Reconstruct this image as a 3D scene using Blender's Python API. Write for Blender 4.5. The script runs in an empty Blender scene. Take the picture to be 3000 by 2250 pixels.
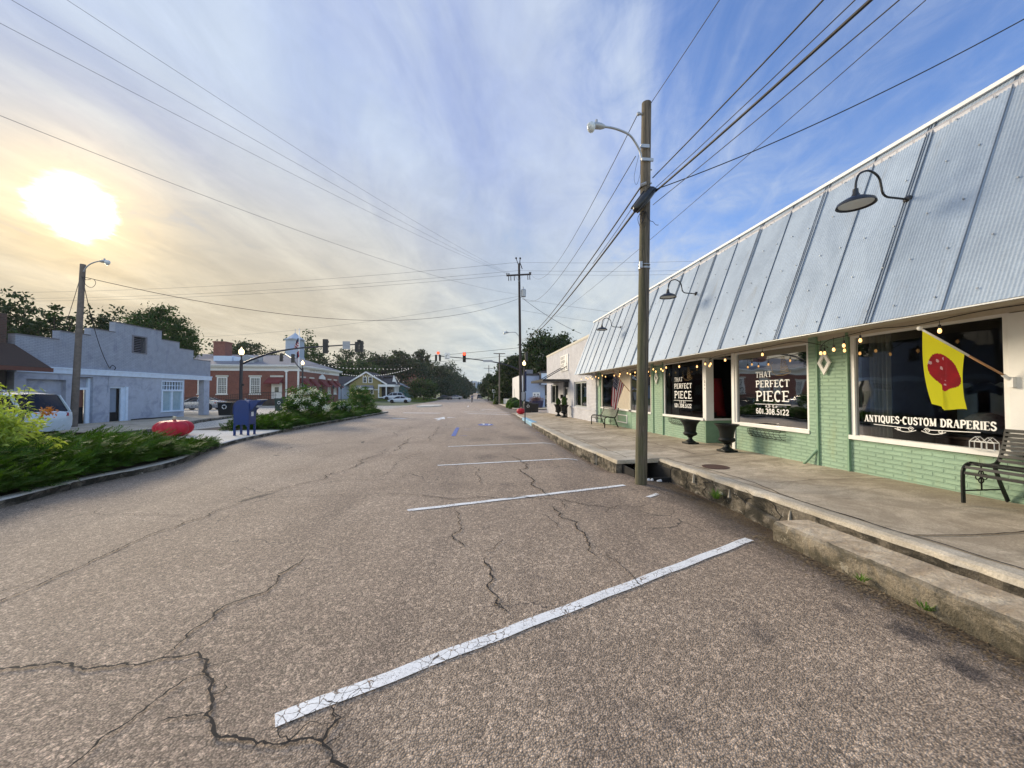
import bpy, bmesh, math, random
import numpy as np
from mathutils import Vector, Matrix
rad = math.radians
SC = bpy.context.scene
COL = SC.collection

# ------------------------------------------------------------------ camera
F, VX, VY, CX, CY = 1110.0, 1390.0, 1150.0, 1500.0, 1125.0
_p = math.atan((VY - CY) / F)
_y = math.atan((CX - VX) * math.cos(_p) / F)
FW = Vector((math.sin(_y) * math.cos(_p), math.cos(_y) * math.cos(_p), math.sin(_p)))
RT = Vector((math.cos(_y), -math.sin(_y), 0))
UP = RT.cross(FW)
EYE = Vector((0, 0, 1.6))
cam = bpy.data.cameras.new('camera')
cam.sensor_width = 36
cam.lens = F / 3000 * 36
cam.clip_start = 0.05
cam.clip_end = 3000
cam_o = bpy.data.objects.new('camera', cam)
m = Matrix((RT, UP, -FW)).transposed().to_4x4()
m.translation = EYE
cam_o.matrix_world = m
COL.objects.link(cam_o)
SC.camera = cam_o

# ------------------------------------------------------------------ view, sky, sun
SC.view_settings.view_transform = 'Standard'
SC.view_settings.look = 'None'
SC.view_settings.exposure = 0.52
SC.view_settings.gamma = 1
SC.render.resolution_x, SC.render.resolution_y = 1024, 768
SC.cycles.max_bounces = 6
SC.cycles.transparent_max_bounces = 12
SC.cycles.use_denoising = True
SUN_EL, SUN_AZ = rad(17.9), rad(-43.8)
SUND = Vector((math.sin(SUN_AZ) * math.cos(SUN_EL), math.cos(SUN_AZ) * math.cos(SUN_EL), math.sin(SUN_EL)))


class NT:
    """small helper for writing node trees"""
    def __init__(s, tree):
        s.t = tree
        s.n = tree.nodes
        s.n.clear()

    def node(s, typ, **kw):
        nd = s.n.new(typ)
        for k, v in kw.items():
            setattr(nd, k, v)
        return nd

    def link(s, a, b):
        s.t.links.new(a, b)

    def put(s, sock, v):
        if v is None:
            return
        if isinstance(v, bpy.types.NodeSocket):
            s.link(v, sock)
        elif isinstance(v, (tuple, list)):
            v = tuple(v)
            if sock.type == 'RGBA' and len(v) == 3:
                v = v + (1,)
            sock.default_value = v
        else:
            if sock.type == 'RGBA':
                v = (v, v, v, 1)
            elif sock.type == 'VECTOR':
                v = (v, v, v)
            sock.default_value = v

    def math(s, op, a, b=None, c=None, clamp=False):
        nd = s.node('ShaderNodeMath', operation=op, use_clamp=clamp)
        for i, v in enumerate((a, b, c)):
            if v is not None:
                s.put(nd.inputs[i], v)
        return nd.outputs[0]

    def vec(s, op, a, b=None):
        nd = s.node('ShaderNodeVectorMath', operation=op)
        s.put(nd.inputs[0], a)
        if b is not None:
            s.put(nd.inputs[1], b)
        return nd.outputs['Value'] if op in ('DOT_PRODUCT', 'LENGTH') else nd.outputs[0]

    def mix(s, f, a, b, blend='MIX'):
        nd = s.node('ShaderNodeMix', data_type='RGBA', blend_type=blend)
        s.put(nd.inputs['Factor'], f)
        s.put(nd.inputs[6], a)
        s.put(nd.inputs[7], b)
        return nd.outputs[2]

    def ramp(s, v, lo, hi, a=0.0, b=1.0, smooth=True):
        nd = s.node('ShaderNodeMapRange', interpolation_type='SMOOTHSTEP' if smooth else 'LINEAR')
        s.put(nd.inputs[0], v)
        nd.inputs[1].default_value = lo
        nd.inputs[2].default_value = hi
        nd.inputs[3].default_value = a
        nd.inputs[4].default_value = b
        return nd.outputs[0]

    def noise(s, vec, scale=1.0, detail=4, rough=0.55, dist=0.0, out=0):
        nd = s.node('ShaderNodeTexNoise')
        if vec is not None:
            s.put(nd.inputs['Vector'], vec)
        nd.inputs['Scale'].default_value = scale
        nd.inputs['Detail'].default_value = detail
        nd.inputs['Roughness'].default_value = rough
        nd.inputs['Distortion'].default_value = dist
        return nd.outputs[out]

    def voro(s, vec, scale=1.0, feature='F1', out='Distance'):
        nd = s.node('ShaderNodeTexVoronoi', feature=feature)
        s.put(nd.inputs['Vector'], vec)
        nd.inputs['Scale'].default_value = scale
        return nd.outputs[out]

    def comb(s, x, y, z):
        nd = s.node('ShaderNodeCombineXYZ')
        for i, v in enumerate((x, y, z)):
            s.put(nd.inputs[i], v)
        return nd.outputs[0]

    def sep(s, v):
        nd = s.node('ShaderNodeSeparateXYZ')
        s.link(v, nd.inputs[0])
        return nd.outputs


world = bpy.data.worlds.new('World')
SC.world = world
world.use_nodes = True
w = NT(world.node_tree)
tc = w.node('ShaderNodeTexCoord')
D = w.vec('NORMALIZE', tc.outputs['Generated'])
dx, dy, dz = w.sep(D)
sky = w.node('ShaderNodeTexSky', sky_type='NISHITA')
sky.sun_disc = False
sky.sun_elevation = SUN_EL
sky.sun_rotation = SUN_AZ
sky.altitude = 50
sky.air_density = 1.0
sky.dust_density = 0.8
sky.ozone_density = 3.0
hs = w.node('ShaderNodeHueSaturation')
hs.inputs['Saturation'].default_value = 1.02
hs.inputs['Value'].default_value = 1.0
w.link(sky.outputs[0], hs.inputs['Color'])
SKY_STRENGTH = 0.19
# cloud sheet: a flat layer overhead, seen in perspective
zz = w.math('ADD', w.math('MAXIMUM', dz, 0.0), 0.10)
u = w.math('DIVIDE', dx, zz)
v = w.math('DIVIDE', dy, zz)
P = w.comb(u, v, 0.0)
ang = rad(-14)
ur = w.math('ADD', w.math('MULTIPLY', u, math.cos(ang)), w.math('MULTIPLY', v, math.sin(ang)))
vr = w.math('ADD', w.math('MULTIPLY', u, -math.sin(ang)), w.math('MULTIPLY', v, math.cos(ang)))
streak = w.comb(w.math('MULTIPLY', ur, 1.0), w.math('MULTIPLY', vr, 0.34), 3.7)
n_big = w.noise(w.comb(w.math('MULTIPLY', ur, 1.0), w.math('MULTIPLY', vr, 0.5), 1.3), 0.55, 3, 0.5, 0.4)
n_str = w.noise(streak, 1.7, 9, 0.58, 1.1)
n_fine = w.noise(w.comb(w.math('MULTIPLY', ur, 1.5), vr, 8.0), 3.6, 10, 0.66, 0.9)
sd = w.vec('DOT_PRODUCT', D, tuple(SUND))
left = w.ramp(w.vec('DOT_PRODUCT', D, (-0.80, 0.60, -0.10)), -0.10, 0.50)
low = w.ramp(dz, 0.34, 0.02)
cov = w.math('ADD', w.math('MULTIPLY', n_big, 0.62), w.math('MULTIPLY', n_str, 0.58))
cov = w.math('ADD', cov, w.math('MULTIPLY', w.math('SUBTRACT', n_fine, 0.5), 0.34))
cov = w.math('ADD', cov, w.math('MULTIPLY', left, 0.40))
cov = w.math('ADD', cov, w.math('MULTIPLY', low, 0.30))
mask = w.ramp(cov, 0.49, 0.90, 0.0, 0.92)
# cloud colour: lavender grey high up, pale blue-grey, cream low, warm toward the sun
c1 = w.mix(w.ramp(dz, 0.05, 0.62), (0.55, 0.60, 0.59), (0.37, 0.45, 0.70))
c1 = w.mix(w.ramp(n_str, 0.30, 0.72), c1, w.mix(w.ramp(dz, 0.05, 0.6), (0.66, 0.67, 0.60), (0.55, 0.62, 0.72)))
warm = w.math('MULTIPLY', w.ramp(sd, 0.66, 0.99), w.ramp(dz, 0.60, 0.16))
c1 = w.mix(w.math('MULTIPLY', warm, 0.9), c1, w.mix(w.ramp(n_str, .3, .7), (0.60, 0.49, 0.31), (0.70, 0.60, 0.42)))
tex = w.ramp(w.math('ADD', w.math('MULTIPLY', n_fine, 0.5), w.math('MULTIPLY', n_str, 0.5)), 0.3, 0.7, 0.84, 1.10, False)
c1 = w.mix(1.0, c1, tex, 'MULTIPLY')
blue = w.mix(1.0, hs.outputs[0], (SKY_STRENGTH * .95, SKY_STRENGTH * 1.0, SKY_STRENGTH * 1.22), 'MULTIPLY')
blue = w.mix(1.0, blue, (0.25, 0.49, 0.88), 'DARKEN')
base = w.mix(mask, blue, c1)
# the sun behind thin cloud
brk = w.math('ADD', 0.55, w.math('MULTIPLY', n_fine, 0.9))
halo = w.math('MULTIPLY', w.math('ADD', w.math('POWER', w.math('MAXIMUM', sd, 0.0), 170.0), w.math('MULTIPLY', w.math('POWER', w.math('MAXIMUM', sd, 0.0), 22.0), 0.10)), brk)
core = w.ramp(w.math('ADD', sd, w.math('MULTIPLY', w.math('SUBTRACT', n_fine, 0.5), 0.0030)), 0.9983, 0.9999)
g1 = w.mix(1.0, (0.55, 0.36, 0.10), halo, 'MULTIPLY')
g2 = w.mix(1.0, (3.2, 2.7, 1.7), core, 'MULTIPLY')
tot = w.mix(1.0, w.mix(1.0, base, g1, 'ADD'), g2, 'ADD')
boost = w.math('ADD', w.ramp(dy, 0.25, -0.35, 1.0, 2.1), w.ramp(dz, 0.74, 0.98, 0.0, 0.5))   # unseen sky behind and above the viewer brightened, added fill for the facades
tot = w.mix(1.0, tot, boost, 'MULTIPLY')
tot = w.mix(w.ramp(dy, 0.22, -0.2), tot, w.mix(1.0, tot, (1.14, 1.0, 0.80), 'MULTIPLY'))  # warm tint on the added fill from behind the viewer
tot = w.mix(w.ramp(dz, -0.02, -0.10), tot, (0.12, 0.11, 0.09))
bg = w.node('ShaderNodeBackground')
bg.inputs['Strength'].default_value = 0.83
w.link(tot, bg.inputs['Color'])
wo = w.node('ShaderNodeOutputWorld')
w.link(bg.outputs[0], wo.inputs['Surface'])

sun = bpy.data.lights.new('sun', 'SUN')
sun.energy = 3.0
sun.angle = rad(18)
sun.color = (1.0, 0.84, 0.62)
sun_o = bpy.data.objects.new('sun', sun)
sun_o.rotation_euler = SUND.to_track_quat('Z', 'Y').to_euler()
COL.objects.link(sun_o)

# ------------------------------------------------------------------ geometry helpers


def ray(px, py):
    return FW * F + RT * (px - CX) + UP * (CY - py)


def onX(px, py, X):
    r = ray(px, py); return EYE + r * (X / r.x)


def onY(px, py, Y):
    r = ray(px, py); return EYE + r * (Y / r.y)


def onZ(px, py, z=0.0, s=-0.007):
    r = ray(px, py); return EYE + r * ((z - EYE.z) / (r.z - s * r.y))


def sm(a, b, x):
    t = min(1, max(0, (x - a) / (b - a)))
    return t * t * (3 - 2 * t)


def G(x, y):
    """ground height; the carriageway dips into a gutter along the right-hand kerb"""
    z = G0(x, y)
    if 2.2 < x < 4.1 and -12 < y < 33:
        a = .115 * sm(3.0, 3.78, x); b = .10 * sm(2.25, 2.95, x) * (1 - sm(16, 32, y)); t = sm(7.3, 8.3, y)
        z -= a * (1 - t) + b * t
    return z


def G0(x, y):
    z = -0.007 * min(y, 92)
    if y > 92:
        z -= 0.002 * (min(y, 135) - 92)
    if y > 135:
        z = z - 2.4 * sm(135, 200, y) + 4.3 * sm(200, 370, y)
    if x < -11 and y > 82:
        z += 0.62 * sm(82, 94, y) * sm(-11, -17, x) * (1 - sm(150, 220, y))
    return z


def SW(x, y):
    """top of the pavement in front of the shops"""
    return 0.315 - 0.015 * min(y, 34) + 0.03 * (x - 3.85)


class MB:
    def __init__(s):
        s.v = []; s.f = []; s.m = []; s.k = 0

    def face(s, idx, k=None):
        s.f.append(tuple(idx)); s.m.append(s.k if k is None else k)

    def poly(s, pts, k=None):
        n = len(s.v); s.v += [tuple(p) for p in pts]
        s.face(range(n, n + len(pts)), k)

    def hexa(s, c, k=None):
        n = len(s.v); s.v += [tuple(p) for p in c]
        for f in ((0, 3, 2, 1), (4, 5, 6, 7), (0, 1, 5, 4), (1, 2, 6, 5), (2, 3, 7, 6), (3, 0, 4, 7)):
            s.face([n + i for i in f], k)

    def box(s, x0, x1, y0, y1, z0, z1, k=None):
        s.hexa([(x0, y0, z0), (x1, y0, z0), (x1, y1, z0), (x0, y1, z0),
                (x0, y0, z1), (x1, y0, z1), (x1, y1, z1), (x0, y1, z1)], k)

    def bar(s, a, b, w, h, up=(0, 0, 1), k=None):
        a = Vector(a); b = Vector(b); d = (b - a).normalized(); up = Vector(up)
        if abs(d.dot(up)) > .98: up = Vector((1, 0, 0))
        r = d.cross(up).normalized(); q = r.cross(d)
        c = []
        for p in (a, b):
            for sx, sy in ((-1, -1), (1, -1), (1, 1), (-1, 1)):
                c.append(p + r * (sx * w / 2) + q * (sy * h / 2))
        s.hexa(c, k)

    def tube(s, pts, r, n=8, caps=True, k=None):
        pts = [Vector(p) for p in pts]
        if not isinstance(r, (list, tuple)): r = [r] * len(pts)
        base = len(s.v)
        ref = None
        for i, p in enumerate(pts):
            d = (pts[min(i + 1, len(pts) - 1)] - pts[max(i - 1, 0)]).normalized()
            if ref is None:
                ref = Vector((0, 0, 1)) if abs(d.z) < .9 else Vector((1, 0, 0))
            a = d.cross(ref)
            if a.length < 1e-4: a = d.cross(Vector((0, 1, .3)))
            a.normalize(); b = d.cross(a).normalized(); ref = -b if False else ref
            for j in range(n):
                t = 2 * math.pi * j / n
                s.v.append(tuple(p + (a * math.cos(t) + b * math.sin(t)) * r[i]))
        for i in range(len(pts) - 1):
            for j in range(n):
                j2 = (j + 1) % n
                s.face((base + i * n + j, base + i * n + j2, base + (i + 1) * n + j2, base + (i + 1) * n + j), k)
        if caps:
            s.face([base + j for j in range(n)][::-1], k)
            s.face([base + (len(pts) - 1) * n + j for j in range(n)], k)

    def lathe(s, prof, c=(0, 0, 0), n=20, k=None, ax=None, squash=None):
        """prof: list of (r, z) going up"""
        base = len(s.v); c = Vector(c)
        for r, z in prof:
            for j in range(n):
                t = 2 * math.pi * j / n
                rr = r * (squash(t, z) if squash else 1)
                p = Vector((rr * math.cos(t), rr * math.sin(t), z))
                if ax is not None: p = ax @ p
                s.v.append(tuple(c + p))
        for i in range(len(prof) - 1):
            for j in range(n):
                j2 = (j + 1) % n
                s.face((base + i * n + j, base + i * n + j2, base + (i + 1) * n + j2, base + (i + 1) * n + j), k)
        s.face([base + j for j in range(n)][::-1], k)
        s.face([base + (len(prof) - 1) * n + j for j in range(n)], k)

    def ball(s, c, r, n=12, k=None, sz=1.0):
        prof = [(r * math.sin(math.pi * i / n) + 1e-4, -r * sz * math.cos(math.pi * i / n)) for i in range(n + 1)]
        s.lathe(prof, c, n + 4, k)

    def prism(s, pts, vec, k=None):
        """closed outline pts extruded along vec"""
        n = len(s.v); N = len(pts); vec = Vector(vec)
        s.v += [tuple(Vector(p)) for p in pts] + [tuple(Vector(p) + vec) for p in pts]
        s.face([n + i for i in range(N)][::-1], k); s.face([n + N + i for i in range(N)], k)
        for i in range(N):
            j = (i + 1) % N
            s.face((n + i, n + j, n + N + j, n + N + i), k)

    def grid(s, fn, nu, nv, kf=None):
        base = len(s.v)
        for i in range(nu + 1):
            for j in range(nv + 1):
                s.v.append(tuple(fn(i / nu, j / nv)))
        for i in range(nu):
            for j in range(nv):
                a = base + i * (nv + 1) + j
                s.face((a, a + nv + 1, a + nv + 2, a + 1), kf((i + .5) / nu, (j + .5) / nv) if kf else None)

    def build(s, name, mats, parent=None, smooth=False, local=False, bevel=0, auto=None):
        me = bpy.data.meshes.new(name)
        V = s.v
        if parent is not None and not local:
            o = wloc(parent); V = [(a - o[0], b - o[1], c - o[2]) for a, b, c in V]
        me.from_pydata(V, [], s.f)
        if not isinstance(mats, (list, tuple)): mats = [mats]
        for x in mats: me.materials.append(x)
        if len(mats) > 1: me.polygons.foreach_set('material_index', s.m)
        bm = bmesh.new(); bm.from_mesh(me); bmesh.ops.recalc_face_normals(bm, faces=bm.faces); bm.to_mesh(me); bm.free()
        if smooth:
            me.polygons.foreach_set('use_smooth', [True] * len(me.polygons))
            if auto is not None:
                me.set_sharp_from_angle(angle=rad(auto))
        ob = bpy.data.objects.new(name, me)
        COL.objects.link(ob)
        if parent is not None: ob.parent = parent
        if bevel:
            b = ob.modifiers.new('bevel', 'BEVEL'); b.width = bevel; b.segments = 2; b.limit_method = 'ANGLE'
        return ob


def wloc(o):
    l = Vector((0, 0, 0))
    while o is not None:
        l += Vector(o.location); o = o.parent
    return l


def tag(o, label=None, cat=None, group=None, kind=None):
    if label: o['label'] = label
    if cat: o['category'] = cat
    if group: o['group'] = group
    if kind: o['kind'] = kind
    return o


def thing(name, loc, label, cat, group=None, rz=0.0):
    o = bpy.data.objects.new(name, None)
    o.empty_display_size = 0.2
    o.location = loc; o.rotation_euler = (0, 0, rz)
    COL.objects.link(o)
    return tag(o, label, cat, group)


def copy_tree(o, parent=None):
    c = o.copy(); COL.objects.link(c)
    if parent is not None: c.parent = parent
    for ch in list(o.children): copy_tree(ch, c)
    return c


def np_mesh(name, V, Fq, mats, parent=None, mi=None, smooth=False, world=True):
    """V (n,3) array, Fq (m,k) int array of equal-sized faces"""
    V = np.asarray(V, dtype=np.float32); Fq = np.asarray(Fq, dtype=np.int32)
    if parent is not None and world: V = V - np.array(wloc(parent), dtype=np.float32)
    me = bpy.data.meshes.new(name)
    k = Fq.shape[1]
    me.vertices.add(len(V)); me.vertices.foreach_set('co', V.ravel())
    me.loops.add(Fq.size); me.loops.foreach_set('vertex_index', Fq.ravel())
    me.polygons.add(len(Fq)); me.polygons.foreach_set('loop_start', np.arange(0, Fq.size, k, dtype=np.int32))
    if not isinstance(mats, (list, tuple)): mats = [mats]
    for x in mats: me.materials.append(x)
    if mi is not None: me.polygons.foreach_set('material_index', np.asarray(mi, dtype=np.int32))
    if smooth: me.polygons.foreach_set('use_smooth', [True] * len(Fq))
    me.update(calc_edges=True); me.validate()
    ob = bpy.data.objects.new(name, me); COL.objects.link(ob)
    if parent is not None: ob.parent = parent
    return ob


# ------------------------------------------------------------------ materials
def new_mat(name):
    mt = bpy.data.materials.new(name); mt.use_nodes = True
    n = NT(mt.node_tree)
    out = n.node('ShaderNodeOutputMaterial')
    return mt, n, out


def mat(name, col, rough=0.6, metal=0.0, var=0.12, scale=6.0, bump=0.0, bscale=None, spec=0.5, emit=None, es=0.0, dirt=None, dirt_amt=0.0, dscale=1.5, coat=0.0, alpha=None):
    mt, n, out = new_mat(name)
    b = n.node('ShaderNodeBsdfPrincipled')
    g = n.node('ShaderNodeNewGeometry')
    tcn = n.node('ShaderNodeTexCoord').outputs['Object']
    nz = n.noise(tcn, scale, 6, 0.6)
    f = n.ramp(nz, 0.3, 0.7, 1 - var, 1 + var, False)
    c = n.mix(1.0, col, f, 'MULTIPLY')
    if dirt is not None:
        dn = n.noise(tcn, dscale, 7, 0.65, 0.5)
        c = n.mix(n.math('MULTIPLY', n.ramp(dn, 0.45, 0.68), dirt_amt), c, dirt)
    n.link(c, b.inputs['Base Color'])
    n.put(b.inputs['Roughness'], n.ramp(nz, 0.3, 0.7, max(.02, rough - .08), min(1, rough + .08), False))
    b.inputs['Metallic'].default_value = metal
    b.inputs['Specular IOR Level'].default_value = spec
    if coat: b.inputs['Coat Weight'].default_value = coat
    if emit is not None:
        b.inputs['Emission Color'].default_value = tuple(emit) + (1,)
        b.inputs['Emission Strength'].default_value = es
    if bump:
        bn = n.node('ShaderNodeBump'); bn.inputs['Strength'].default_value = 1.0
        bn.inputs['Distance'].default_value = bump
        n.link(n.noise(tcn, bscale or scale * 8, 5, 0.65), bn.inputs['Height'])
        n.link(bn.outputs[0], b.inputs['Normal'])
    n.link(b.outputs[0], out.inputs['Surface'])
    return mt


def glass_mat(name, tint=(0.75, 0.8, 0.8), refl=1.0):
    mt, n, out = new_mat(name)
    tr = n.node('ShaderNodeBsdfTransparent'); tr.inputs[0].default_value = tuple(tint) + (1,)
    gl = n.node('ShaderNodeBsdfGlossy'); gl.inputs['Roughness'].default_value = 0.02
    gl.inputs['Color'].default_value = (refl, refl, refl, 1)
    fr = n.node('ShaderNodeFresnel'); fr.inputs['IOR'].default_value = 1.5
    tcn = n.node('ShaderNodeTexCoord').outputs['Object']
    bn = n.node('ShaderNodeBump'); bn.inputs['Distance'].default_value = 0.004
    n.link(n.noise(tcn, 1.2, 2, 0.4), bn.inputs['Height']); n.link(bn.outputs[0], gl.inputs['Normal'])
    mx = n.node('ShaderNodeMixShader'); n.link(fr.outputs[0], mx.inputs[0])
    n.link(tr.outputs[0], mx.inputs[1]); n.link(gl.outputs[0], mx.inputs[2])
    n.link(mx.outputs[0], out.inputs['Surface'])
    return mt


def brick_mat(name, c1, c2, mortar, axis='YZ', bw=0.21, bh=0.072, ms=0.012, rough=0.75, bump=0.006, stain=None, stain_amt=0.0):
    mt, n, out = new_mat(name)
    b = n.node('ShaderNodeBsdfPrincipled')
    ge = n.node('ShaderNodeNewGeometry').outputs['Position']
    x, y, z = n.sep(ge)
    vec = n.comb(n.math('ADD', x, y), z, 0.0)
    wob = n.noise(ge, 3.0, 3, 0.5, 0.0, 1)
    vec = n.vec('ADD', vec, n.vec('MULTIPLY', n.vec('SUBTRACT', wob, (0.5, 0.5, 0.5)), (0.012, 0.012, 0)))
    br = n.node('ShaderNodeTexBrick'); n.link(vec, br.inputs['Vector'])
    br.inputs['Scale'].default_value = 1.0
    br.inputs['Brick Width'].default_value = bw; br.inputs['Row Height'].default_value = bh
    br.inputs['Mortar Size'].default_value = ms; br.inputs['Mortar Smooth'].default_value = 0.35
    n.put(br.inputs['Color1'], c1); n.put(br.inputs['Color2'], c2); n.put(br.inputs['Mortar'], mortar)
    f = n.ramp(n.noise(ge, 2.2, 7, 0.65), 0.3, 0.7, 0.86, 1.12, False)
    c = n.mix(1.0, br.outputs['Color'], f, 'MULTIPLY')
    if stain is not None:
        low = n.noise(n.comb(n.math('ADD', x, y), n.math('MULTIPLY', z, 0.3), 0.0), 2.6, 6, 0.7)
        c = n.mix(n.math('MULTIPLY', n.ramp(low, 0.52, 0.72), stain_amt), c, stain)
    n.link(c, b.inputs['Base Color']); b.inputs['Roughness'].default_value = rough
    bn = n.node('ShaderNodeBump'); bn.inputs['Distance'].default_value = bump; bn.invert = True
    hh = n.math('ADD', br.outputs['Fac'], n.math('MULTIPLY', n.noise(ge, 40, 4, 0.6), 0.35))
    n.link(hh, bn.inputs['Height']); n.link(bn.outputs[0], b.inputs['Normal'])
    n.link(b.outputs[0], out.inputs['Surface'])
    return mt


def leaf_mat(name, a, b_, trans=0.35, rough=0.5, patch=0.0):
    """foliage: a -> b_ per leaf, slightly translucent"""
    mt, n, out = new_mat(name)
    ge = n.node('ShaderNodeNewGeometry')
    rnd = ge.outputs['Random Per Island']
    big = n.noise(ge.outputs['Position'], 1.1 if not patch else patch, 3, 0.5)
    f = n.math('ADD', n.math('MULTIPLY', rnd, 0.55), n.ramp(big, 0.3, 0.7, 0.0, 0.5, False), None, True)
    c = n.mix(f, a, b_)
    d = n.node('ShaderNodeBsdfPrincipled'); n.link(c, d.inputs['Base Color']); d.inputs['Roughness'].default_value = rough
    d.inputs['Specular IOR Level'].default_value = 0.12
    t = n.node('ShaderNodeBsdfTranslucent'); n.link(n.mix(1.0, c, (1.25, 1.3, 0.6), 'MULTIPLY'), t.inputs[0])
    mx = n.node('ShaderNodeMixShader'); mx.inputs[0].default_value = trans
    n.link(d.outputs[0], mx.inputs[1]); n.link(t.outputs[0], mx.inputs[2])
    n.link(mx.outputs[0], out.inputs['Surface'])
    return mt


def asphalt_mat(name, worn=False):
    mt, n, out = new_mat(name)
    ge = n.node('ShaderNodeNewGeometry').outputs['Position']
    x, y, z = n.sep(ge)
    vo = n.node('ShaderNodeTexVoronoi'); n.link(ge, vo.inputs['Vector']); vo.inputs['Scale'].default_value = 108.0
    vo2 = n.node('ShaderNodeTexVoronoi'); n.link(ge, vo2.inputs['Vector']); vo2.inputs['Scale'].default_value = 42.0
    r1 = n.sep(vo.outputs['Color'])[0]; r2 = n.sep(vo2.outputs['Color'])[1]
    stone = n.ramp(r1, 0.0, 1.0, 0.60, 1.42, False)
    stone2 = n.ramp(r2, 0.55, 1.0, 0.85, 1.45, False)
    gap = n.ramp(vo.outputs['Distance'], 0.30, 0.75, 1.0, 0.50)
    big = n.noise(ge, 0.35, 6, 0.6, 0.6)
    lanes = n.noise(n.comb(n.math('MULTIPLY', x, 1.0), n.math('MULTIPLY', y, 0.10), 2.0), 1.1, 4, 0.55, 0.2)
    base = n.mix(n.ramp(big, 0.35, 0.68), (0.385, 0.287, 0.200), (0.495, 0.375, 0.265))
    base = n.mix(n.math('MULTIPLY', n.ramp(lanes, 0.46, 0.66), 0.42), base, (0.235, 0.175, 0.130))
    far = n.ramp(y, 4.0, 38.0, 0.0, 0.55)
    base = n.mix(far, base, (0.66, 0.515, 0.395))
    base = n.mix(n.math('MULTIPLY', n.ramp(x, -9.0, -11.0), n.ramp(y, 64, 60)), base, (0.60, 0.535, 0.44))
    # oil and tyre grime in the parking bays, dirt along the kerb
    oil = n.noise(ge, 1.7, 4, 0.6, 0.3)
    bay = n.math('MULTIPLY', n.ramp(x, -0.6, 0.6), n.ramp(oil, 0.60, 0.74))
    base = n.mix(n.math('MULTIPLY', bay, 0.55), base, (0.075, 0.060, 0.058))
    for sx, sy, sr, sa in ((2.93, 2.30, .17, .8), (2.86, 1.98, .15, .85), (2.55, 1.55, .10, .5), (2.75, 1.50, .12, .6), (1.9, 2.4, .13, .45), (2.75, 2.6, .10, .45), (0.3, 9.9, .5, .4), (1.6, 14.2, .9, .4), (0.2, 13.8, .7, .35)):
        dd = n.vec('LENGTH', n.vec('MULTIPLY', n.vec('SUBTRACT', ge, (sx, sy, 0)), (1.0, .75, 0)))
        dd = n.math('ADD', dd, n.math('MULTIPLY', n.noise(ge, 4.0 / (sr + .15), 5, .65), sr * 1.1))
        base = n.mix(n.math('MULTIPLY', n.ramp(dd, sr * 1.55, sr * .75), sa), base, (0.055, 0.046, 0.045))
    gut = n.math('MULTIPLY', n.ramp(n.math('ADD', x, n.math('MULTIPLY', n.noise(ge, 2.2, 5, 0.6), 0.8)), 3.05, 3.65), n.ramp(x, 6, 5))
    base = n.mix(n.math('MULTIPLY', gut, 0.62), base, (0.085, 0.062, 0.045))
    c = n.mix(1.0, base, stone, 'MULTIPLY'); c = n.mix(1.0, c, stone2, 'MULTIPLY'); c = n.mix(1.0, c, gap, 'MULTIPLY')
    # fine map cracking
    wp = n.vec('ADD', ge, n.vec('MULTIPLY', n.noise(ge, 2.5, 5, 0.6, 0, 1), (0.5, 0.5, 0.0)))
    vd = n.voro(wp, 0.55, 'DISTANCE_TO_EDGE')
    cr = n.math('MULTIPLY', n.ramp(vd, 0.006, 0.0015), n.ramp(n.noise(ge, 0.5, 3, 0.5), 0.50, 0.60))
    c = n.mix(n.math('MULTIPLY', cr, 0.75), c, (0.03, 0.026, 0.024))
    b = n.node('ShaderNodeBsdfPrincipled'); n.link(c, b.inputs['Base Color']); b.inputs['Roughness'].default_value = 0.82
    b.inputs['Specular IOR Level'].default_value = 0.35
    bn = n.node('ShaderNodeBump'); bn.inputs['Distance'].default_value = 0.005; bn.inputs['Strength'].default_value = 0.9
    n.link(n.math('MULTIPLY', vo.outputs['Distance'], -1.0), bn.inputs['Height']); n.link(bn.outputs[0], b.inputs['Normal'])
    n.link(b.outputs[0], out.inputs['Surface'])
    return mt


def concrete_mat(name, a, b_, moss=None, moss_amt=0.0, scale=1.2, bump=0.003, streak=True, chips=None):
    mt, n, out = new_mat(name)
    ge = n.node('ShaderNodeNewGeometry').outputs['Position']
    x, y, z = n.sep(ge)
    n1 = n.noise(ge, scale, 7, 0.62, 0.4)
    n2 = n.noise(ge, 60, 5, 0.75)
    n3 = n.noise(n.comb(n.math('MULTIPLY', x, 0.35), n.math('MULTIPLY', y, 1.3), z), 2.2, 5, 0.6, 0.8)
    c = n.mix(n.ramp(n1, 0.35, 0.65), a, b_)
    if streak: c = n.mix(n.math('MULTIPLY', n.ramp(n3, 0.50, 0.66), 0.45), c, tuple(k * 0.55 for k in a))
    c = n.mix(1.0, c, n.ramp(n2, 0.3, 0.7, 0.66, 1.34, False), 'MULTIPLY')
    if moss is not None:
        mm = n.noise(n.comb(n.math('MULTIPLY', x, 1.0), y, n.math('MULTIPLY', z, 2.0)), 2.4, 7, 0.7, 0.7)
        c = n.mix(n.math('MULTIPLY', n.ramp(mm, 0.40, 0.60), moss_amt), c, moss)
    if chips is not None: c = n.mix(n.math('MULTIPLY', n.ramp(n.noise(ge, 5.5, 8, 0.72, 0.8), 0.60, 0.66), 0.8), c, chips)
    b = n.node('ShaderNodeBsdfPrincipled'); n.link(c, b.inputs['Base Color']); b.inputs['Roughness'].default_value = 0.85
    b.inputs['Specular IOR Level'].default_value = 0.3
    bn = n.node('ShaderNodeBump'); bn.inputs['Distance'].default_value = bump
    n.link(n.math('ADD', n2, n.math('MULTIPLY', n1, 3.0)), bn.inputs['Height']); n.link(bn.outputs[0], b.inputs['Normal'])
    n.link(b.outputs[0], out.inputs['Surface'])
    return mt


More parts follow.
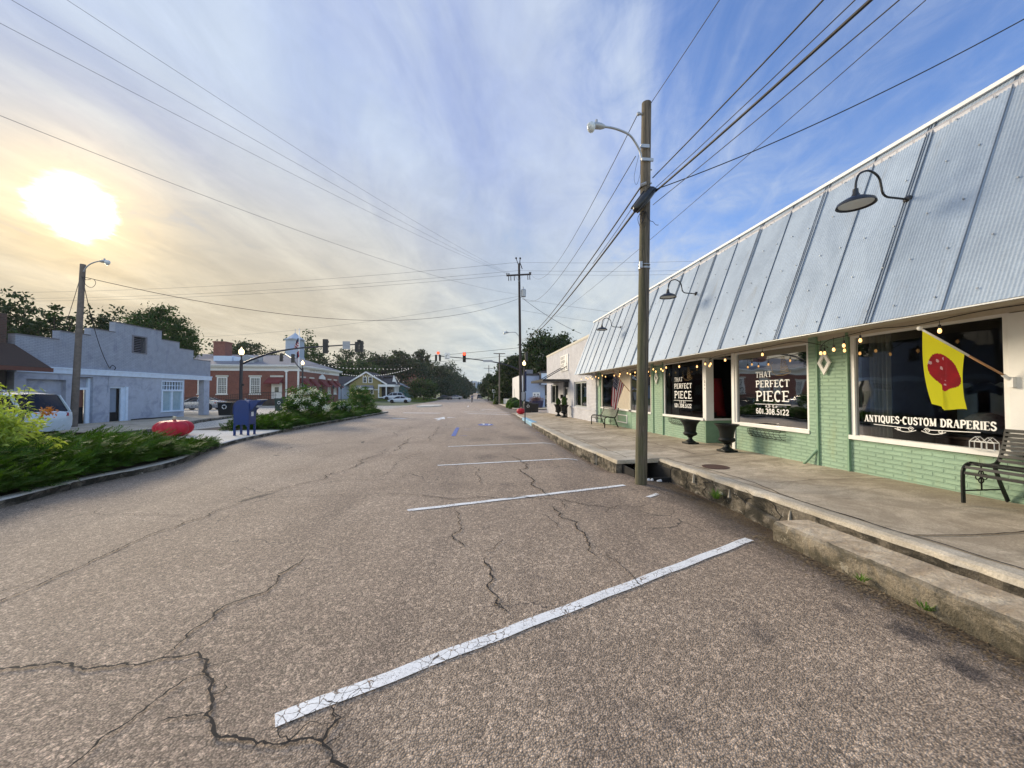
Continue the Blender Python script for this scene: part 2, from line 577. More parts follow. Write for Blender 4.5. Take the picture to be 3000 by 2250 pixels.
def paint_line_mat(name, col, wear=0.5):
    mt, n, out = new_mat(name)
    ge = n.node('ShaderNodeNewGeometry').outputs['Position']
    b = n.node('ShaderNodeBsdfPrincipled')
    n.link(n.mix(1.0, col, n.ramp(n.noise(ge, 60, 4, .6), .3, .7, .8, 1.1, False), 'MULTIPLY'), b.inputs['Base Color'])
    b.inputs['Roughness'].default_value = 0.7
    tr = n.node('ShaderNodeBsdfTransparent')
    wp = n.vec('ADD', ge, n.vec('MULTIPLY', n.noise(ge, 14, 4, 0.6, 0, 1), (0.06, 0.06, 0.0)))
    vd = n.voro(wp, 19.0, 'DISTANCE_TO_EDGE')
    crk = n.math('MULTIPLY', n.ramp(vd, 0.05, 0.01), n.ramp(n.noise(ge, 3.0, 3, .5), 0.42, 0.55))
    spk = n.ramp(n.noise(ge, 120, 3, 0.7), 0.64 - 0.06 * wear, 0.60 - 0.06 * wear)
    spk = n.math('MULTIPLY', n.math('SUBTRACT', 1.0, spk), n.ramp(n.noise(ge, 5.0, 4, .6), 0.62 - .3 * wear, 0.70 - .3 * wear))
    hole = n.math('MAXIMUM', crk, spk)
    mx = n.node('ShaderNodeMixShader'); n.link(hole, mx.inputs[0]); n.link(b.outputs[0], mx.inputs[1]); n.link(tr.outputs[0], mx.inputs[2])
    n.link(mx.outputs[0], out.inputs['Surface'])
    return mt


M = {}
M['asphalt'] = asphalt_mat('asphalt')
M['crack'] = mat('crack_dark', (0.011, 0.009, 0.008), 0.95, var=0.3, scale=40)
M['stripe'] = paint_line_mat('white_line_paint', (0.84, 0.83, 0.79), 0.38)
M['blue_line'] = paint_line_mat('blue_line_paint', (0.13, 0.20, 0.52), 0.9)
M['soil'] = mat('soil', (0.07, 0.055, 0.04), 0.95, var=0.4, scale=3, bump=0.02)
M['grass_base'] = mat('lawn_soil', (0.10, 0.125, 0.045), 0.95, var=0.35, scale=1.2, bump=0.02, dirt=(0.22, 0.19, 0.10), dirt_amt=0.6, dscale=0.3)
M['walk'] = concrete_mat('pavement_concrete', (0.42, 0.345, 0.245), (0.60, 0.505, 0.375), moss=(0.22, 0.175, 0.12), moss_amt=0.5, scale=0.9)
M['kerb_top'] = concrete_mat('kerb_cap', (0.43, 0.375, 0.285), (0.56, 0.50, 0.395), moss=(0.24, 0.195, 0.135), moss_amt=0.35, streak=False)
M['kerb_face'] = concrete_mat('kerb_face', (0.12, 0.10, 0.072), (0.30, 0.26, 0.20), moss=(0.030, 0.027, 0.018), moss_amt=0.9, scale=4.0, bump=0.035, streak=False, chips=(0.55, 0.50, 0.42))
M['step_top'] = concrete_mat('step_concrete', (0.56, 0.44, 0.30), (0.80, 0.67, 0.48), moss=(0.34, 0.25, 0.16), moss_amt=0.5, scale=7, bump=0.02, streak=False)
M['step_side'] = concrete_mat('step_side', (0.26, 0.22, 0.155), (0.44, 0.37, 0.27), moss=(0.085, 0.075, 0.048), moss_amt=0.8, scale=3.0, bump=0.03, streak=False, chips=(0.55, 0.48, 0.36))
M['island_walk'] = concrete_mat('island_concrete', (0.56, 0.51, 0.42), (0.66, 0.61, 0.52), scale=0.6, streak=False)
M['dark_hole'] = mat('drain_interior', (0.012, 0.011, 0.010), 0.95)
M['green_brick'] = brick_mat('painted_green_brick', (0.30, 0.44, 0.31), (0.28, 0.415, 0.295), (0.24, 0.365, 0.26), bw=0.245, bh=0.066, bump=0.016, stain=(0.30, 0.36, 0.20), stain_amt=0.45)
M['green_paint'] = mat('green_paint', (0.19, 0.32, 0.21), 0.55, var=0.1, bump=0.001)
M['white_brick'] = brick_mat('painted_white_brick', (0.60, 0.60, 0.62), (0.56, 0.56, 0.59), (0.42, 0.42, 0.46), bump=0.010, stain=(0.45, 0.44, 0.45), stain_amt=0.5)
M['red_brick'] = brick_mat('red_brick', (0.24, 0.070, 0.045), (0.18, 0.050, 0.036), (0.22, 0.13, 0.10), ms=0.010)
M['brown_brick'] = brick_mat('brown_brick', (0.10, 0.05, 0.035), (0.07, 0.04, 0.03), (0.09, 0.07, 0.06))
M['blue_stucco'] = brick_mat('blue_painted_block', (0.36, 0.395, 0.465), (0.34, 0.375, 0.445), (0.27, 0.30, 0.36), bw=0.22, bh=0.075, bump=0.016, stain=(0.16, 0.19, 0.28), stain_amt=0.5)
M['blue_smooth'] = mat('blue_stucco', (0.395, 0.43, 0.505), 0.85, var=0.10, scale=3, bump=0.006, bscale=30, dirt=(0.15, 0.17, 0.25), dirt_amt=0.5)
M['blue_trim'] = mat('pale_blue_trim', (0.60, 0.70, 0.82), 0.6, var=0.08)
M['white'] = mat('white_paint', (0.78, 0.77, 0.73), 0.5, var=0.06, scale=4)
M['cream'] = mat('cream_paint', (0.56, 0.53, 0.45), 0.6, var=0.08, scale=3)
M['beige'] = mat('beige_panel', (0.52, 0.46, 0.36), 0.7, var=0.08)
M['metal'] = None
M['glass'] = glass_mat('shop_glass', (0.62, 0.66, 0.66), 0.36)
M['glass_dark'] = mat('dark_window_glass', (0.02, 0.023, 0.026), 0.06, var=0.1, spec=0.8)
M['glass_pale'] = mat('pale_covered_glass', (0.30, 0.42, 0.48), 0.2, var=0.1)
M['black'] = mat('black_metal', (0.012, 0.012, 0.013), 0.38, var=0.2, spec=0.5)
M['black_iron'] = mat('dark_green_iron', (0.006, 0.008, 0.007), 0.5, var=0.25, spec=0.3)
M['bench_paint'] = mat('charcoal_bench_paint', (0.010, 0.011, 0.010), 0.5, var=0.2, spec=0.35)
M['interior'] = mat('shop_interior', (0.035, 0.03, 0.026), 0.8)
M['int_floor'] = mat('shop_floor', (0.08, 0.055, 0.04), 0.6)
M['roof_dark'] = mat('dark_shingle', (0.045, 0.043, 0.048), 0.9, var=0.25, scale=8)
M['roof_brown'] = mat('brown_shingle', (0.055, 0.033, 0.024), 0.95, var=0.3, scale=14, bump=0.01)
M['roof_grey'] = mat('grey_slate', (0.17, 0.17, 0.19), 0.85, var=0.25, scale=7, bump=0.01)
M['navy'] = mat('navy_paint', (0.003, 0.030, 0.150), 0.36, var=0.12, scale=5, spec=0.5, dirt=(0.02, 0.035, 0.12), dirt_amt=.35)
M['mast'] = mat('dark_mast_paint', (0.012, 0.013, 0.022), 0.4, var=0.2)
M['galv'] = mat('galvanised_steel', (0.36, 0.38, 0.40), 0.5, metal=0.5, var=0.15)
M['bulb'] = mat('lit_bulb', (1, .8, .5), 0.3, emit=(1.0, 0.50, 0.15), es=1.8)
M['bulb_white'] = mat('festoon_bulb', (.9, .9, .85), 0.3, emit=(1.0, 0.95, 0.82), es=0.5)
M['globe'] = mat('lit_lamp_globe', (1, .85, .6), 0.3, emit=(1.0, 0.72, 0.34), es=2.2)
M['red_lit'] = mat('red_signal_lens', (.8, .02, .01), 0.3, emit=(1.0, 0.03, 0.01), es=7)
M['lens_off'] = mat('unlit_lens', (0.02, 0.02, 0.018), 0.2)
M['tomato'] = mat('red_tomato_paint', (0.50, 0.014, 0.030), 0.5, var=0.2, scale=5, coat=0.0, spec=0.35)
M['red_cloth'] = mat('red_cloth', (0.55, 0.01, 0.012), 0.7)
M['tyre'] = mat('tyre_rubber', (0.012, 0.012, 0.012), 0.8)
M['rim'] = mat('wheel_rim', (0.10, 0.10, 0.11), 0.3, metal=0.8)
M['bark'] = mat('bark', (0.055, 0.042, 0.032), 0.95, var=0.35, scale=5, bump=0.02, bscale=14)
M['wire'] = mat('black_cable', (0.010, 0.010, 0.012), 0.6)
M['plastic'] = mat('black_plastic', (0.010, 0.011, 0.012), 0.35, var=0.2)
M['cr_white'] = mat('decal_white', (0.82, 0.82, 0.80), 0.5, var=0.02)
M['wood_light'] = mat('varnished_wood', (0.42, 0.22, 0.09), 0.4)
M['wood_dark'] = mat('dark_wood', (0.06, 0.025, 0.018), 0.45)
M['yellow_siding'] = mat('mustard_siding', (0.30, 0.245, 0.095), 0.75, var=0.08)
M['light_blue'] = mat('light_blue_paint', (0.26, 0.50, 0.66), 0.5, var=0.1, scale=8, dirt=(0.2, .25, .27), dirt_amt=.5, dscale=5)
M['tan'] = concrete_mat('tan_paving', (0.48, 0.39, 0.25), (0.58, 0.48, 0.33), scale=1.0, streak=False)
M['litter'] = mat('paper_litter', (0.75, 0.75, 0.72), 0.7)
M['weed'] = leaf_mat('weed_leaf', (0.08, 0.16, 0.03), (0.16, 0.26, 0.05))
M['manhole'] = mat('rusty_iron', (0.085, 0.040, 0.028), 0.7, var=0.3, scale=20, bump=0.004)


def wood_pole_mat(name, a, b_, moss):
    mt, n, out = new_mat(name)
    tcn = n.node('ShaderNodeTexCoord').outputs['Object']
    x, y, z = n.sep(tcn)
    g = n.noise(n.comb(n.math('MULTIPLY', x, 22), n.math('MULTIPLY', y, 22), n.math('MULTIPLY', z, 0.9)), 1.0, 7, 0.7, 1.2)
    c = n.mix(n.ramp(g, 0.32, 0.66), a, b_)
    mo = n.math('MULTIPLY', n.ramp(n.noise(tcn, 1.3, 5, .6), 0.30, 0.58), n.ramp(x, 0.13, -0.03))
    c = n.mix(n.math('MULTIPLY', mo, 0.75), c, moss)
    ck = n.ramp(n.noise(n.comb(n.math('MULTIPLY', x, 60), n.math('MULTIPLY', y, 60), n.math('MULTIPLY', z, 1.6)), 1.0, 3, .5, .3), 0.66, 0.72)
    c = n.mix(n.math('MULTIPLY', ck, 0.8), c, (0.02, 0.016, 0.012))
    b = n.node('ShaderNodeBsdfPrincipled'); n.link(c, b.inputs['Base Color']); b.inputs['Roughness'].default_value = 0.9
    bn = n.node('ShaderNodeBump'); bn.inputs['Distance'].default_value = 0.01
    n.link(n.math('SUBTRACT', g, ck), bn.inputs['Height']); n.link(bn.outputs[0], b.inputs['Normal'])
    n.link(b.outputs[0], out.inputs['Surface'])
    return mt


M['pole_wood'] = wood_pole_mat('weathered_pole', (0.05, 0.04, 0.03), (0.19, 0.155, 0.112), (0.085, 0.09, 0.038))
M['pole_far'] = mat('dark_creosote_pole', (0.035, 0.026, 0.024), 0.9, var=0.3, scale=8)
M['pole_grey'] = mat('grey_wood_pole', (0.15, 0.125, 0.105), 0.9, var=0.3, scale=6, bump=0.006)


def galv_sheet_mat(name):
    mt, n, out = new_mat(name)
    ge = n.node('ShaderNodeNewGeometry').outputs['Position']
    x, y, z = n.sep(ge)
    b = n.node('ShaderNodeBsdfPrincipled')
    big = n.noise(n.comb(x, n.math('MULTIPLY', y, 1.6), n.math('MULTIPLY', z, 0.8)), 1.3, 6, 0.6, 0.6)
    sp = n.voro(ge, 60, 'F1', 'Color')
    c = n.mix(n.ramp(big, 0.3, 0.7), (0.25, 0.315, 0.40), (0.32, 0.395, 0.49))
    c = n.mix(1.0, c, n.ramp(n.sep(sp)[0], 0, 1, 0.93, 1.07, False), 'MULTIPLY')
    # sheets differ a little from one another
    pn = n.node('ShaderNodeTexWhiteNoise', noise_dimensions='1D')
    n.link(n.math('FLOOR', n.math('DIVIDE', n.math('ADD', y, 0.13), 0.77)), pn.inputs['W'])
    c = n.mix(1.0, c, n.ramp(pn.outputs[0], 0, 1, 0.90, 1.08, False), 'MULTIPLY')
    grime = n.noise(n.comb(x, n.math('MULTIPLY', y, 2.2), n.math('MULTIPLY', z, 0.45)), 1.5, 7, 0.68, 0.5)
    c = n.mix(n.math('MULTIPLY', n.ramp(grime, 0.56, 0.74), 0.45), c, (0.22, 0.23, 0.23))
    n.link(c, b.inputs['Base Color']); b.inputs['Metallic'].default_value = 0.15
    n.put(b.inputs['Roughness'], n.ramp(big, 0.3, 0.7, 0.5, 0.65, False))
    bn = n.node('ShaderNodeBump'); bn.inputs['Distance'].default_value = 0.008; bn.inputs['Strength'].default_value = .5
    n.link(n.noise(ge, 1.4, 3, 0.5), bn.inputs['Height']); n.link(bn.outputs[0], b.inputs['Normal'])
    n.link(b.outputs[0], out.inputs['Surface'])
    return mt


M['sheet'] = galv_sheet_mat('corrugated_galvanised_sheet')
M['seam'] = mat('sheet_lap_seam', (0.19, 0.225, 0.27), 0.5, metal=0.4)
M['jun'] = leaf_mat('juniper_needles', (0.014, 0.046, 0.006), (0.100, 0.195, 0.020), 0.2, 0.6, 2.2)
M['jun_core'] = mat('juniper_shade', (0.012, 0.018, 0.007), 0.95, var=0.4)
M['lime'] = leaf_mat('lime_leaves', (0.22, 0.30, 0.035), (0.50, 0.56, 0.12), 0.45, 0.45, 3.0)
M['red_leaf'] = leaf_mat('rust_leaves', (0.28, 0.08, 0.02), (0.42, 0.18, 0.05), 0.4)
M['myrtle'] = leaf_mat('myrtle_leaves', (0.025, 0.065, 0.012), (0.09, 0.17, 0.03), 0.3, 0.5, 2.0)
M['blossom'] = leaf_mat('white_blossom', (0.62, 0.60, 0.52), (0.85, 0.83, 0.76), 0.3)
M['blossom_pink'] = leaf_mat('pink_blossom', (0.30, 0.10, 0.11), (0.42, 0.2, 0.2), 0.3)
M['tree_a'] = leaf_mat('tree_leaves_dark', (0.006, 0.017, 0.005), (0.032, 0.062, 0.014), 0.2, 0.55, 0.35)
M['tree_b'] = leaf_mat('tree_leaves_mid', (0.010, 0.030, 0.007), (0.052, 0.100, 0.020), 0.22, 0.55, 0.35)
M['tree_c'] = leaf_mat('tree_leaves_blue', (0.012, 0.030, 0.014), (0.032, 0.062, 0.030), 0.2, 0.6, 0.3)
M['box_leaf'] = leaf_mat('boxwood_leaves', (0.035, 0.085, 0.012), (0.11, 0.21, 0.03), 0.25, 0.5, 2.0)
M['grass'] = leaf_mat('grass_blades', (0.05, 0.09, 0.02), (0.15, 0.2, 0.05), 0.3)

def each(name, boxes, mt, parent, bevel=0):
    for bx in boxes:
        q = MB(); q.box(*bx); q.build(name, mt, parent, bevel=bevel)


# ================================================================== GROUND, ROADS, PAVEMENTS
def sheet(name, xs, ys, mt, dz=0.0, kind='structure', fn=G, hole=None):
    b = MB()
    n = len(ys)
    for x in xs:
        for y in ys: b.v.append((x, y, fn(x, y) + dz))
    for i in range(len(xs) - 1):
        for j in range(n - 1):
            a = i * n + j
            if hole and hole[0] <= (xs[i] + xs[i + 1]) / 2 <= hole[1] and hole[2] <= (ys[j] + ys[j + 1]) / 2 <= hole[3]: continue
            b.face((a, a + n, a + n + 1, a + 1))
    o = b.build(name, mt)
    tag(o, kind=kind)
    return o


PIT = (3.12, 3.84, 7.15, 9.0)          # the sunken storm drain by the pole
YS = [-80, -40, -20, -10, 0, 7.15, 9.0, 10, 20, 30, 40, 50, 60, 70, 80, 84, 88, 92, 96, 105, 115, 125, 135, 145, 155, 165, 175, 185, 195, 205, 215, 230, 250, 270, 290, 310, 330, 350, 370, 400, 500, 700, 1200]
YS += [58]; YS.sort()
sheet('ground', [-700, -300, -120, -60, -40, -30, -20, -17, -14, -11, -5, 0, 3.12, 3.84, 6, 20, 60, 120, 300, 700], YS, M['grass_base'], -0.03, hole=PIT, fn=lambda x, y: G0(x, y) - (.3 if y <= 58 else 0))
YR = [y for y in YS if -60 < y < 90]
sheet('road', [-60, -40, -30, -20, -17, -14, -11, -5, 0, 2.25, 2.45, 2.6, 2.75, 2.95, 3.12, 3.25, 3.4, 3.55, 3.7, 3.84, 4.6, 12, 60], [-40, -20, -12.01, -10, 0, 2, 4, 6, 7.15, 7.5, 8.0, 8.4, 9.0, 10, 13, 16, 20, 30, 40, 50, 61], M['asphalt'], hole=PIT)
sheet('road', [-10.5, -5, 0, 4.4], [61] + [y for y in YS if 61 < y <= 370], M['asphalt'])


def along(poly, n=10):
    """smooth polyline through points (Catmull-Rom)"""
    P_ = [Vector(p) for p in poly]; out = []
    for i in range(len(P_) - 1):
        p0 = P_[max(i - 1, 0)]; p1 = P_[i]; p2 = P_[i + 1]; p3 = P_[min(i + 2, len(P_) - 1)]
        for k in range(n):
            t = k / n
            out.append(.5 * ((2 * p1) + (-p0 + p2) * t + (2 * p0 - 5 * p1 + 4 * p2 - p3) * t * t + (-p0 + 3 * p1 - 3 * p2 + p3) * t ** 3))
    out.append(P_[-1]); return out


def ribbon(b, pts, w, z=0.0, fn=G, taper=False):
    base = len(b.v); n = len(pts)
    for i, p in enumerate(pts):
        d = (Vector(pts[min(i + 1, n - 1)][:2]) - Vector(pts[max(i - 1, 0)][:2])).normalized()
        q = Vector((-d.y, d.x)); ww = (w[i] if isinstance(w, list) else w) / 2
        for s_ in (-1, 1):
            x = p[0] + q.x * ww * s_; y = p[1] + q.y * ww * s_
            b.v.append((x, y, fn(x, y) + z))
    for i in range(n - 1):
        b.face((base + 2 * i, base + 2 * i + 1, base + 2 * i + 3, base + 2 * i + 2))


# cracks: (width, points), read off the carriageway
CRACKS=[(0.022,[(-2.74,2.52),(-2.66,2.53),(-2.47,2.55),(-2.34,2.5),(-2.25,2.47),(-2.13,2.48),(-2.02,2.48),(-1.88,2.53),(-1.78,2.53),(-1.7,2.56),(-1.59,2.48),(-1.55,2.38),(-1.47,2.32),(-1.41,2.22),(-1.34,2.12),(-1.33,2.06),(-1.25,2.0),(-1.13,1.92),(-1.05,1.9),(-0.91,1.86),(-0.81,1.87),(-0.69,1.85),(-0.63,1.8),(-0.57,1.73)]),
(0.012,[(-1.88,2.53),(-1.88,2.64),(-1.88,2.73),(-1.9,2.83),(-1.87,2.92),(-1.88,3.09),(-1.83,3.16),(-1.73,3.25),(-1.67,3.37),(-1.7,3.54),(-1.74,3.58),(-1.69,3.67),(-1.65,3.81),(-1.67,3.99)]),
(0.012,[(-3.65,3.34),(-3.64,3.52),(-3.64,3.65),(-3.66,3.8),(-3.64,3.96),(-3.66,4.14),(-3.66,4.33),(-3.68,4.55),(-3.67,4.86),(-3.62,5.18),(-3.51,5.4),(-3.56,5.6),(-3.45,5.98),(-3.43,6.36)]),
(0.008,[(-1.72,1.84),(-1.71,1.91),(-1.72,1.96),(-1.68,2.04),(-1.66,2.15),(-1.64,2.24),(-1.56,2.36),(-1.48,2.34)]),
(0.007,[(-1.53,2.04),(-1.46,2.06),(-1.39,2.07),(-1.33,2.07)]),
(0.014,[(-0.69,1.85),(-0.69,1.9),(-0.67,1.96),(-0.65,1.98)]),
(0.006,[(-0.73,2.06),(-0.7,2.0),(-0.67,1.96)]),
(0.006,[(-3.82,3.5),(-3.78,3.61),(-3.77,3.75),(-3.66,3.8)]),
(0.007,[(-6.64,6.05),(-6.54,6.12),(-5.94,6.03),(-5.57,6.08)]),
(0.006,[(-5.34,5.89),(-4.98,5.62),(-4.61,5.61),(-4.15,5.53),(-3.72,5.45)]),
(0.012,[(-1.59,6.34),(-1.0,6.24),(-0.64,6.09),(-0.41,5.96),(-0.1,5.93),(0.17,5.99),(0.71,5.93),(0.96,5.81),(1.18,5.8),(1.35,5.73),(1.58,5.44),(1.89,5.23),(2.05,5.32),(2.45,5.29)]),
(0.014,[(0.82,10.12),(1.0,9.63),(1.13,9.19),(1.14,8.28),(0.96,8.06),(1.02,7.61),(1.11,7.14),(1.04,6.88),(1.07,6.48),(1.13,6.18),(1.18,5.82)]),
(0.014,[(1.16,5.37),(1.16,5.1),(1.1,4.94),(1.2,4.8),(1.24,4.53),(1.27,4.31),(1.24,4.12),(1.24,4.0),(1.16,3.83),(1.21,3.67)]),
(0.006,[(1.32,3.73),(1.36,3.54),(1.37,3.42),(1.38,3.31),(1.38,3.18),(1.42,2.99)]),
(0.01,[(-0.3,5.48),(-0.2,4.97),(-0.16,4.5),(-0.25,4.42),(-0.13,4.15),(-0.1,4.03)]),
(0.012,[(0.14,3.83),(0.1,3.64),(0.15,3.52),(0.16,3.32),(0.13,3.13),(0.19,3.0),(0.21,2.87),(0.25,2.79)]),
(0.006,[(-1.65,9.79),(-1.01,9.56),(-0.44,9.25),(-0.15,8.84)]),
(0.009,[(-1.59,13.17),(-1.62,15.25),(-1.7,18.51),(-1.54,21.01)]),
(0.007,[(-3.21,14.42),(-3.33,16.27),(-3.21,17.91),(-2.96,19.91)]),
(0.006,[(-1.88,7.51),(-1.81,7.9),(-1.72,9.59),(-1.59,11.45)]),
(0.008,[(-0.08,8.66),(0.04,7.85),(0.14,6.83)]),
(0.007,[(1.3,5.73),(1.26,5.26)]),
(0.006,[(0.95,5.03),(1.01,4.68),(1.02,4.48)]),
(0.007,[(1.79,5.01),(1.9,5.23)]),
(0.007,[(0.23,4.19),(0.31,4.19),(0.02,3.91)]),
(0.012,[(-3.43,6.36),(-3.25,6.95),(-2.83,7.55),(-2.95,7.9),(-2.66,8.95),(-2.62,10.2),(-2.30,12.9),(-2.2,15.6)]),
(0.006,[(-3.43,6.36),(-2.8,6.3),(-1.59,6.34)]),
(0.006,[(-2.83,7.55),(-2.2,7.45),(-1.45,7.35),(-1.25,7.9)]),
(0.03,[(-0.61,18.79),(1.59,19.69),(3.15,19.07)])]

for _i in (0, 2, 7, 8):        # run on past the picture's edge
    _a, _b = Vector(CRACKS[_i][1][0]), Vector(CRACKS[_i][1][1])
    CRACKS[_i][1].insert(0, tuple(_a + (_a - _b).normalized() * .6))
_a, _b = Vector(CRACKS[0][1][-1]), Vector(CRACKS[0][1][-2]); CRACKS[0][1].append(tuple(_a + (_a - _b).normalized() * .4))
_a, _b = Vector(CRACKS[3][1][0]), Vector(CRACKS[3][1][1]); CRACKS[3][1].insert(0, tuple(_a + (_a - _b).normalized() * .4))
rr = random.Random(4)


def jag(pts, amp, it=4):
    P_ = [Vector(p) for p in pts]
    for k in range(it):
        out = [P_[0]]
        for a, b_ in zip(P_, P_[1:]):
            d = b_ - a; l = d.length
            if l > 0.03:
                q = Vector((-d.y, d.x)) / l
                out.append((a + b_) / 2 + q * rr.gauss(0, 1) * l * amp)
            out.append(b_)
        P_ = out
    return P_


cb = MB()
for wd, pts in CRACKS:
    j = jag(pts, 0.11)
    W_ = []
    for i, p in enumerate(j):
        t = min(i, len(j) - 1 - i) / max(1, len(j) / 2)
        W_.append(wd * (0.70 if wd > .02 else 1.15 if pts[0][1] < 3.4 else 1.2) * (0.25 + 0.75 * min(1, t * 4)) * rr.uniform(0.35, 1.35) * (1 + max(0, p[1] - 5) * .08))
    ribbon(cb, j, W_, 0.013)
    if wd > 0.011:
        for _ in range(max(2, len(j) // 14)):          # hairline side branches
            a = j[rr.randrange(len(j))]; ang_ = rr.uniform(0, 6.28); L_ = rr.uniform(.06, .22)
            q = jag([a, a + Vector((math.cos(ang_), math.sin(ang_))) * L_], .15, 3)
            ribbon(cb, q, [wd * .3 * (1 - k / len(q)) + .001 for k in range(len(q))], 0.0135)
tag(cb.build('road_cracks', M['crack']), kind='structure')

# painted lines
sb = MB()
for a, c, w_ in (((-0.97, 2.00), (3.03, 3.95), .095), ((-0.92, 5.40), (2.65, 6.52), .10), ((-0.83, 8.77), (2.60, 9.43), .10), ((-0.81, 11.95), (2.72, 12.63), .10),
                 ((2.70, 5.72), (2.95, 5.90), .07),
                 ((-5.68, 27.1), (-4.6, 26.3), .30), ((-0.61, 33.4), (2.9, 31.0), .32), ((-6.5, 35.8), (-3.0, 34.4), .3), ((-6.4, 34.9), (-3.0, 33.6), .2),
                 ((0.7, 43.1), (2.5, 41.2), .3), ((-1.0, 36.6), (3.2, 35.2), .25), ((-0.9, 52), (-0.9, 58), .15), ((0.75, 39.0), (1.0, 39.3), .4)):
    v0 = Vector(a); v1 = Vector(c)
    ribbon(sb, [v0.lerp(v1, t / 24) + Vector((0, math.sin(t * 1.7) * .006)) for t in range(25)], w_, 0.008)
tag(sb.build('road_markings', M['stripe']), kind='structure')
ab = MB()
for tri in ([(-2.75, 26.0), (-2.2, 28.4), (-1.95, 25.6)], [(-2.45, 24.6), (-2.25, 24.6), (-2.15, 26.0), (-2.35, 26.0)], [(-1.95, 27.2), (-1.3, 27.6), (-1.9, 27.9)]):
    ab.poly([(x, y, G(x, y) + .0085) for x, y in tri])
tag(ab.build('road_markings', M['stripe']), kind='structure')
bb = MB()
ribbon(bb, [(-0.82, 15.0), (-0.82, 18.9)], .17, .008)
ribbon(bb, [(-0.5, 18.2), (3.1, 19.6)], .035, .0085)
ribbon(bb, [(-0.5, 17.6), (3.0, 15.2)], .03, .009)
ribbon(bb, [(0.9, 19.0), (3.1, 16.6)], .03, .0095)
ribbon(bb, [(-0.6, 15.1), (2.9, 15.7)], .05, .0088)
bx = [(0.6 + .42 * math.cos(t * .5236), 20.6 + .7 * math.sin(t * .5236)) for t in range(12)]
bb.poly([(x, y, G(x, y) + .0082) for x, y in bx])
tag(bb.build('road_markings', M['blue_line']), kind='structure')
wb = MB()                                   # worn wheelchair mark
ribbon(wb, [(.35, 20.3), (.75, 20.3), (.85, 20.9)], .10, .0105)
ribbon(wb, [(.5, 20.2 + .9), (.5, 20.5)], .10, .0109)
wb.poly([(.5 + .12 * math.cos(t * .785), 21.25 + .12 * math.sin(t * .785), G(.5, 21) + .0111) for t in range(8)])
tag(wb.build('road_markings', M['stripe']), kind='structure')

# ---- right-hand pavement: near length with the tall old kerb, far length standing further out
def slab(name, outline, top, bottom_dz, mats, parent=None, face_h=None):
    """outline counter-clockwise; top(x,y) height; walls down to the road"""
    b = MB(); n = len(outline)
    T = [(x, y, top(x, y)) for x, y in outline]; B = [(x, y, G(x, y) + bottom_dz) for x, y in outline]
    b.v = T + B
    b.face(range(n), 0)
    for i in range(n):
        j = (i + 1) % n
        b.face((i, n + i, n + j, j), 1)
    o = b.build(name, mats, parent)
    return o


# the pavement is a grid so that it can follow its slope; the kerb cap is a raised, rounded, uneven strip
def walk_sheet(name, x0, x1, y0, y1, mt, fn=SW, ny=60, dz=0.0):
    b = MB()
    b.grid(lambda s_, t: (x0 + (x1 - x0) * s_, y0 + (y1 - y0) * t, fn(x0 + (x1 - x0) * s_, y0 + (y1 - y0) * t) + dz), 6, ny)
    return tag(b.build(name, mt), kind='structure')


walk_sheet('pavement', 4.04, 6.5, -10, 7.75, M['walk'])
walk_sheet('pavement', 3.22, 6.5, 7.75, 18.6, M['walk'])
walk_sheet('pavement', 3.22, 6.3, 18.6, 33.2, M['walk'])


def kerb(name, line, w_, mats, fn=SW, seed=1, rough_=0.014, drop=-0.08, parent=None, label=None):
    """line: kerb front edge (x,y) ordered along the street; body lies to +x side (w_ > 0)"""
    r_ = random.Random(seed)
    pts = along([(x, y, 0) for x, y in line], 14)
    b = MB(); n = len(pts); prof = [(0.0, 'd'), (0.0, 0.55), (0.0, 0.88), (0.022, 0.965), (0.06, 1.0), (1.0, 1.0), (1.0, 'd')]
    k = len(prof)
    for i, p in enumerate(pts):
        d = (pts[min(i + 1, n - 1)] - pts[max(i - 1, 0)]).normalized(); q = Vector((d.y, -d.x, 0))
        if w_ < 0: q = -q
        ja = r_.gauss(0, rough_) ; jb = r_.gauss(0, rough_)
        ztop = fn(p.x, p.y) + 0.004 + r_.gauss(0, rough_ * .12)
        zb = G(p.x, p.y) + drop
        for a, hh in prof:
            off = a * abs(w_) if a == 1.0 else a + (ja if hh == 'd' else jb if hh in (.55, .88) else jb * .5)
            z = zb if hh == 'd' else zb + (ztop - zb) * hh
            b.v.append((p.x + q.x * off, p.y + q.y * off, z))
    for i in range(n - 1):
        for j in range(k - 1):
            a = i * k + j
            b.face((a, a + 1, a + k + 1, a + k), 1 if j < 2 else 0)
    b.face(range(k)); b.face(range((n - 1) * k, n * k))
    o = b.build(name, mats, parent)
    tag(o, kind='structure')
    return o


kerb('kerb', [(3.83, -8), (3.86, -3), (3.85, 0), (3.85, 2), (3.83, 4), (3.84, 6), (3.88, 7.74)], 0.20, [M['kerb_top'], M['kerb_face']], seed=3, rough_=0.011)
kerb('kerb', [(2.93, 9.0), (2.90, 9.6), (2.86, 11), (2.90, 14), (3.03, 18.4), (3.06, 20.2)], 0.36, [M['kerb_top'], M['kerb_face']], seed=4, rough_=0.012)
kerb('kerb', [(3.06, 20.2), (3.1, 22.4), (3.15, 25.0)], 0.30, [M['light_blue'], M['light_blue']], fn=lambda x, y: SW(x, y) + .02, seed=6, rough_=0.006)
kerb('kerb', [(3.15, 25.0), (3.2, 28), (3.35, 31), (3.9, 33.0)], 0.30, [M['island_walk'], M['kerb_face']], seed=7, rough_=0.008)
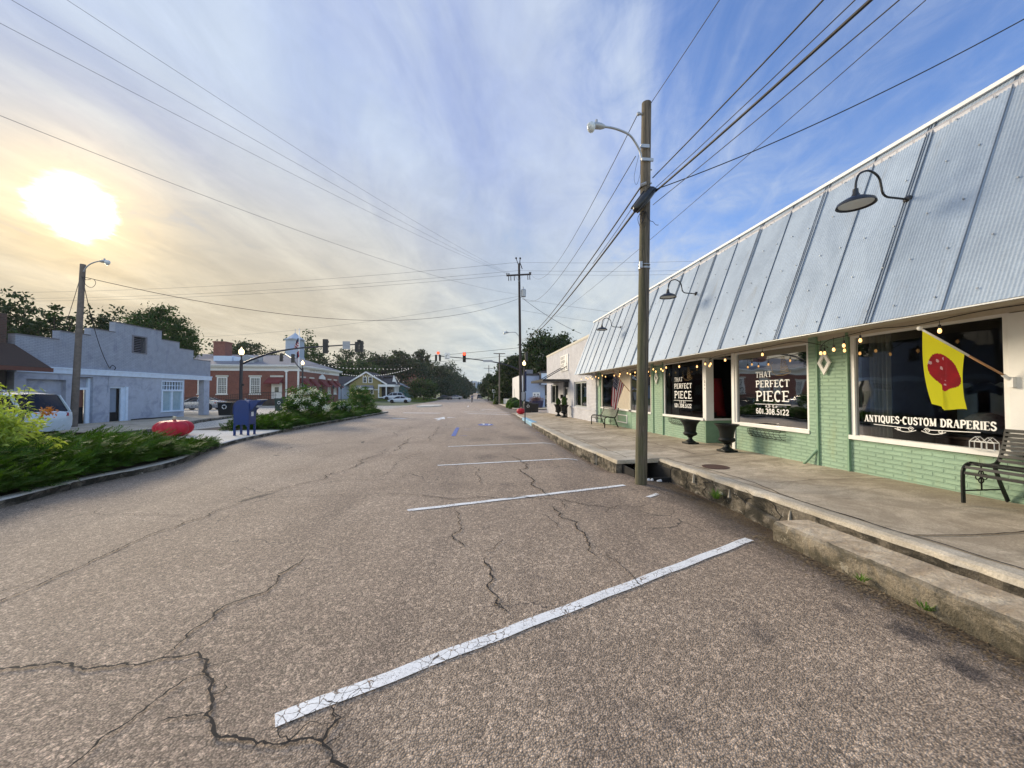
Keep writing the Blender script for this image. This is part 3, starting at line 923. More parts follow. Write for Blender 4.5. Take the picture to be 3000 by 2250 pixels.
# end of the far kerb over the storm drain: slab on top, dark throat beneath
db = MB()
db.hexa([(2.98, 7.74, .09), (4.04, 7.74, .11), (4.04, 9.03, .11), (2.94, 9.03, .09), (2.99, 7.74, SW(3, 7.74) + .003), (4.04, 7.74, SW(4.04, 7.74) + .003), (4.04, 9.03, SW(4.04, 9.03) + .003), (2.95, 9.03, SW(3, 9.03) + .003)])
tag(db.build('drain_lintel', M['kerb_top'], bevel=.012), kind='structure')
db = MB()
for x0, x1, y0, y1 in ((3.84, 3.86, 7.15, 9.0), (3.10, 3.12, 7.15, 9.0), (3.10, 3.86, 7.13, 7.15), (3.10, 3.86, 8.98, 9.0)):
    db.box(x0, x1, y0, y1, -.6, -.065 if y1 < 7.2 else .085)
db.box(3.10, 3.86, 7.13, 9.0, -.62, -.6)
tag(db.build('storm_drain', M['dark_hole']), kind='structure')
dk = MB(); dk.box(2.97, 3.10, 7.76, 9.02, -.2, .088)
tag(dk.build('kerb', M['kerb_face'], bevel=.01), kind='structure')

# grooves between pavement slabs and cracks in them
gb = MB()
for pts, w_ in (([(4.04, -8), (4.05, 2.2), (4.03, 4.5), (4.05, 7.7)], .014), ([(4.05, 3.15), (5.0, 3.05), (6.2, 3.16)], .016), ([(4.45, 5.25), (5.1, 5.32), (6.2, 5.12)], .010),
                ([(3.7, 7.78), (4.4, 7.72), (5.4, 7.95), (6.2, 7.9)], .014), ([(4.55, 6.35), (4.95, 6.1), (5.7, 5.9), (6.1, 5.75)], .009), ([(3.3, 8.0), (3.32, 12), (3.3, 18)], .012),
                ([(4.9, 8), (4.95, 12), (4.9, 18), (4.9, 24)], .014), ([(3.3, 11.2), (6.2, 11.5)], .016), ([(3.3, 14.6), (6.2, 14.8)], .016), ([(3.4, 18.2), (6.2, 18.3)], .018), ([(3.4, 22), (6.1, 22)], .02), ([(3.4, 26), (6.1, 26)], .02), ([(3.5, 30), (6.1, 30)], .02),
                ([(4.05, 0.2), (6.2, .2)], .014)):
    ribbon(gb, jag(pts, .03, 4), w_, .0085, fn=SW)
tag(gb.build('pavement_joints', M['crack']), kind='structure')

# the long concrete step at the kerb
stp = thing('concrete_step', (3.42, 3.05, G(3.4, 3)), 'long worn concrete step block at the foot of the tall kerb', 'step')
b = MB(); r_ = random.Random(9)
N = 40
for i in range(N + 1):
    y = 2.06 + (4.05 - 2.06) * i / N
    zt = 0.16 - 0.03 * i / N
    e = [r_.gauss(0, .006) for _ in range(6)]
    for x, z in ((3.40 + e[0], -.12), (3.395 + e[1], zt * .5), (3.405 + e[2], zt - .025), (3.43 + e[3] * .4, zt + e[4] * .4), (3.6, zt + .004 + e[5] * .3), (3.84, zt + .002)):
        b.v.append((x, y, z))
for i in range(N):
    for j in range(5):
        a = i * 6 + j; b.face((a, a + 1, a + 7, a + 6), 0 if j > 2 else 1)
b.face(range(6), 1); b.face([N * 6 + q for q in range(6)], 1)
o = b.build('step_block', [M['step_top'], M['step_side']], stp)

# cracks and a broken-off wedge in the old kerb face
b = MB()
for y0, z0_, z1_ in ((6.55, -.12, .17), (6.05, -.1, .19), (5.0, -.13, .22), (4.45, -.1, .2)):
    pts = [(3.826 - .006 * (k % 2), y0 + rr.gauss(0, .035) * k * .5, z0_ + (z1_ - z0_) * k / 6) for k in range(7)]
    b.tube(pts, [.009, .006, .008, .005, .007, .005, .003], 4)
b.tube([(3.81, 4.35 + .12 * k, -.10 + .028 * k + rr.gauss(0, .008)) for k in range(9)], [.008] * 9, 4)
tag(b.build('kerb_cracks', M['dark_hole']), kind='structure')
b = MB(); b.hexa([(3.70, 4.22, -.20), (3.82, 4.20, -.20), (3.82, 5.02, -.20), (3.76, 5.0, -.20), (3.745, 4.22, -.035), (3.81, 4.22, -.02), (3.82, 5.0, .07), (3.79, 5.0, .06)])
tag(b.build('kerb', M['kerb_face'], bevel=.012), kind='structure')
b = MB()
for y0, w_, h_ in ((6.32, .03, .15), (5.55, .10, .03), (5.38, .02, .12), (4.28, .025, .14)):
    b.hexa([(3.80, y0, .02), (3.84, y0, .02), (3.84, y0 + w_, .02), (3.80, y0 + w_, .02), (3.822, y0 + .01, .02 + h_), (3.84, y0 + .01, .02 + h_), (3.84, y0 + w_ * .7, .02 + h_), (3.822, y0 + w_ * .7, .02 + h_)])
tag(b.build('kerb_patch', M['kerb_top']), kind='structure')

# manhole cover
mh = MB(); mh.lathe([(.001, 0), (.225, 0), (.232, .006), (.222, .010), (.205, .008), (.2, .0095), (.001, .010)], (4.41, 6.58, SW(4.41, 6.58) + .001), 32)
o = mh.build('manhole_cover', M['manhole']); tag(o, 'round rusty brown iron cover set in the pavement by the step', 'manhole cover')

# debris: leaf litter and grit along the kerb, litter in the drain
def scatter_bits(name, n, fx, size, mt, label=None, kind='stuff', zoff=.008, fn=G, seed=1):
    r_ = np.random.RandomState(seed); V = []; Fq = []
    for i in range(n):
        x, y = fx(r_); s_ = size * r_.uniform(.4, 1.5); a = r_.uniform(0, 6.28); t = r_.uniform(-.5, .5)
        c, d = math.cos(a) * s_, math.sin(a) * s_; z = fn(x, y) + zoff + abs(t) * s_
        b_ = len(V)
        V += [(x - c, y - d, z - t * s_ * .5), (x + d * .5, y - c * .5, z), (x + c, y + d, z + t * s_ * .5), (x - d * .5, y + c * .5, z)]
        Fq.append((b_, b_ + 1, b_ + 2, b_ + 3))
    o_ = np_mesh(name, V, Fq, mt); tag(o_, kind=kind)
    return o_


M['bits'] = leaf_mat('dead_leaf_bits', (0.05, 0.03, 0.018), (0.26, 0.19, 0.11), 0.1)
scatter_bits('gutter_debris', 5200, lambda r: (3.38 - abs(r.normal(0, .15)), r.uniform(.4, 4.1)), .012, M['bits'], seed=1)
scatter_bits('gutter_debris', 7000, lambda r: (3.80 - abs(r.normal(0, .24)), r.uniform(4.05, 7.12)), .012, M['bits'], seed=2)
scatter_bits('gutter_debris', 1800, lambda r: (2.9 - abs(r.normal(0, .16)), r.uniform(8.0, 20)), .014, M['bits'], seed=3)
scatter_bits('pavement_bits', 160, lambda r: (r.uniform(4.1, 6.1), r.uniform(2, 16)), .010, M['bits'], fn=SW, seed=5)


def tuft(loc, n, h, mt, seed, label):
    r_ = random.Random(seed); b = MB()
    for i in range(n):
        a = r_.uniform(0, 6.28); l = h * r_.uniform(.5, 1.2); o_ = r_.uniform(0, .04); lean = r_.uniform(.3, 1.1)
        p0 = Vector(loc) + Vector((math.cos(a) * o_, math.sin(a) * o_, 0)); d = Vector((math.cos(a) * lean, math.sin(a) * lean, 1)).normalized()
        q = Vector((-math.sin(a), math.cos(a), 0)) * .005
        p1 = p0 + d * l * .6; p2 = p1 + Vector((d.x, d.y, d.z - .6)).normalized() * l * .45
        b.poly([p0 - q, p0 + q, p1 + q, p1 - q]); b.poly([p1 - q, p1 + q, p2])
    o_ = b.build('weed', mt); return tag(o_, label, 'weed', 'weeds in the gutter')


tuft((3.72, 5.55, G(0, 5.5)), 60, .16, M['weed'], 1, 'green weed growing at the kerb foot between the pole and the step')
tuft((3.33, 3.0, G(0, 3)), 26, .06, M['weed'], 2, 'tiny green weed at the foot of the concrete step, farther one')
tuft((3.36, 2.55, G(0, 2.5)), 26, .06, M['weed'], 3, 'tiny green weed at the foot of the concrete step, nearer one')

# ---- left islands: kerb all round, planting soil, pale concrete crossing between them
ISL = 0.13
isl = lambda x, y: G(x, y) + ISL
front = [(-7.6, -3.0), (-6.85, 1.0), (-6.65, 4.0), (-6.68, 6.06), (-6.86, 7.45), (-6.75, 8.5), (-6.85, 9.6), (-7.46, 11.37), (-8.00, 13.9), (-8.15, 16.3), (-8.28, 18.2), (-8.27, 20.5), (-8.17, 23.3), (-8.0, 29), (-7.88, 35.8)]
back = [(-9.6, 36.1), (-10.6, 30), (-11.6, 24), (-12.2, 18), (-12.6, 12), (-12.8, 5), (-12.6, -3)]
kerb('kerb', front, -0.17, [M['island_walk'], M['kerb_face']], fn=isl, seed=11, rough_=.006)
kerb('kerb', [(-7.88, 35.85), (-8.6, 36.25), (-9.6, 36.15), (-10.6, 30), (-11.6, 24), (-12.2, 18), (-12.6, 12), (-12.8, 5), (-12.6, -3)], -0.17, [M['island_walk'], M['kerb_face']], fn=isl, seed=12, rough_=.006)


def fill(name, poly, top, mt):
    b = MB(); b.poly([(x, y, top(x, y)) for x, y in poly]); o_ = b.build(name, mt); tag(o_, kind='structure'); return o_


def fx_(y):      # front kerb x at y
    for (xa, ya), (xb, yb) in zip(front, front[1:]):
        if ya <= y <= yb: return xa + (xb - xa) * (y - ya) / (yb - ya)
    return front[-1][0]


def bx_(y):
    for (xa, ya), (xb, yb) in zip(back, back[1:]):
        if yb <= y <= ya: return xa + (xb - xa) * (y - ya) / (yb - ya)
    return back[0][0]


def island_fill(name, y0, y1, mt, dz):
    b = MB()
    b.grid(lambda s_, t: ((lambda y: (bx_(y) + .1 + (fx_(y) - bx_(y) - .25) * s_, y, isl(0, y) + dz))(y0 + (y1 - y0) * t)), 2, 30)
    return tag(b.build(name, mt), kind='structure')


island_fill('planting_bed', -2.8, 12.5, M['soil'], -.02)
island_fill('island_paving', 12.5, 17.2, M['island_walk'], .002)
island_fill('planting_bed', 17.2, 36.0, M['soil'], -.02)

# pavement in front of the blue building, with its kerb
bw = lambda x, y: G(x, y) + .15
bwf = [(-13.9, 16.5), (-13.95, 18.7), (-15.2, 22), (-16.2, 24.6), (-17.2, 29.8), (-17.9, 33.5), (-20.5, 36.5)]
kerb('kerb', bwf, -.16, [M['kerb_face'], M['kerb_face']], fn=bw, seed=13, rough_=.006)
b = MB(); pts = along([(x, y, 0) for x, y in bwf], 6); b.poly([(p.x - .1, p.y, bw(p.x, p.y)) for p in pts] + [(-31, 36.5, bw(0, 36.5)), (-31, 16.5, bw(0, 16.5))])
tag(b.build('pavement', M['walk']), kind='structure')
# small island tip in the junction, tan paving over the road, lawns
b = MB(); pl = [(-7.7, 51.6), (-5.8, 52.2), (-4.7, 55.8), (-5.2, 60), (-8.0, 60)]; b.prism([(x, y, G(x, y) - .05) for x, y in pl], (0, 0, .2))
tag(b.build('traffic_island', M['island_walk'], bevel=.02), kind='structure')
b = MB(); b.poly([(x, y, G(x, y) + .10) for x, y in [(4.5, 42.5), (6.0, 41.0), (30, 41.0), (30, 47.5), (6.4, 47.8), (5.9, 61), (5.3, 66), (4.3, 66)]])
tag(b.build('pavement', M['tan']), kind='structure')
kerb('kerb', [(6.3, 40.7), (5.0, 41.5), (4.35, 43.5), (4.15, 50), (4.1, 66)], .18, [M['island_walk'], M['kerb_face']], fn=lambda x, y: G(x, y) + .12, seed=14, rough_=.004)
sheet('lawn', [4.5, 8, 20, 60], [66, 70, 80, 90, 100, 110, 120, 135, 150], M['grass_base'], .06)
sheet('lawn', [-26.5, -20, -17, -14, -11.3], [60, 61.5], M['grass_base'], .08)
sheet('lawn', [-60, -44, -36, -30, -26.9], [56.5, 62.4], M['grass_base'], .08)
sheet('lawn', [-60, -30, -24, -20, -17, -14, -12, -10.6], [86, 90, 94, 98, 105, 115, 125, 135, 150], M['grass_base'], .05)
b = MB(); b.poly([(x, y, G(x, y) + .1) for x, y in [(-60, 53.6), (-20, 53.6), (-20, 56.3), (-60, 56.3)]])
tag(b.build('pavement', M['island_walk']), kind='structure')

# ================================================================== LETTERING (stroke letters with slab serifs)
def arc(cx, cy, rx, ry, a0, a1, n=12):
    return [(cx + rx * math.cos(rad(a0 + (a1 - a0) * i / n)), cy + ry * math.sin(rad(a0 + (a1 - a0) * i / n))) for i in range(n + 1)]


# glyph: (width, [(stroke, thick?)...], [serif centres (x, y)])
GL = {
    'T': (.62, [([(.31, 0), (.31, 1)], 1), ([(.04, .97), (.58, .97)], 0), ([(.04, .97), (.04, .78)], 0), ([(.58, .97), (.58, .78)], 0)], [(.31, 0)]),
    'H': (.70, [([(.14, 0), (.14, 1)], 1), ([(.56, 0), (.56, 1)], 1), ([(.14, .5), (.56, .5)], 0)], [(.14, 0), (.56, 0), (.14, 1), (.56, 1)]),
    'A': (.70, [([(.10, 0), (.33, 1)], 0), ([(.35, 1), (.60, 0)], 1), ([(.19, .34), (.52, .34)], 0)], [(.10, 0), (.60, 0)]),
    'P': (.62, [([(.14, 0), (.14, 1)], 1), ([(.14, .97)] + arc(.32, .73, .24, .24, 90, -90) + [(.14, .49)], .7)], [(.14, 0), (.10, 1)]),
    'E': (.60, [([(.14, 0), (.14, 1)], 1), ([(.14, .97), (.53, .97), (.53, .80)], 0), ([(.14, .51), (.42, .51)], 0), ([(.14, .03), (.55, .03), (.55, .22)], 0)], [(.09, 0), (.09, 1), (.42, .51, 1)]),
    'R': (.66, [([(.14, 0), (.14, 1)], 1), ([(.14, .97)] + arc(.32, .74, .22, .23, 90, -90) + [(.14, .51)], .7), ([(.32, .51), (.56, 0)], 1)], [(.14, 0), (.09, 1), (.56, 0)]),
    'F': (.58, [([(.14, 0), (.14, 1)], 1), ([(.14, .97), (.53, .97), (.53, .80)], 0), ([(.14, .51), (.42, .51)], 0)], [(.14, 0), (.09, 1), (.42, .51, 1)]),
    'C': (.64, [(arc(.34, .5, .25, .48, 50, 310, 20), 1), ([(.51, .98), (.51, .72)], 0)], []),
    'I': (.30, [([(.15, 0), (.15, 1)], 1)], [(.15, 0), (.15, 1)]),
    'N': (.72, [([(.14, 0), (.14, 1)], 0), ([(.14, 1), (.58, 0)], 1), ([(.58, 0), (.58, 1)], 0)], [(.14, 0), (.10, 1), (.58, 1)]),
    'Q': (.70, [(arc(.35, .5, .26, .48, 0, 360, 24), .8), ([(.30, .22), (.44, .02), (.62, -.14)], .7)], []),
    'O': (.68, [(arc(.34, .5, .25, .48, 0, 360, 24), .8)], []),
    'U': (.70, [([(.14, 1), (.14, .32)] + arc(.34, .30, .20, .28, 180, 360) + [(.54, 1)], .8)], [(.14, 1), (.54, 1)]),
    'S': (.56, [([(.48, .78)] + arc(.28, .75, .19, .22, 20, 230, 12) + arc(.28, .26, .21, .23, 60, -160, 12), .8), ([(.49, .98), (.49, .74)], 0), ([(.07, .02), (.07, .26)], 0)], []),
    'M': (.84, [([(.13, 0), (.13, 1)], 0), ([(.13, 1), (.42, .05)], 1), ([(.42, .05), (.70, 1)], 0), ([(.70, 0), (.70, 1)], 1)], [(.13, 0), (.10, 1), (.70, 0), (.73, 1)]),
    'D': (.68, [([(.14, 0), (.14, 1)], 1), ([(.14, .97)] + arc(.28, .5, .32, .47, 90, -90, 16) + [(.14, .03)], .8)], [(.09, 0), (.09, 1)]),
    'B': (.62, [([(.14, 0), (.14, 1)], 1), ([(.14, .97)] + arc(.32, .745, .2, .225, 90, -90) + [(.14, .52)], .7), ([(.32, .52)] + arc(.33, .275, .22, .245, 90, -90) + [(.14, .03)], .7)], []),
    'L': (.56, [([(.14, 0), (.14, 1)], 1), ([(.14, .03), (.50, .03), (.50, .2)], 0)], [(.10, 0), (.14, 1)]),
    'J': (.50, [([(.34, 1), (.34, .25)] + arc(.2, .24, .14, .2, 0, -170), 1)], [(.34, 1)]),
    'V': (.66, [([(.08, 1), (.32, 0)], 1), ([(.32, 0), (.56, 1)], 0)], [(.08, 1), (.56, 1)]),
    '0': (.56, [(arc(.28, .5, .20, .47, 0, 360, 24), 1)], []),
    '1': (.40, [([(.06, .80), (.21, .97), (.21, 0)], 1)], [(.21, 0)]),
    '2': (.56, [(arc(.27, .72, .19, .25, 170, -40, 14) + [(.08, .05)], .9), ([(.06, .05), (.50, .05), (.50, .22)], .6)], []),
    '3': (.56, [(arc(.26, .74, .19, .22, 160, -80, 12), .9), (arc(.26, .27, .21, .25, 80, -165, 12), .9)], []),
    '4': (.58, [([(.42, 0), (.42, 1), (.06, .3), (.54, .3)], .8)], []),
    '5': (.56, [([(.48, .95), (.14, .95), (.12, .54)], .7), (arc(.26, .31, .22, .28, 110, -165, 14), .9)], []),
    '6': (.56, [([(.44, .93)] + arc(.36, .5, .28, .46, 110, 180, 8) + arc(.28, .29, .20, .26, 180, 540, 18), .9)], []),
    '8': (.56, [(arc(.28, .74, .17, .22, 0, 360, 16), .9), (arc(.28, .27, .21, .25, 0, 360, 16), .9)], []),
    '.': (.26, [([(.13, 0), (.13, .14)], 1.2)], []),
    '-': (.34, [([(.17, .42), (.17, .58)], 1.2)], []),
    ' ': (.34, [], []),
}


def text_w(s_, cw=1.0, gap=.06):
    return sum((GL[c][0] + gap) * cw for c in s_)


class Letters:
    """flat lettering on a plane: origin o, unit vectors u (reading direction), v (up), nrm towards the reader"""
    def __init__(s, o, u, v, nrm, off=.004):
        s.o = Vector(o); s.u = Vector(u); s.v_ = Vector(v); s.nn = Vector(nrm); s.off = off; s.b = MB(); s.i = 0

    def P(s, x, y):
        return s.o + s.u * x + s.v_ * y + s.nn * (s.off + s.i * 0.00012)

    def stroke(s, pts, t):
        s.i = (s.i + 1) % 14
        n = len(pts); base = len(s.b.v)
        for i, p in enumerate(pts):
            a = Vector(pts[max(i - 1, 0)]); c = Vector(pts[min(i + 1, n - 1)]); d = (c - a)
            d = d.normalized() if d.length > 1e-9 else Vector((1, 0)); q = Vector((-d.y, d.x)) * t / 2
            for sg in (1, -1): s.b.v.append(tuple(s.P(p[0] + q.x * sg, p[1] + q.y * sg)))
        for i in range(n - 1): s.b.face((base + 2 * i, base + 2 * i + 1, base + 2 * i + 3, base + 2 * i + 2))

    def text(s, x, y, txt, h, width=None, thick=.18, thin=.10, serif=.12, gap=.07):
        cw = h
        if width is not None: cw = width / text_w(txt, 1.0, gap)
        for ch in txt:
            w_, strokes, ser = GL[ch]
            for pts, k in strokes:
                t = (thin + (thick - thin) * k) * min(h, cw * 1.25)
                s.stroke([(x + px * cw, y + py * h) for px, py in pts], t)
            if serif:
                for q in ser:
                    if len(q) == 3:
                        s.stroke([(x + q[0] * cw, y + (q[1] - .08) * h), (x + q[0] * cw, y + (q[1] + .08) * h)], thin * h); continue
                    yy = q[1] * h + (thin * h / 2 if q[1] < .5 else -thin * h / 2)
                    s.stroke([(x + (q[0] - serif) * cw, y + yy), (x + (q[0] + serif) * cw, y + yy)], thin * h)
            x += (w_ + gap) * cw
        return x

    def scroll(s, x, y, w_, h, t):
        for sg in (1, -1):
            pts = [(x + sg * (w_ * .10 + .0), y - h * .2)]
            for i in range(26):
                a = i / 25; r = .36 * h * (1 - a * .75)
                pts.append((x + sg * (w_ * .16 - r * math.cos(a * 9.5) * 1.0 + 0), y - h * .35 + r * math.sin(a * 9.5)))
            s.stroke(pts, t)
            pts = []
            for i in range(30):
                a = i / 29
                pts.append((x + sg * w_ * (.05 + .45 * a), y - h * .45 - h * .35 * math.sin(a * 3.3)))
            s.stroke(pts, t)
            pts = []
            for i in range(22):
                a = i / 21; r = .28 * h * (1 - a * .7)
                pts.append((x + sg * (w_ * .40 + r * math.cos(-1.2 + a * 8)), y - h * .42 + r * math.sin(-1.2 + a * 8)))
            s.stroke(pts, t)


# ================================================================== THE GREEN BRICK SHOP
W = 6.2
SILL, HEAD = 0.90, 2.53
shop = thing('brick_shop', (W, 9, SW(W, 9)), 'long pale green painted brick shop front under a steep corrugated metal awning', 'shop')
b = MB()
GZ = lambda y: SW(W, y) - .1


def wallbox(mb, y0, y1, z0, z1, x0=W, x1=W + .22):
    a, c = (GZ(y0), GZ(y1)) if z0 is None else (z0, z0)
    mb.hexa([(x0, y0, a), (x1, y0, a), (x1, y1, c), (x0, y1, c), (x0, y0, z1), (x1, y0, z1), (x1, y1, z1), (x0, y1, z1)])


wallbox(b, -6.0, 3.46, None, .86)
wallbox(b, 3.46, 5.70, None, .845)
wallbox(b, 5.70, 6.27, None, 2.66, W - .012); wallbox(b, 6.27, 6.45, None, 2.66, W - .03)
wallbox(b, 6.45, 8.48, None, .845)
b.build('wall', M['green_brick'], shop); b = MB()
wallbox(b, 9.70, 11.90, None, .845)
wallbox(b, 11.90, 12.62, None, 2.66, W - .012); wallbox(b, 12.62, 12.76, None, 2.66, W - .03)
wallbox(b, 12.76, 14.50, None, .845)
b.build('wall', M['green_brick'], shop); b = MB(); wallbox(b, 16.55, 18.10, None, .845)
wallbox(b, 18.10, 18.62, None, 2.66, W - .012)
b.build('wall', M['green_brick'], shop)
b = MB()
wallbox(b, 14.50, 16.55, None, .845, W - .006)
each('kickplate', [(W + .002, W + 2.2, 9.66, 9.72, GZ(9.7), .845), (W + .002, W + 2.2, 8.46, 8.50, GZ(8.5), .845)], M['green_paint'], shop)
b.build('green_panel', M['green_paint'], shop)
each('corner_strip', [(W - .045, W - .006, y - .016, y + .016, GZ(y) + .05, 2.6) for y in (5.715, 6.275, 11.93, 12.60, 18.12)], M['green_paint'], shop)
# upper masonry behind the awning, side and back walls, flat roof
b = MB()
b.box(W + .004, W + .25, -6, 18.6, 2.66, 5.2); b.box(W + .22, 16, 18.4, 18.6, -.2, 5.2); b.box(W + .22, 16, -6, -5.8, -.2, 5.2); b.box(15.8, 16, -5.8, 18.4, -.2, 5.2)
b.box(W + .25, 15.8, -5.8, 18.4, 4.9, 5.0)
b.build('upper_wall', M['white_brick'], shop)
b = MB()
b.box(W + .22, 15.8, -5.8, 18.4, .10, .24); b.build('floor', M['int_floor'], shop)
b = MB()
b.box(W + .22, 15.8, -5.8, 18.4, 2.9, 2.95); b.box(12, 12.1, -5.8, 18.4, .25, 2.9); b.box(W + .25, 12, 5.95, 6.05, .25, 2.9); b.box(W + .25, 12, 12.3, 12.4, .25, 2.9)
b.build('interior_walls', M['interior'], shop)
# soffit board
b = MB()
b.hexa([(5.22, -6, 2.50), (W + .02, -6, 2.62), (W + .02, 18.9, 2.62), (5.22, 19.40, 2.50), (5.22, -6, 2.53), (W + .02, -6, 2.65), (W + .02, 18.9, 2.65), (5.22, 19.40, 2.53)])
b.box(W - .02, W + .22, 3.4, 18.1, 2.53, 2.66)
b.build('soffit', M['beige'], shop)


# windows: frame, sill, glass are parts of each window
def window(y0, y1, parent=shop, z0=SILL, z1=HEAD, mats=('white', 'glass'), fw=.05, x=W, sill=True, name='display_window', mull=(), depth=.05, sill_out=.05):
    f = MB()
    f.box(x - .008, x + depth, y0, y0 + fw, z0, z1); f.box(x - .008, x + depth, y1 - fw, y1, z0, z1)
    f.box(x - .006, x + depth, y0 + fw, y1 - fw, z1 - fw * .6, z1)
    for mm in mull: f.box(x - .004, x + depth, mm - .025, mm + .025, z0, z1 - fw * .6)
    o_ = f.build(name, M[mats[0]], parent)
    if sill:
        s_ = MB(); s_.box(x - sill_out, x + .10, y0 - .02, y1 + .02, z0 - .065, z0 + .004); s_.build('sill', M['white'], o_, bevel=.004)
    g = MB(); g.poly([(x + .03, y0 + fw * .5, z0), (x + .03, y1 - fw * .5, z0), (x + .03, y1 - fw * .5, z1 - .01), (x + .03, y0 + fw * .5, z1 - .01)])
    g.build('glass', M[mats[1]], o_)
    return o_


wbig = window(3.80, 5.68, fw=.06)
wB = window(6.46, 8.48, fw=.05)
wA = window(9.72, 11.90, fw=.05)
w0 = window(12.78, 14.66, fw=.07, mats=('cream', 'glass'))
w00 = window(16.12, 18.06, fw=.10, mats=('cream', 'glass'))
wR = window(-2.5, 3.40, fw=.08)
each('pillar', [(W - .03, W + .2, 3.43, 3.81, SILL + .02, 2.52), (W - .03, W + .2, 8.48, 8.58, GZ(8.5), 2.55), (W - .02, W + .2, 9.60, 9.72, .845, 2.55)], M['white'], shop, .006)
b = MB(); b.box(W - .004, W + .03, 14.66, 16.12, SILL - .02, 2.53)
for i in range(9): b.box(W - .009, W - .003, 14.72 + i * .155, 14.735 + i * .155, SILL, 2.5)
b.build('board_panel', M['beige'], shop)
b = MB(); b.box(W - .05, W + .05, 14.4, 16.6, SILL - .055, SILL + .012); b.build('sill', M['white'], shop)
b = MB()
for y0, y1, z0, z1 in ((14.9, 16.0, .64, .68), (14.9, 16.0, .34, .38), (14.9, 14.94, .38, .64), (15.96, 16.0, .38, .64)): b.box(W - .03, W, y0, y1, z0, z1)
b.build('vent_frame', M['white'], shop)
# recessed entry: glazed side, door at the back
b = MB()
b.box(W + .2, W + 2.2, 9.655, 9.725, .845, .90); b.box(W + .2, W + 2.2, 9.655, 9.725, 2.5, 2.55); b.box(W + 1.15, W + 1.2, 9.655, 9.725, .9, 2.5)
b.build('entry_window', M['white'], shop)
each('entry_glass', [(W + .2, W + 2.2, 9.685, 9.69, .9, 2.5), (W + .2, W + 2.2, 8.49, 8.495, .9, 2.5)], M['glass'], shop)
b = MB(); b.box(W + 2.15, W + 2.2, 8.5, 8.62, .25, 2.5); b.box(W + 2.15, W + 2.2, 9.55, 9.66, .25, 2.5); b.box(W + 2.15, W + 2.2, 8.62, 9.55, 2.3, 2.5); b.box(W + 2.15, W + 2.2, 8.62, 9.55, .25, .5)
d_ = b.build('door', M['white'], shop)
b = MB(); b.box(W + 2.17, W + 2.18, 8.62, 9.55, .5, 2.3); b.build('glass', M['glass'], d_)

# diamonds on the brick piers
def diamond(y, z, h=.43, w_=.25):
    b = MB(); x = W - .034
    o_ = [(0, h / 2), (w_ / 2, 0), (0, -h / 2), (-w_ / 2, 0)]; i_ = [(p[0] * .52, p[1] * .52) for p in o_]
    for k in range(4):
        j = (k + 1) % 4
        q = [(x, y + o_[k][0], z + o_[k][1]), (x, y + o_[j][0], z + o_[j][1]), (x, y + i_[j][0], z + i_[j][1]), (x, y + i_[k][0], z + i_[k][1])]
        b.prism(q, (-.03, 0, 0))
    b.build('diamond_ornament', M['white'], shop)


diamond(6.11, 2.125); diamond(12.33, 2.10); diamond(18.40, 2.08, .42, .24)

# lettering on the glass
U, V_ = (0, -1, 0), (0, 0, 1)
def perfect_piece(win, yl, yr, zt, sc):
    L = Letters((W + .026, yl, 0), U, V_, (-1, 0, 0), .001); wd = yl - yr
    L.text(0.0, zt - .13 * sc, 'THAT', .125 * sc, wd * .50, thick=.17)
    L.text(0.0, zt - .345 * sc, 'PERFECT', .145 * sc, wd, thick=.19)
    L.text(0.0, zt - .645 * sc, 'PIECE', .215 * sc, wd, thick=.17)
    L.stroke([(-.03, zt - .71 * sc), (wd + .01, zt - .71 * sc)], .011)
    L.scroll(wd * .47, zt - .72 * sc, wd * .36, .075 * sc, .007)
    L.text(0.0, zt - .92 * sc, '601.308.5122', .115 * sc, wd * .97, thick=.19, serif=.10)
    L.b.build('window_lettering', M['cr_white'], win)
    # rising steam / spring drawing in gold paint above the words
    L = Letters((W + .025, yl, 0), U, V_, (-1, 0, 0), .001)
    cxx = wd * .86
    pts = []
    for i in range(150):
        a = i / 149
        pts.append((cxx + (.030 + .085 * (1 - a)) * math.cos(a * 2 * math.pi * 7) - .05 * a, zt - .06 + .34 * sc * a + .028 * math.sin(a * 2 * math.pi * 7)))
    L.stroke(pts, .0045)
    L.stroke([(cxx + .15, zt - .02), (cxx + .14, zt - .07), (cxx - .05, zt - .11), (cxx - .22, zt - .10), (cxx - .30, zt - .04), (cxx - .36, zt + .12), (cxx - .30, zt + .18)], .005)
    L.b.build('window_drawing', M['gold'], win)


M['gold'] = mat('gold_window_paint', (0.42, 0.27, 0.09), 0.45)
perfect_piece(wB, 7.85, 6.93, 2.06, 1.0)
perfect_piece(wA, 11.30, 10.33, 2.07, 1.0)
L = Letters((W + .026, 5.50, 0), U, V_, (-1, 0, 0), .001)
L.text(0.0, 1.14, 'ANTIQUES-CUSTOM DRAPERIES', .105, 1.55, thick=.20, thin=.08, serif=.12, gap=.05)
L.stroke([(.14, 1.105), (.62, 1.085)], .010); L.stroke([(.86, 1.085), (1.40, 1.105)], .010)
L.scroll(.745, 1.11, .62, .10, .008)
L.b.build('window_lettering', M['cr_white'], wbig)
L = Letters((W - .022, 9.69, 0), U, V_, (-1, 0, 0), .002)
for k, ch in enumerate('214'): L.text(0.02, 1.86 - k * .09, ch, .06, .035, serif=0)
L.b.build('house_number', M['black'], shop)

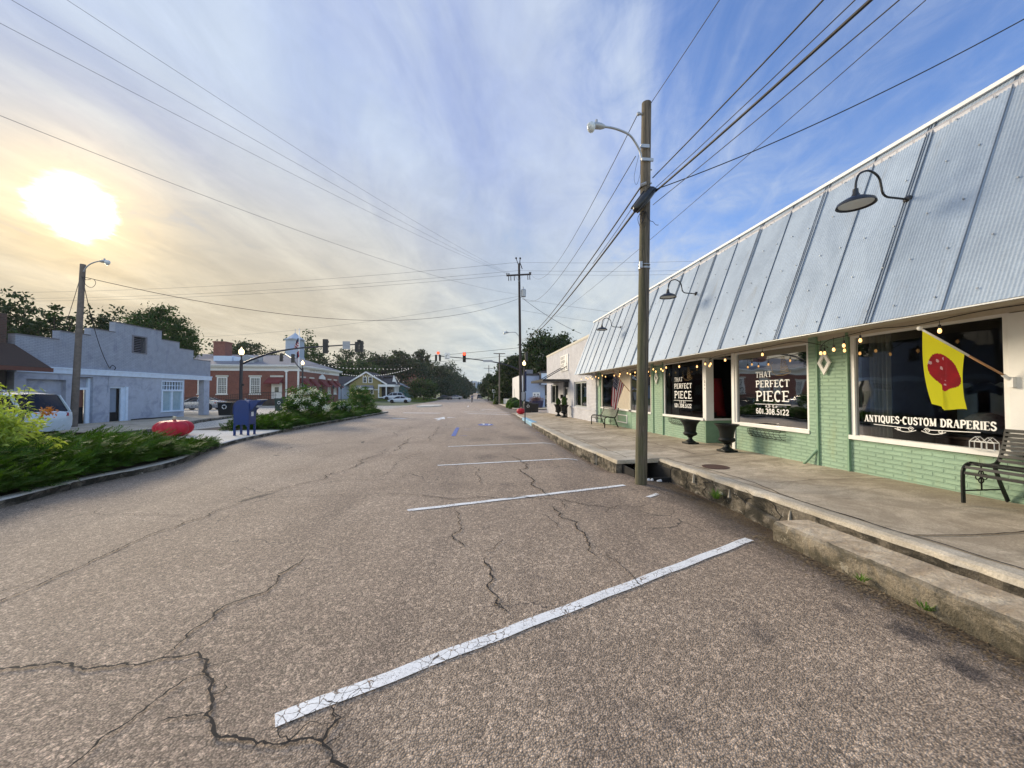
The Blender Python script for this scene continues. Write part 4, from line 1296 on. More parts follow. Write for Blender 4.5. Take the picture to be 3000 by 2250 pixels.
# ---- the awning: corrugated sheets with lapped seams
AX0, AZ0, AX1, AZ1 = 5.20, 2.52, 6.28, 5.32
slope = Vector((AX1 - AX0, 0, AZ1 - AZ0)).normalized(); nrm = Vector((-slope.z, 0, slope.x))
if nrm.x > 0: nrm = -nrm
b = MB(); NW = int(25.4 / .009)
for i in range(NW + 1):
    y = -6 + 25.4 * i / NW
    a = math.cos((y + 6) * 2 * math.pi / .036) * .0030
    ph = ((y + .13) % .77) / .77
    lift = .010 * (1 - ph)
    for k in range(5):
        t = k / 4
        px_ = AX0 + (AX1 - AX0) * t; pz = AZ0 + (AZ1 - AZ0) * t
        dent = .002 * math.sin(y * 2.3 + k * 1.9) * math.sin(t * 3.14)
        b.v.append((px_ + nrm.x * (a + lift + dent), y, pz + nrm.z * (a + lift + dent)))
for i in range(NW):
    for k in range(4):
        q = i * 5 + k; b.face((q, q + 5, q + 6, q + 1))
awn = b.build('awning', M['sheet'], shop, smooth=True)
b = MB(); r_ = random.Random(2)
def seam(y, w_, k=None, off=.021):
    b.hexa([(AX0 + nrm.x * .004, y - w_, AZ0), (AX0 + nrm.x * .004, y + w_, AZ0), (AX1 + nrm.x * .004, y + w_, AZ1), (AX1 + nrm.x * .004, y - w_, AZ1),
            (AX0 + nrm.x * off, y - w_, AZ0 + nrm.z * off), (AX0 + nrm.x * off, y + w_, AZ0 + nrm.z * off), (AX1 + nrm.x * off, y + w_, AZ1 + nrm.z * off), (AX1 + nrm.x * off, y - w_, AZ1 + nrm.z * off)])
n_ = 0; y = -5.52
while y < 19.3:
    seam(y, .0035)
    if n_ % 2 == 1: seam(y + .045, .006); seam(y + .075, .003)
    y += .77; n_ += 1
b.build('sheet_seams', M['seam'], awn)
b = MB()
for y in np.arange(-5.8, 19.2, .385):
    for t in (.06, .27, .48, .72, .93):
        c = Vector((AX0 + (AX1 - AX0) * t, y + r_.uniform(-.05, .05), AZ0 + (AZ1 - AZ0) * t)) + nrm * .02
        b.box(c.x - .006, c.x + .006, c.y - .008, c.y + .008, c.z - .008, c.z + .008)
tag(b.build('screws', M['seam'], awn), kind='stuff')
b = MB()
b.hexa([(AX1 - .06, -6, AZ1 - .04), (AX1 + .10, -6, AZ1 - .04), (AX1 + .10, 19.42, AZ1 - .04), (AX1 - .06, 19.42, AZ1 - .04), (AX1 - .045, -6, AZ1 + .02), (AX1 + .10, -6, AZ1 + .02), (AX1 + .10, 19.42, AZ1 + .02), (AX1 - .045, 19.42, AZ1 + .02)])
b.build('ridge_trim', M['white'], awn)
b = MB(); b.prism([(AX0 + .02, 19.36, AZ0), (AX1, 19.36, AZ1 - .08), (AX1 + .1, 19.36, AZ1 - .08), (AX1 + .1, 19.36, AZ0)], (0, .02, 0)); b.build('awning_end', M['galv'], awn)
b = MB(); b.box(AX0 - .002, AX0 + .012, -6, 19.38, AZ0 - .016, AZ0 - .002); b.build('drip_edge', M['galv'], awn)

# small green pipe stub at the wall foot
b = MB(); b.tube([(6.06, 6.47, SW(6, 6.4)), (6.08, 6.43, SW(6, 6.4) + .05), (6.15, 6.30, SW(6, 6.4) + .26), (6.19, 6.28, SW(6, 6.4) + .30)], .022, 8); b.build('pipe_stub', M['green_paint'], shop, smooth=True)

# ---- gooseneck lamps on the awning
def gooseneck(y, lab):
    t = thing('gooseneck_lamp', (5.85, y, 4.21), lab, 'lamp', 'gooseneck lamps on the metal awning')
    b = MB(); b.lathe([(.001, 0), (.055, 0), (.05, .03), (.02, .05), (.001, .05)], (5.86, y, 4.22), 14, ax=Matrix.Rotation(rad(-90), 3, 'Y')); b.build('wall_mount', M['black'], t, smooth=True)
    b = MB(); pts = along([(5.84, y, 4.22), (5.66, y, 4.23), (5.53, y, 4.24), (5.47, y, 4.29), (5.45, y, 4.38), (5.42, y, 4.49), (5.34, y, 4.56), (5.24, y, 4.58), (5.13, y, 4.53), (5.08, y, 4.43), (5.065, y, 4.30)], 5)
    b.tube(pts, .014, 8); b.build('arm', M['black'], t, smooth=True)
    b = MB(); b.lathe([(.001, .15), (.03, .15), (.034, .09), (.045, .07), (.05, .04), (.12, .02), (.20, -.03), (.215, -.07), (.208, -.072), (.19, -.04), (.05, .0), (.001, .0)][::-1], (5.065, y, 4.17), 24); b.build('lamp_shade', M['black'], t, smooth=True, auto=40)
    b = MB(); b.lathe([(.001, -.012), (.185, -.045), (.185, -.05), (.001, -.018)][::-1], (5.065, y, 4.17), 20); b.build('reflector', M['cream'], t)


gooseneck(4.53, 'black gooseneck lamp with wide shade, nearest of those on the metal awning')
gooseneck(9.47, 'black gooseneck lamp, middle one on the metal awning just right of the wooden pole')
gooseneck(14.66, 'black gooseneck lamp, farthest on the metal awning left of the wooden pole')

# ---- string lights under the awning
sl = thing('string_lights', (5.45, 10, 2.45), 'string of lit warm bulbs on black cable under the awning edge', 'string lights')
key = [(5.5, 2.9, 2.47), (5.5, 3.55, 2.49), (5.45, 4.2, 2.44), (5.45, 4.65, 2.47), (5.5, 5.15, 2.44), (5.55, 5.45, 2.42), (5.60, 5.62, 2.33), (5.9, 5.80, 2.37), (5.5, 5.95, 2.47), (5.5, 6.7, 2.46), (5.45, 7.5, 2.44), (5.45, 8.1, 2.42),
       (5.55, 8.5, 2.38), (5.65, 8.55, 2.42), (5.5, 8.9, 2.46), (5.5, 9.7, 2.44), (5.48, 10.5, 2.42), (5.55, 11.0, 2.39), (5.48, 11.5, 2.45), (5.5, 12.4, 2.45), (5.5, 13.3, 2.44), (5.55, 14.1, 2.38), (5.5, 14.6, 2.44), (5.5, 15.6, 2.43), (5.48, 16.5, 2.42), (5.55, 17.3, 2.40), (5.5, 18.1, 2.43), (5.35, 19.2, 2.46)]
b = MB(); b.tube(along(key, 5), .006, 5); 
bulbs = [(5.5, 2.95, 2.36), (5.48, 3.95, 2.33), (5.45, 4.85, 2.34), (5.48, 5.12, 2.30), (5.50, 5.30, 2.26), (5.6, 5.62, 2.24), (5.9, 5.85, 2.27), (5.95, 5.55, 2.28), (5.5, 6.75, 2.33), (5.46, 7.78, 2.31), (5.50, 8.35, 2.27), (5.60, 8.55, 2.24), (5.62, 8.75, 2.30), (5.55, 8.98, 2.25), (5.5, 9.72, 2.30),
         (5.5, 10.42, 2.32), (5.5, 10.62, 2.24), (5.55, 10.82, 2.30), (5.5, 11.05, 2.24), (5.52, 11.25, 2.32), (5.5, 11.55, 2.26), (5.5, 12.55, 2.29), (5.5, 12.95, 2.25), (5.5, 13.2, 2.30), (5.5, 13.9, 2.30), (5.55, 14.1, 2.23), (5.6, 14.2, 2.32), (5.5, 14.5, 2.27), (5.5, 15.5, 2.27), (5.5, 15.9, 2.33), (5.5, 16.4, 2.25), (5.5, 16.8, 2.32), (5.5, 17.3, 2.24), (5.5, 17.6, 2.32), (5.5, 18.0, 2.27), (5.5, 18.3, 2.33), (5.4, 18.8, 2.27)]
for p in bulbs: b.tube([(p[0], p[1], p[2] + .055), (p[0], p[1], 2.45)], .0035, 4); b.lathe([(.012, .028), (.014, .07), (.006, .075)], p, 8)
b.build('cable', M['wire'], sl)
bm0 = None
for p in bulbs:
    b = MB(); b.lathe([(.001, -.030), (.013, -.025), (.019, -.008), (.018, .008), (.010, .028), (.001, .03)], p, 10)
    b.build('bulb', M['bulb'], sl, smooth=True)

# ---- inside the shop, seen through the glass
def table(loc, w_, d, h, mt, lab, rz=0):
    t = thing('display_table', loc, lab, 'table', rz=rz)
    b = MB(); b.box(-w_ / 2, w_ / 2, -d / 2, d / 2, h - .04, h); b.build('tabletop', mt, t, local=True, bevel=.005)
    b = MB(); b.box(-w_ / 2 + .03, w_ / 2 - .03, -d / 2 + .03, d / 2 - .03, h - .14, h - .045); b.build('apron', mt, t, local=True)
    for sx in (-1, 1):
        for sy in (-1, 1):
            b = MB(); b.lathe([(.018, 0), (.028, .1), (.02, .2), (.03, h - .14), (.03, h - .05)], (sx * (w_ / 2 - .06), sy * (d / 2 - .06), 0), 8); b.build('leg', mt, t, local=True, smooth=True)
    return t


table((6.78, 7.05, .24), .6, 1.15, .78, M['wood_dark'], 'dark wood table behind the lettered window right of the entry')
table((6.85, 10.5, .24), .6, .9, .80, M['wood_dark'], 'dark wood table behind the lettered window left of the entry')
table((7.3, 4.5, .24), .7, 1.3, .72, M['wood_dark'], 'low dark table behind the widest shop window')


def plate(loc, r, mt, lab, tilt=70):
    ax = Matrix.Rotation(rad(20), 3, 'Z') @ Matrix.Rotation(rad(-tilt), 3, 'Y')
    b = MB(); b.lathe([(.001, 0), (r * .55, .004), (r * .7, .02), (r, .03), (r * 1.01, .035), (r * .7, .028), (.001, .01)], loc, 24, ax=ax)
    o_ = b.build('decorative_plate', mt, smooth=True); return tag(o_, lab, 'plate')


M['pink_glaze'] = mat('pink_glazed', (0.42, 0.07, 0.08), 0.2, var=0.5, scale=14)
plate((6.66, 7.10, 1.16), .125, M['pink_glaze'], 'tilted pink and white plate standing on the table behind the right window')


def bottle(loc, h, mt, lab):
    t = thing('glass_bottle', loc, lab, 'bottle', 'bottles behind the shop window')
    b = MB(); b.lathe([(.001, 0), (.05, 0), (.056, .02), (.055, h * .5), (.02, h * .68), (.016, h * .85), (.001, h * .85)], (0, 0, 0), 14); b.build('bottle_body', mt, t, local=True, smooth=True)
    b = MB(); b.lathe([(.001, h * .85), (.022, h * .85), (.022, h), (.001, h)], (0, 0, 0), 10); b.build('cap', M['gold'], t, local=True)


M['wine'] = mat('dark_red_glass', (0.10, 0.01, 0.015), 0.1)
for k, (y, lb) in enumerate(((6.92, 'dark red bottle nearest the pink plate'), (6.76, 'dark red bottle in the middle of three by the window'), (6.62, 'dark red bottle closest to the brick pier'))):
    bottle((6.70, y, 1.02), .20, M['wine'], lb)
b = MB(); r_ = random.Random(3)
for i in range(14): b.ball((6.62 + r_.uniform(-.06, .06), 7.55 + r_.uniform(-.14, .14), 1.06 + r_.uniform(0, .05)), .035, 6)
tag(b.build('gourd_pile', mat('orange_gourd', (0.5, 0.2, 0.05), .5), smooth=True), 'small pile of orange gourds on the table end behind the lettered window', 'gourds')
# red dress hanging in the entry window
rd = MB()
rd.grid(lambda s_, t: (6.85 + .10 * math.sin(t * 9 + s_ * 3) * (1 - s_) + .1 * math.cos(s_ * 6.28), 10.25 - .30 * s_ ** 1.0 + (.10 + .16 * (1 - t)) * math.sin(s_ * 6.28) * .8 + .12 * t, .95 + 1.05 * t), 24, 18)
tag(rd.build('red_dress', M['red_cloth'], smooth=True), 'long bright red dress hanging inside the entry window', 'dress')
b = MB()
b.box(6.9, 6.93, 10.05, 10.45, .25, 1.25); b.box(6.95, 7.35, 10.05, 10.45, .68, .72)
cbk = b.build('shop_chair', mat('old_chair', (.12, .09, .03), .6)); tag(cbk, 'old wooden chair with yellow seat beside the red dress', 'chair')
b = MB(); b.ball((7.1, 4.62, 1.16), .22, 12, sz=.72); tag(b.build('round_cushion', mat('ribbed_cushion', (.10, .11, .12), .8, var=.4, scale=20), smooth=True), 'ribbed dark grey round cushion behind the widest window', 'cushion')
for k, (y, c, lb) in enumerate(((5.15, (.25, .32, .38), 'pale blue tee shirt on display deep behind the widest window'), (4.9, (.30, .31, .32), 'grey tee shirt beside the pale blue one behind the widest window'))):
    b = MB(); z = 1.55
    b.prism([(7.7, y + .2, z - .5), (7.7, y + .2, z + .05), (7.7, y + .32, z), (7.7, y + .36, z + .10), (7.7, y + .18, z + .2), (7.7, y + .06, z + .2), (7.7, y, z + .16), (7.7, y - .06, z + .2), (7.7, y - .18, z + .2), (7.7, y - .36, z + .10), (7.7, y - .32, z), (7.7, y - .2, z + .05), (7.7, y - .2, z - .5)], (.03, 0, 0))
    tag(b.build('tee_shirt', mat('shirt_cloth', c, .9)), lb, 'shirt')
b = MB(); b.lathe([(.001, 0), (.09, 0), (.15, .10), (.14, .10), (.085, .015), (.001, .015)], (6.9, 4.15, .98), 18); tag(b.build('woven_basket', mat('wicker', (.22, .15, .06), .9, var=.4, scale=30)), 'shallow woven basket behind the right end of the widest window', 'basket')
# curtains at the right of window B and in window A
cm = mat('curtain_cloth', (0.20, 0.20, 0.18), .9)
for y0, y1, lb in ((8.1, 8.4, 'pale grey curtain gathered at the far edge of the right lettered window'), (11.45, 11.80, 'pale grey curtain gathered at the far edge of the left lettered window'), (5.28, 5.58, 'pale grey curtain at the far edge of the widest window')):
    b = MB(); b.grid(lambda s_, t: (6.45 + .025 * math.sin(s_ * 30), y0 + (y1 - y0) * s_, .9 + 1.65 * t), 40, 1)
    tag(b.build('curtain', cm, smooth=True), lb, 'curtain')

# ---- window-box wire baskets hanging on the wall
def wire_basket(y0, y1, lab):
    z = .80; b = MB(); n = 9; D_ = .17
    def sec(y):      # basket cross-section at y
        return [(W - .01, y, z), (W - .01 - D_, y, z - .01), (W - .01 - D_ * .9, y, z - .09), (W - .01 - D_ * .45, y, z - .155), (W - .01, y, z - .17)]
    for i in range(n):
        t = i / (n - 1); y = y0 + (y1 - y0) * t
        sh = .25 if i in (0, n - 1) else 1
        q = [Vector((W - .01 + (p[0] - W + .01) * (1 if 0 < i < n - 1 else .8), p[1], p[2])) for p in sec(y)]
        b.tube(along(q, 4), .0045, 5)
    for zz_, dd, k in ((z, 1, 0), (z - .05, .96, 0), (z - .10, .86, 0), (z - .15, .5, 0)):
        b.tube(along([(W - .01, y0 - .01, zz_), (W - .01 - D_ * dd * .8, y0 + .02, zz_), (W - .01 - D_ * dd, y0 + .10, zz_), (W - .01 - D_ * dd, y1 - .10, zz_), (W - .01 - D_ * dd * .8, y1 - .02, zz_), (W - .01, y1 + .01, zz_)], 5), .005, 5)
    b.tube([(W - .015, y0, z + .02), (W - .015, y1, z + .02)], .005, 5)
    for y in (y0 + .12, y1 - .12): b.tube([(W - .02, y, z), (W - .02, y, z + .06)], .006, 5)
    return tag(b.build('wire_basket', M['black_iron'], smooth=True), lab, 'wire basket', 'wire hayrack baskets under the windows')


wire_basket(7.02, 7.90, 'empty wire basket hung on the green brick right of the entry')
wire_basket(10.45, 11.35, 'empty wire basket hung under the window left of the entry behind an urn')

# ---- cast urns
def urn(x, y, z, h, lab, cat='urn', plant=None, name='urn_planter'):
    t = thing(name, (x, y, z), lab, cat, 'black cast urns along the shop fronts')
    k = h / .63
    b = MB(); b.box(-.155 * k, .155 * k, -.155 * k, .155 * k, 0, .045 * k); b.build('plinth', M['black_iron'], t, local=True, bevel=.006)
    lob = lambda a, zz_: 1 + (.035 * abs(math.cos(a * 9)) if .19 * k < zz_ < .31 * k else 0)
    b = MB(); b.lathe([(.001, .045), (.135, .045), (.13, .065), (.085, .09), (.055, .13), (.05, .165), (.075, .175), (.078, .185), (.06, .195), (.12, .215), (.165, .25), (.172, .28), (.155, .315), (.14, .325), (.145, .345), (.155, .45), (.19, .55), (.235, .60), (.255, .615), (.255, .63), (.225, .63), (.17, .55), (.12, .5), (.001, .5)], (0, 0, 0), 36, squash=lob)
    b.v = [(a * k, c * k, d * k) for a, c, d in b.v]
    b.build('bowl', M['black_iron'], t, local=True, smooth=True, auto=40)
    return t


urn(5.75, 8.17, SW(5.75, 8.17), .63, 'empty black cast urn right of the shop entry')
urn(5.78, 9.70, SW(5.78, 9.7), .63, 'empty black cast urn left of the shop entry')

# ---- iron benches
def bench(x, y, rz, lab, L_=1.78):
    """local: bench runs along +y from 0 to L, seat opens to -x"""
    t = thing('iron_bench', (x, y, SW(x, y)), lab, 'bench', 'strap iron benches by the shop fronts', rz)
    side = along([(-.02, 0, 0), (-.02, 0, .30), (.00, 0, .40), (.08, 0, .445), (.22, 0, .43), (.38, 0, .42), (.46, 0, .47), (.51, 0, .58), (.55, 0, .70), (.58, 0, .83)], 6)
    legb = along([(.40, 0, .42), (.47, 0, .22), (.57, 0, 0)], 5)
    for k, yy in enumerate((0.0, L_)):
        b = MB()
        for a, c in zip(side, side[1:]): b.bar(a + Vector((0, yy, 0)), c + Vector((0, yy, 0)), .042, .016, up=(0, 1, 0) if True else None)
        for a, c in zip(legb, legb[1:]): b.bar(a + Vector((0, yy, 0)), c + Vector((0, yy, 0)), .042, .016, up=(0, 1, 0))
        b.bar((-.02, yy, .14), (.51, yy, .14), .014, .014)
        b.build('end_frame', M['bench_paint'], t, local=True)
        b = MB()
        for cx_, cz_ in ((.22, .33), (.18, .29), (.27, .29), (.22, .25)):
            b.tube([(cx_ + .032 * math.cos(q * .5236), yy, cz_ + .032 * math.sin(q * .5236)) for q in range(13)], .006, 5)
        b.tube([(.225, yy, .43), (.225, yy, .14)], .008, 5)
        b.build('scroll', M['bench_paint'], t, local=True, smooth=True)
    b = MB()
    b2 = MB()
    def slat(mb, px_, pz, tx, tz):
        d = Vector((tx, 0, tz)).normalized() * .016; q = Vector((-d.z, 0, d.x)).normalized() * .004
        c = Vector((px_, 0, pz))
        mb.hexa([c - d - q, c + d - q, c + d + q, c - d + q] + [p + Vector((0, L_, 0)) for p in (c - d - q, c + d - q, c + d + q, c - d + q)])
    for px_, pz, tx, tz in ((-.024, .34, .1, 1), (-.005, .405, .4, 1), (.045, .440, 1, .4), (.10, .452, 1, 0), (.155, .446, 1, -.1), (.21, .440, 1, -.1), (.265, .434, 1, -.1), (.32, .428, 1, -.05), (.375, .428, 1, .15)): slat(b, px_, pz + .006, tx, tz)
    for px_, pz in ((.455, .475), (.478, .525), (.497, .575), (.513, .625), (.527, .675), (.541, .725), (.556, .775), (.57, .822)): slat(b2, px_ - .012, pz, .28, 1)
    b.build('seat', M['bench_paint'], t, local=True); b2.build('backrest', M['bench_paint'], t, local=True)
    return t


bench(5.60, 2.06, 0, 'dark strap iron bench under the widest shop window at the right edge')
bench(5.40, 15.30, 0, 'dark strap iron bench beside the striped flag at the far end of the shop')

# ---- flags on angled poles
def flag_thing(tip, foot, fn_pts, nu, nv, kf, mats, names, lab, cat='flag'):
    pass


# tomato flag
tf = thing('tomato_flag', (6.16, 3.76, 1.74), 'yellow flag with a big red tomato on an angled wooden pole', 'flag')
foot = Vector((6.16, 3.765, 1.74)); tip = onX(2300 + 935 * .42194, 850 + 265 * .42194, 5.42)
b = MB(); b.tube([foot + (tip - foot) * .03, foot + (tip - foot) * .46], .013, 8); b.build('wooden_pole', M['wood_light'], tf, smooth=True)
b = MB(); b.tube([foot + (tip - foot) * .46, tip], .013, 8); b.ball(tip, .028, 8); b.build('white_pole', M['white'], tf, smooth=True)
b = MB(); b.box(6.12, 6.17, 3.74, 3.79, 1.66, 1.78); b.tube([(6.15, 3.765, 1.73), foot + (tip - foot) * .10], .02, 8); b.build('bracket', M['white'], tf)
A0 = foot + (tip - foot) * .97; A1 = foot + (tip - foot) * .50     # hoist along the pole
Bt = onX(2300 + 1030 * .42194, 850 + 790 * .42194, 5.50); Bb = onX(2300 + 1245 * .42194, 850 + 850 * .42194, 5.74)
M['flag_yellow'] = leaf_mat('yellow_nylon', (0.88, 0.80, 0.045), (0.86, 0.80, 0.05), .4)
M['flag_red'] = mat('tomato_print_red', (0.46, 0.008, 0.015), 0.6, var=.25, scale=9)
M['flag_hi'] = mat('tomato_print_shine', (0.75, 0.45, 0.42), 0.6)
def tflag(s_, t):      # s_ along the pole 0 (tip) -> 1, t down
    top = A0.lerp(A1, s_); bot = Bt.lerp(Bb, s_)
    p = top.lerp(bot, t)
    fold = .028 * math.sin(s_ * 9 + t * 3.0) * (.25 + t) + .014 * math.sin(s_ * 23 - t * 4) * t
    p = p + Vector((-1, .35, 0)).normalized() * fold
    p.z -= .035 * t * math.sin(s_ * math.pi * 1.5)
    p.y += .03 * math.sin(t * 3.1)
    return p
def tk(s_, t):
    x = (s_ - .55) / .42; y = (t - .45) / .26
    r = math.hypot(x, y); a = math.atan2(y, x)
    if r < 1 + .03 * math.sin(5 * a):
        if -1.0 < x < -.15 and -.95 < y < -.05:
            if (math.sin(x * 9 + y * 13) + math.sin(y * 8 - x * 11)) > 1.15: return 2
        if -.35 < x < .35 and .42 < y < .72 and math.sin(x * 14 + 1) + math.sin(y * 21) > 1.0: return 2
        return 1
    return 0
b = MB(); b.grid(tflag, 70, 90, tk); fo = b.build('cloth', [M['flag_yellow'], M['flag_red'], M['flag_hi']], tf, smooth=True)

# striped flag at the far end
M['fl_red'] = mat('flag_stripe_red', (0.32, 0.012, 0.025), .8); M['fl_white'] = mat('flag_stripe_white', (0.62, 0.58, 0.58), .8); M['fl_blue'] = mat('flag_canton_blue', (0.012, 0.018, 0.06), .8)
sf = thing('striped_flag', (6.18, 14.68, 1.72), 'stars and stripes hanging from an angled pole over the far bench', 'flag')
f0 = onX(1700 + 915 * .1582, 1050 + 612 * .1582, 6.18); f1 = onX(1700 + 610 * .1582, 1050 + 240 * .1582, 5.45)
b = MB(); b.tube([f0, f1], .013, 8); b.ball(f1, .025, 6); b.build('pole', M['wood_light'], sf, smooth=True)
h0 = f0.lerp(f1, .96); h1 = f0.lerp(f1, .34)
e0 = onX(1700 + 590 * .1582, 1050 + 880 * .1582, 5.60); e1 = onX(1700 + 660 * .1582, 1050 + 975 * .1582, 5.70)
def sfl(s_, t):
    p = h0.lerp(h1, s_).lerp(e0.lerp(e1, s_), t)
    p = p + Vector((-1, .2, 0)).normalized() * (.035 * math.sin(s_ * 12 + t * 2) * (.3 + t))
    p.z -= .10 * math.sin(s_ * 3.14) * t * (1 - t) * 2
    return p
def sk(s_, t):
    if s_ < .54 and t < .40:
        gx = (s_ / .54 * 6) % 1; gy = (t / .40 * 7) % 1
        return 1 if (abs(gx - .5) < .17 and abs(gy - .5) < .2) else 2
    return 0 if int(s_ * 13) % 2 == 0 else 1
b = MB(); b.grid(sfl, 52, 60, sk); b.build('cloth', [M['fl_red'], M['fl_white'], M['fl_blue']], sf, smooth=True)

# little white house-shaped lantern on the sill
lt = thing('wire_greenhouse', (6.14, 4.02, SILL), 'tiny white metal greenhouse frame standing on the sill of the widest window', 'ornament')
b = MB(); r0 = .005
for k in range(2):
    y0 = 3.90 + k * .115; y1 = y0 + .11
    for x in (6.10, 6.17):
        z0 = SILL + .01; z1 = z0 + .09
        for y in (y0, y1): b.tube([(x, y, z0), (x, y, z1)], r0, 4)
        b.tube([(x, y0, z0), (x, y1, z0)], r0, 4); b.tube([(x, y0, z1), (x, y1, z1)], r0, 4)
        b.tube([(x, y0, z1), (x, (y0 + y1) / 2, z1 + .06), (x, y1, z1)], r0, 4)
    for y, z in ((y0, z0), (y1, z0), (y0, z1), (y1, z1), ((y0 + y1) / 2, z1 + .06)): b.tube([(6.10, y, z), (6.17, y, z)], r0, 4)
b.build('frame', M['white'], lt)

# ================================================================== POLES, STREET LIGHTS, WIRES
def cyl_pole(name, p0, p1, r0, r1, mt, lab, cat='utility pole', group='wooden utility poles', extra=True):
    t = thing(name, p0, lab, cat, group)
    p0 = Vector(p0); p1 = Vector(p1)
    b = MB(); n = 14
    b.tube([p0.lerp(p1, i / n) for i in range(n + 1)], [r0 + (r1 - r0) * i / n for i in range(n + 1)], 18)
    b.build('shaft', mt, t, smooth=True, auto=50)
    return t


def P1(z):        # centre line of the near pole
    k = (z + .05) / 6.99
    return Vector((2.985 + .165 * k, 6.60, z))


p1 = cyl_pole('utility_pole', (2.985, 6.6, -.15), P1(6.94), .105, .085, M['pole_wood'], 'tall weathered wooden pole with green moss standing in the street by the kerb')
b = MB()                       # cable splice case and hardware
c0 = Vector((2.86, 6.50, 4.86)); c1 = Vector((3.22, 6.48, 5.30))
b.tube([c0, c0.lerp(c1, .08), c0.lerp(c1, .5), c0.lerp(c1, .92), c1], [.03, .075, .088, .075, .03], 12)
b.tube([c0 + Vector((.02, -.08, -.06)), c1 + Vector((0, -.08, -.06))], .018, 6)
b.tube([c0 + Vector((-.03, .06, .08)), c1 + Vector((-.05, .06, .1))], .022, 6)
b.build('splice_case', M['plastic'], p1, smooth=True)
b = MB(); r_ = random.Random(8)
for k in range(7):
    a = Vector((3.05 + r_.uniform(-.06, .04), 6.49, 4.86)); pts = [a]
    for q in range(5): pts.append(pts[-1] + Vector((r_.uniform(-.06, .06), r_.uniform(-.02, .02), r_.uniform(-.10, .02))))
    b.tube(along(pts, 3), .005, 4)
b.tube(along([(3.02, 6.50, 4.75), (3.0, 6.50, 4.3), (3.06, 6.49, 3.0), (3.0, 6.49, 1.0)], 3), .004, 4)
b.tube(along([(2.95, 6.5, 5.9), (2.86, 6.5, 5.5), (2.90, 6.5, 5.35), (2.97, 6.5, 5.55), (2.98, 6.5, 5.8)], 5), .003, 4)
b.build('loose_wires', M['wire'], p1)
b = MB()
for z, w_ in ((3.88, .03), (3.93, .012)):
    c = P1(z); b.lathe([(.103, z - w_), (.106, z - w_), (.106, z), (.103, z)], (c.x, c.y, 0), 16)
b.build('steel_bands', M['galv'], p1)
each('junction_plate', [(2.94, 2.99, 6.47, 6.50, 3.84, 3.95)], M['galv'], p1)
b = MB()
c = P1(6.73); b.tube([c + Vector((-.14, 0, 0)), c], .022, 6); b.ball(c + Vector((-.15, 0, 0)), .035, 6)
b.build('top_bracket', M['galv'], p1); b = MB()
b.tube([P1(5.37) + Vector((-.10, -.05, 0)), P1(5.37) + Vector((-.02, -.1, .02))], .03, 6)
for z in (5.9, 5.70, 5.45): b.tube([P1(z) + Vector((.08, 0, 0)), P1(z) + Vector((.12, 0, 0))], .014, 5)
b.build('step_bolts', M['galv'], p1)
# far right tall pole and its crossarm
PX, PY = 4.85, 41.5
pk = PY / 36.0
def up2(x36, z36):     # a point read at 36 m moved out to the pole's real distance
    v_ = (Vector((x36, 36, z36)) - EYE) * pk + EYE
    return v_
top2 = up2(4.25, 14.02); p2 = cyl_pole('utility_pole', (5.1, PY, G(5, PY)), top2, .17, .12, M['pole_far'], 'tall dark utility pole with a crossarm and transformer across the side street')
b = MB(); a_ = up2(3.02, 12.78); c_ = up2(5.39, 12.98)
b.bar(a_ + Vector((0, -.16, 0)), c_ + Vector((0, -.16, 0)), .13, .16); b.build('crossarm', M['pole_far'], p2)
b = MB()
m_ = (a_ + c_) / 2
b.bar(a_.lerp(c_, .32) + Vector((0, -.2, 0)), m_ + Vector((.02, -.2, -.75)), .04, .02); b.bar(a_.lerp(c_, .68) + Vector((0, -.2, 0)), m_ + Vector((.02, -.2, -.75)), .04, .02)
b.build('arm_brace', M['galv'], p2)
for t_ in (.02, .10, .94, .99):
    c = a_.lerp(c_, t_); b = MB(); b.lathe([(.03, 0), (.07, .04), (.04, .08), (.075, .12), (.05, .17), (.001, .18)], (c.x, c.y - .16, c.z + .08), 8); b.build('insulator', M['pole_far'], p2, smooth=True)
for t_ in (.08, .17, .31, .86, .94):
    c = a_.lerp(c_, t_); b = MB(); b.tube([(c.x, c.y - .26, c.z - .05), (c.x + .02, c.y - .28, c.z - .62)], [.035, .05], 6); b.build('fuse_cutout', M['pole_far'], p2)
b = MB(); b.tube([top2 + Vector((-.02, 0, -.3)), top2 + Vector((-.32, 0, .55))], .04, 6); b.tube([top2 + Vector((.02, 0, -.3)), top2 + Vector((.12, 0, .5))], .05, 6); b.tube([top2 + Vector((.1, -.05, .1)), top2 + Vector((.35, -.05, -.6))], .05, 6)
b.ball(top2 + Vector((-.33, 0, .6)), .11, 8); b.ball(top2 + Vector((.13, 0, .6)), .11, 8)
b.build('pole_top_insulators', M['pole_far'], p2)
tr = up2(4.54, 11.15)
b = MB(); b.lathe([(.001, -.4), (.26, -.4), (.28, .3), (.30, .32), (.2, .42), (.001, .42)], tr + Vector((.15, -.1, 0)), 14); b.tube([tr + Vector((.15, -.1, .4)), tr + Vector((.10, -.1, .72))], .06, 6); b.build('transformer', M['galv'], p2, smooth=True, auto=40)


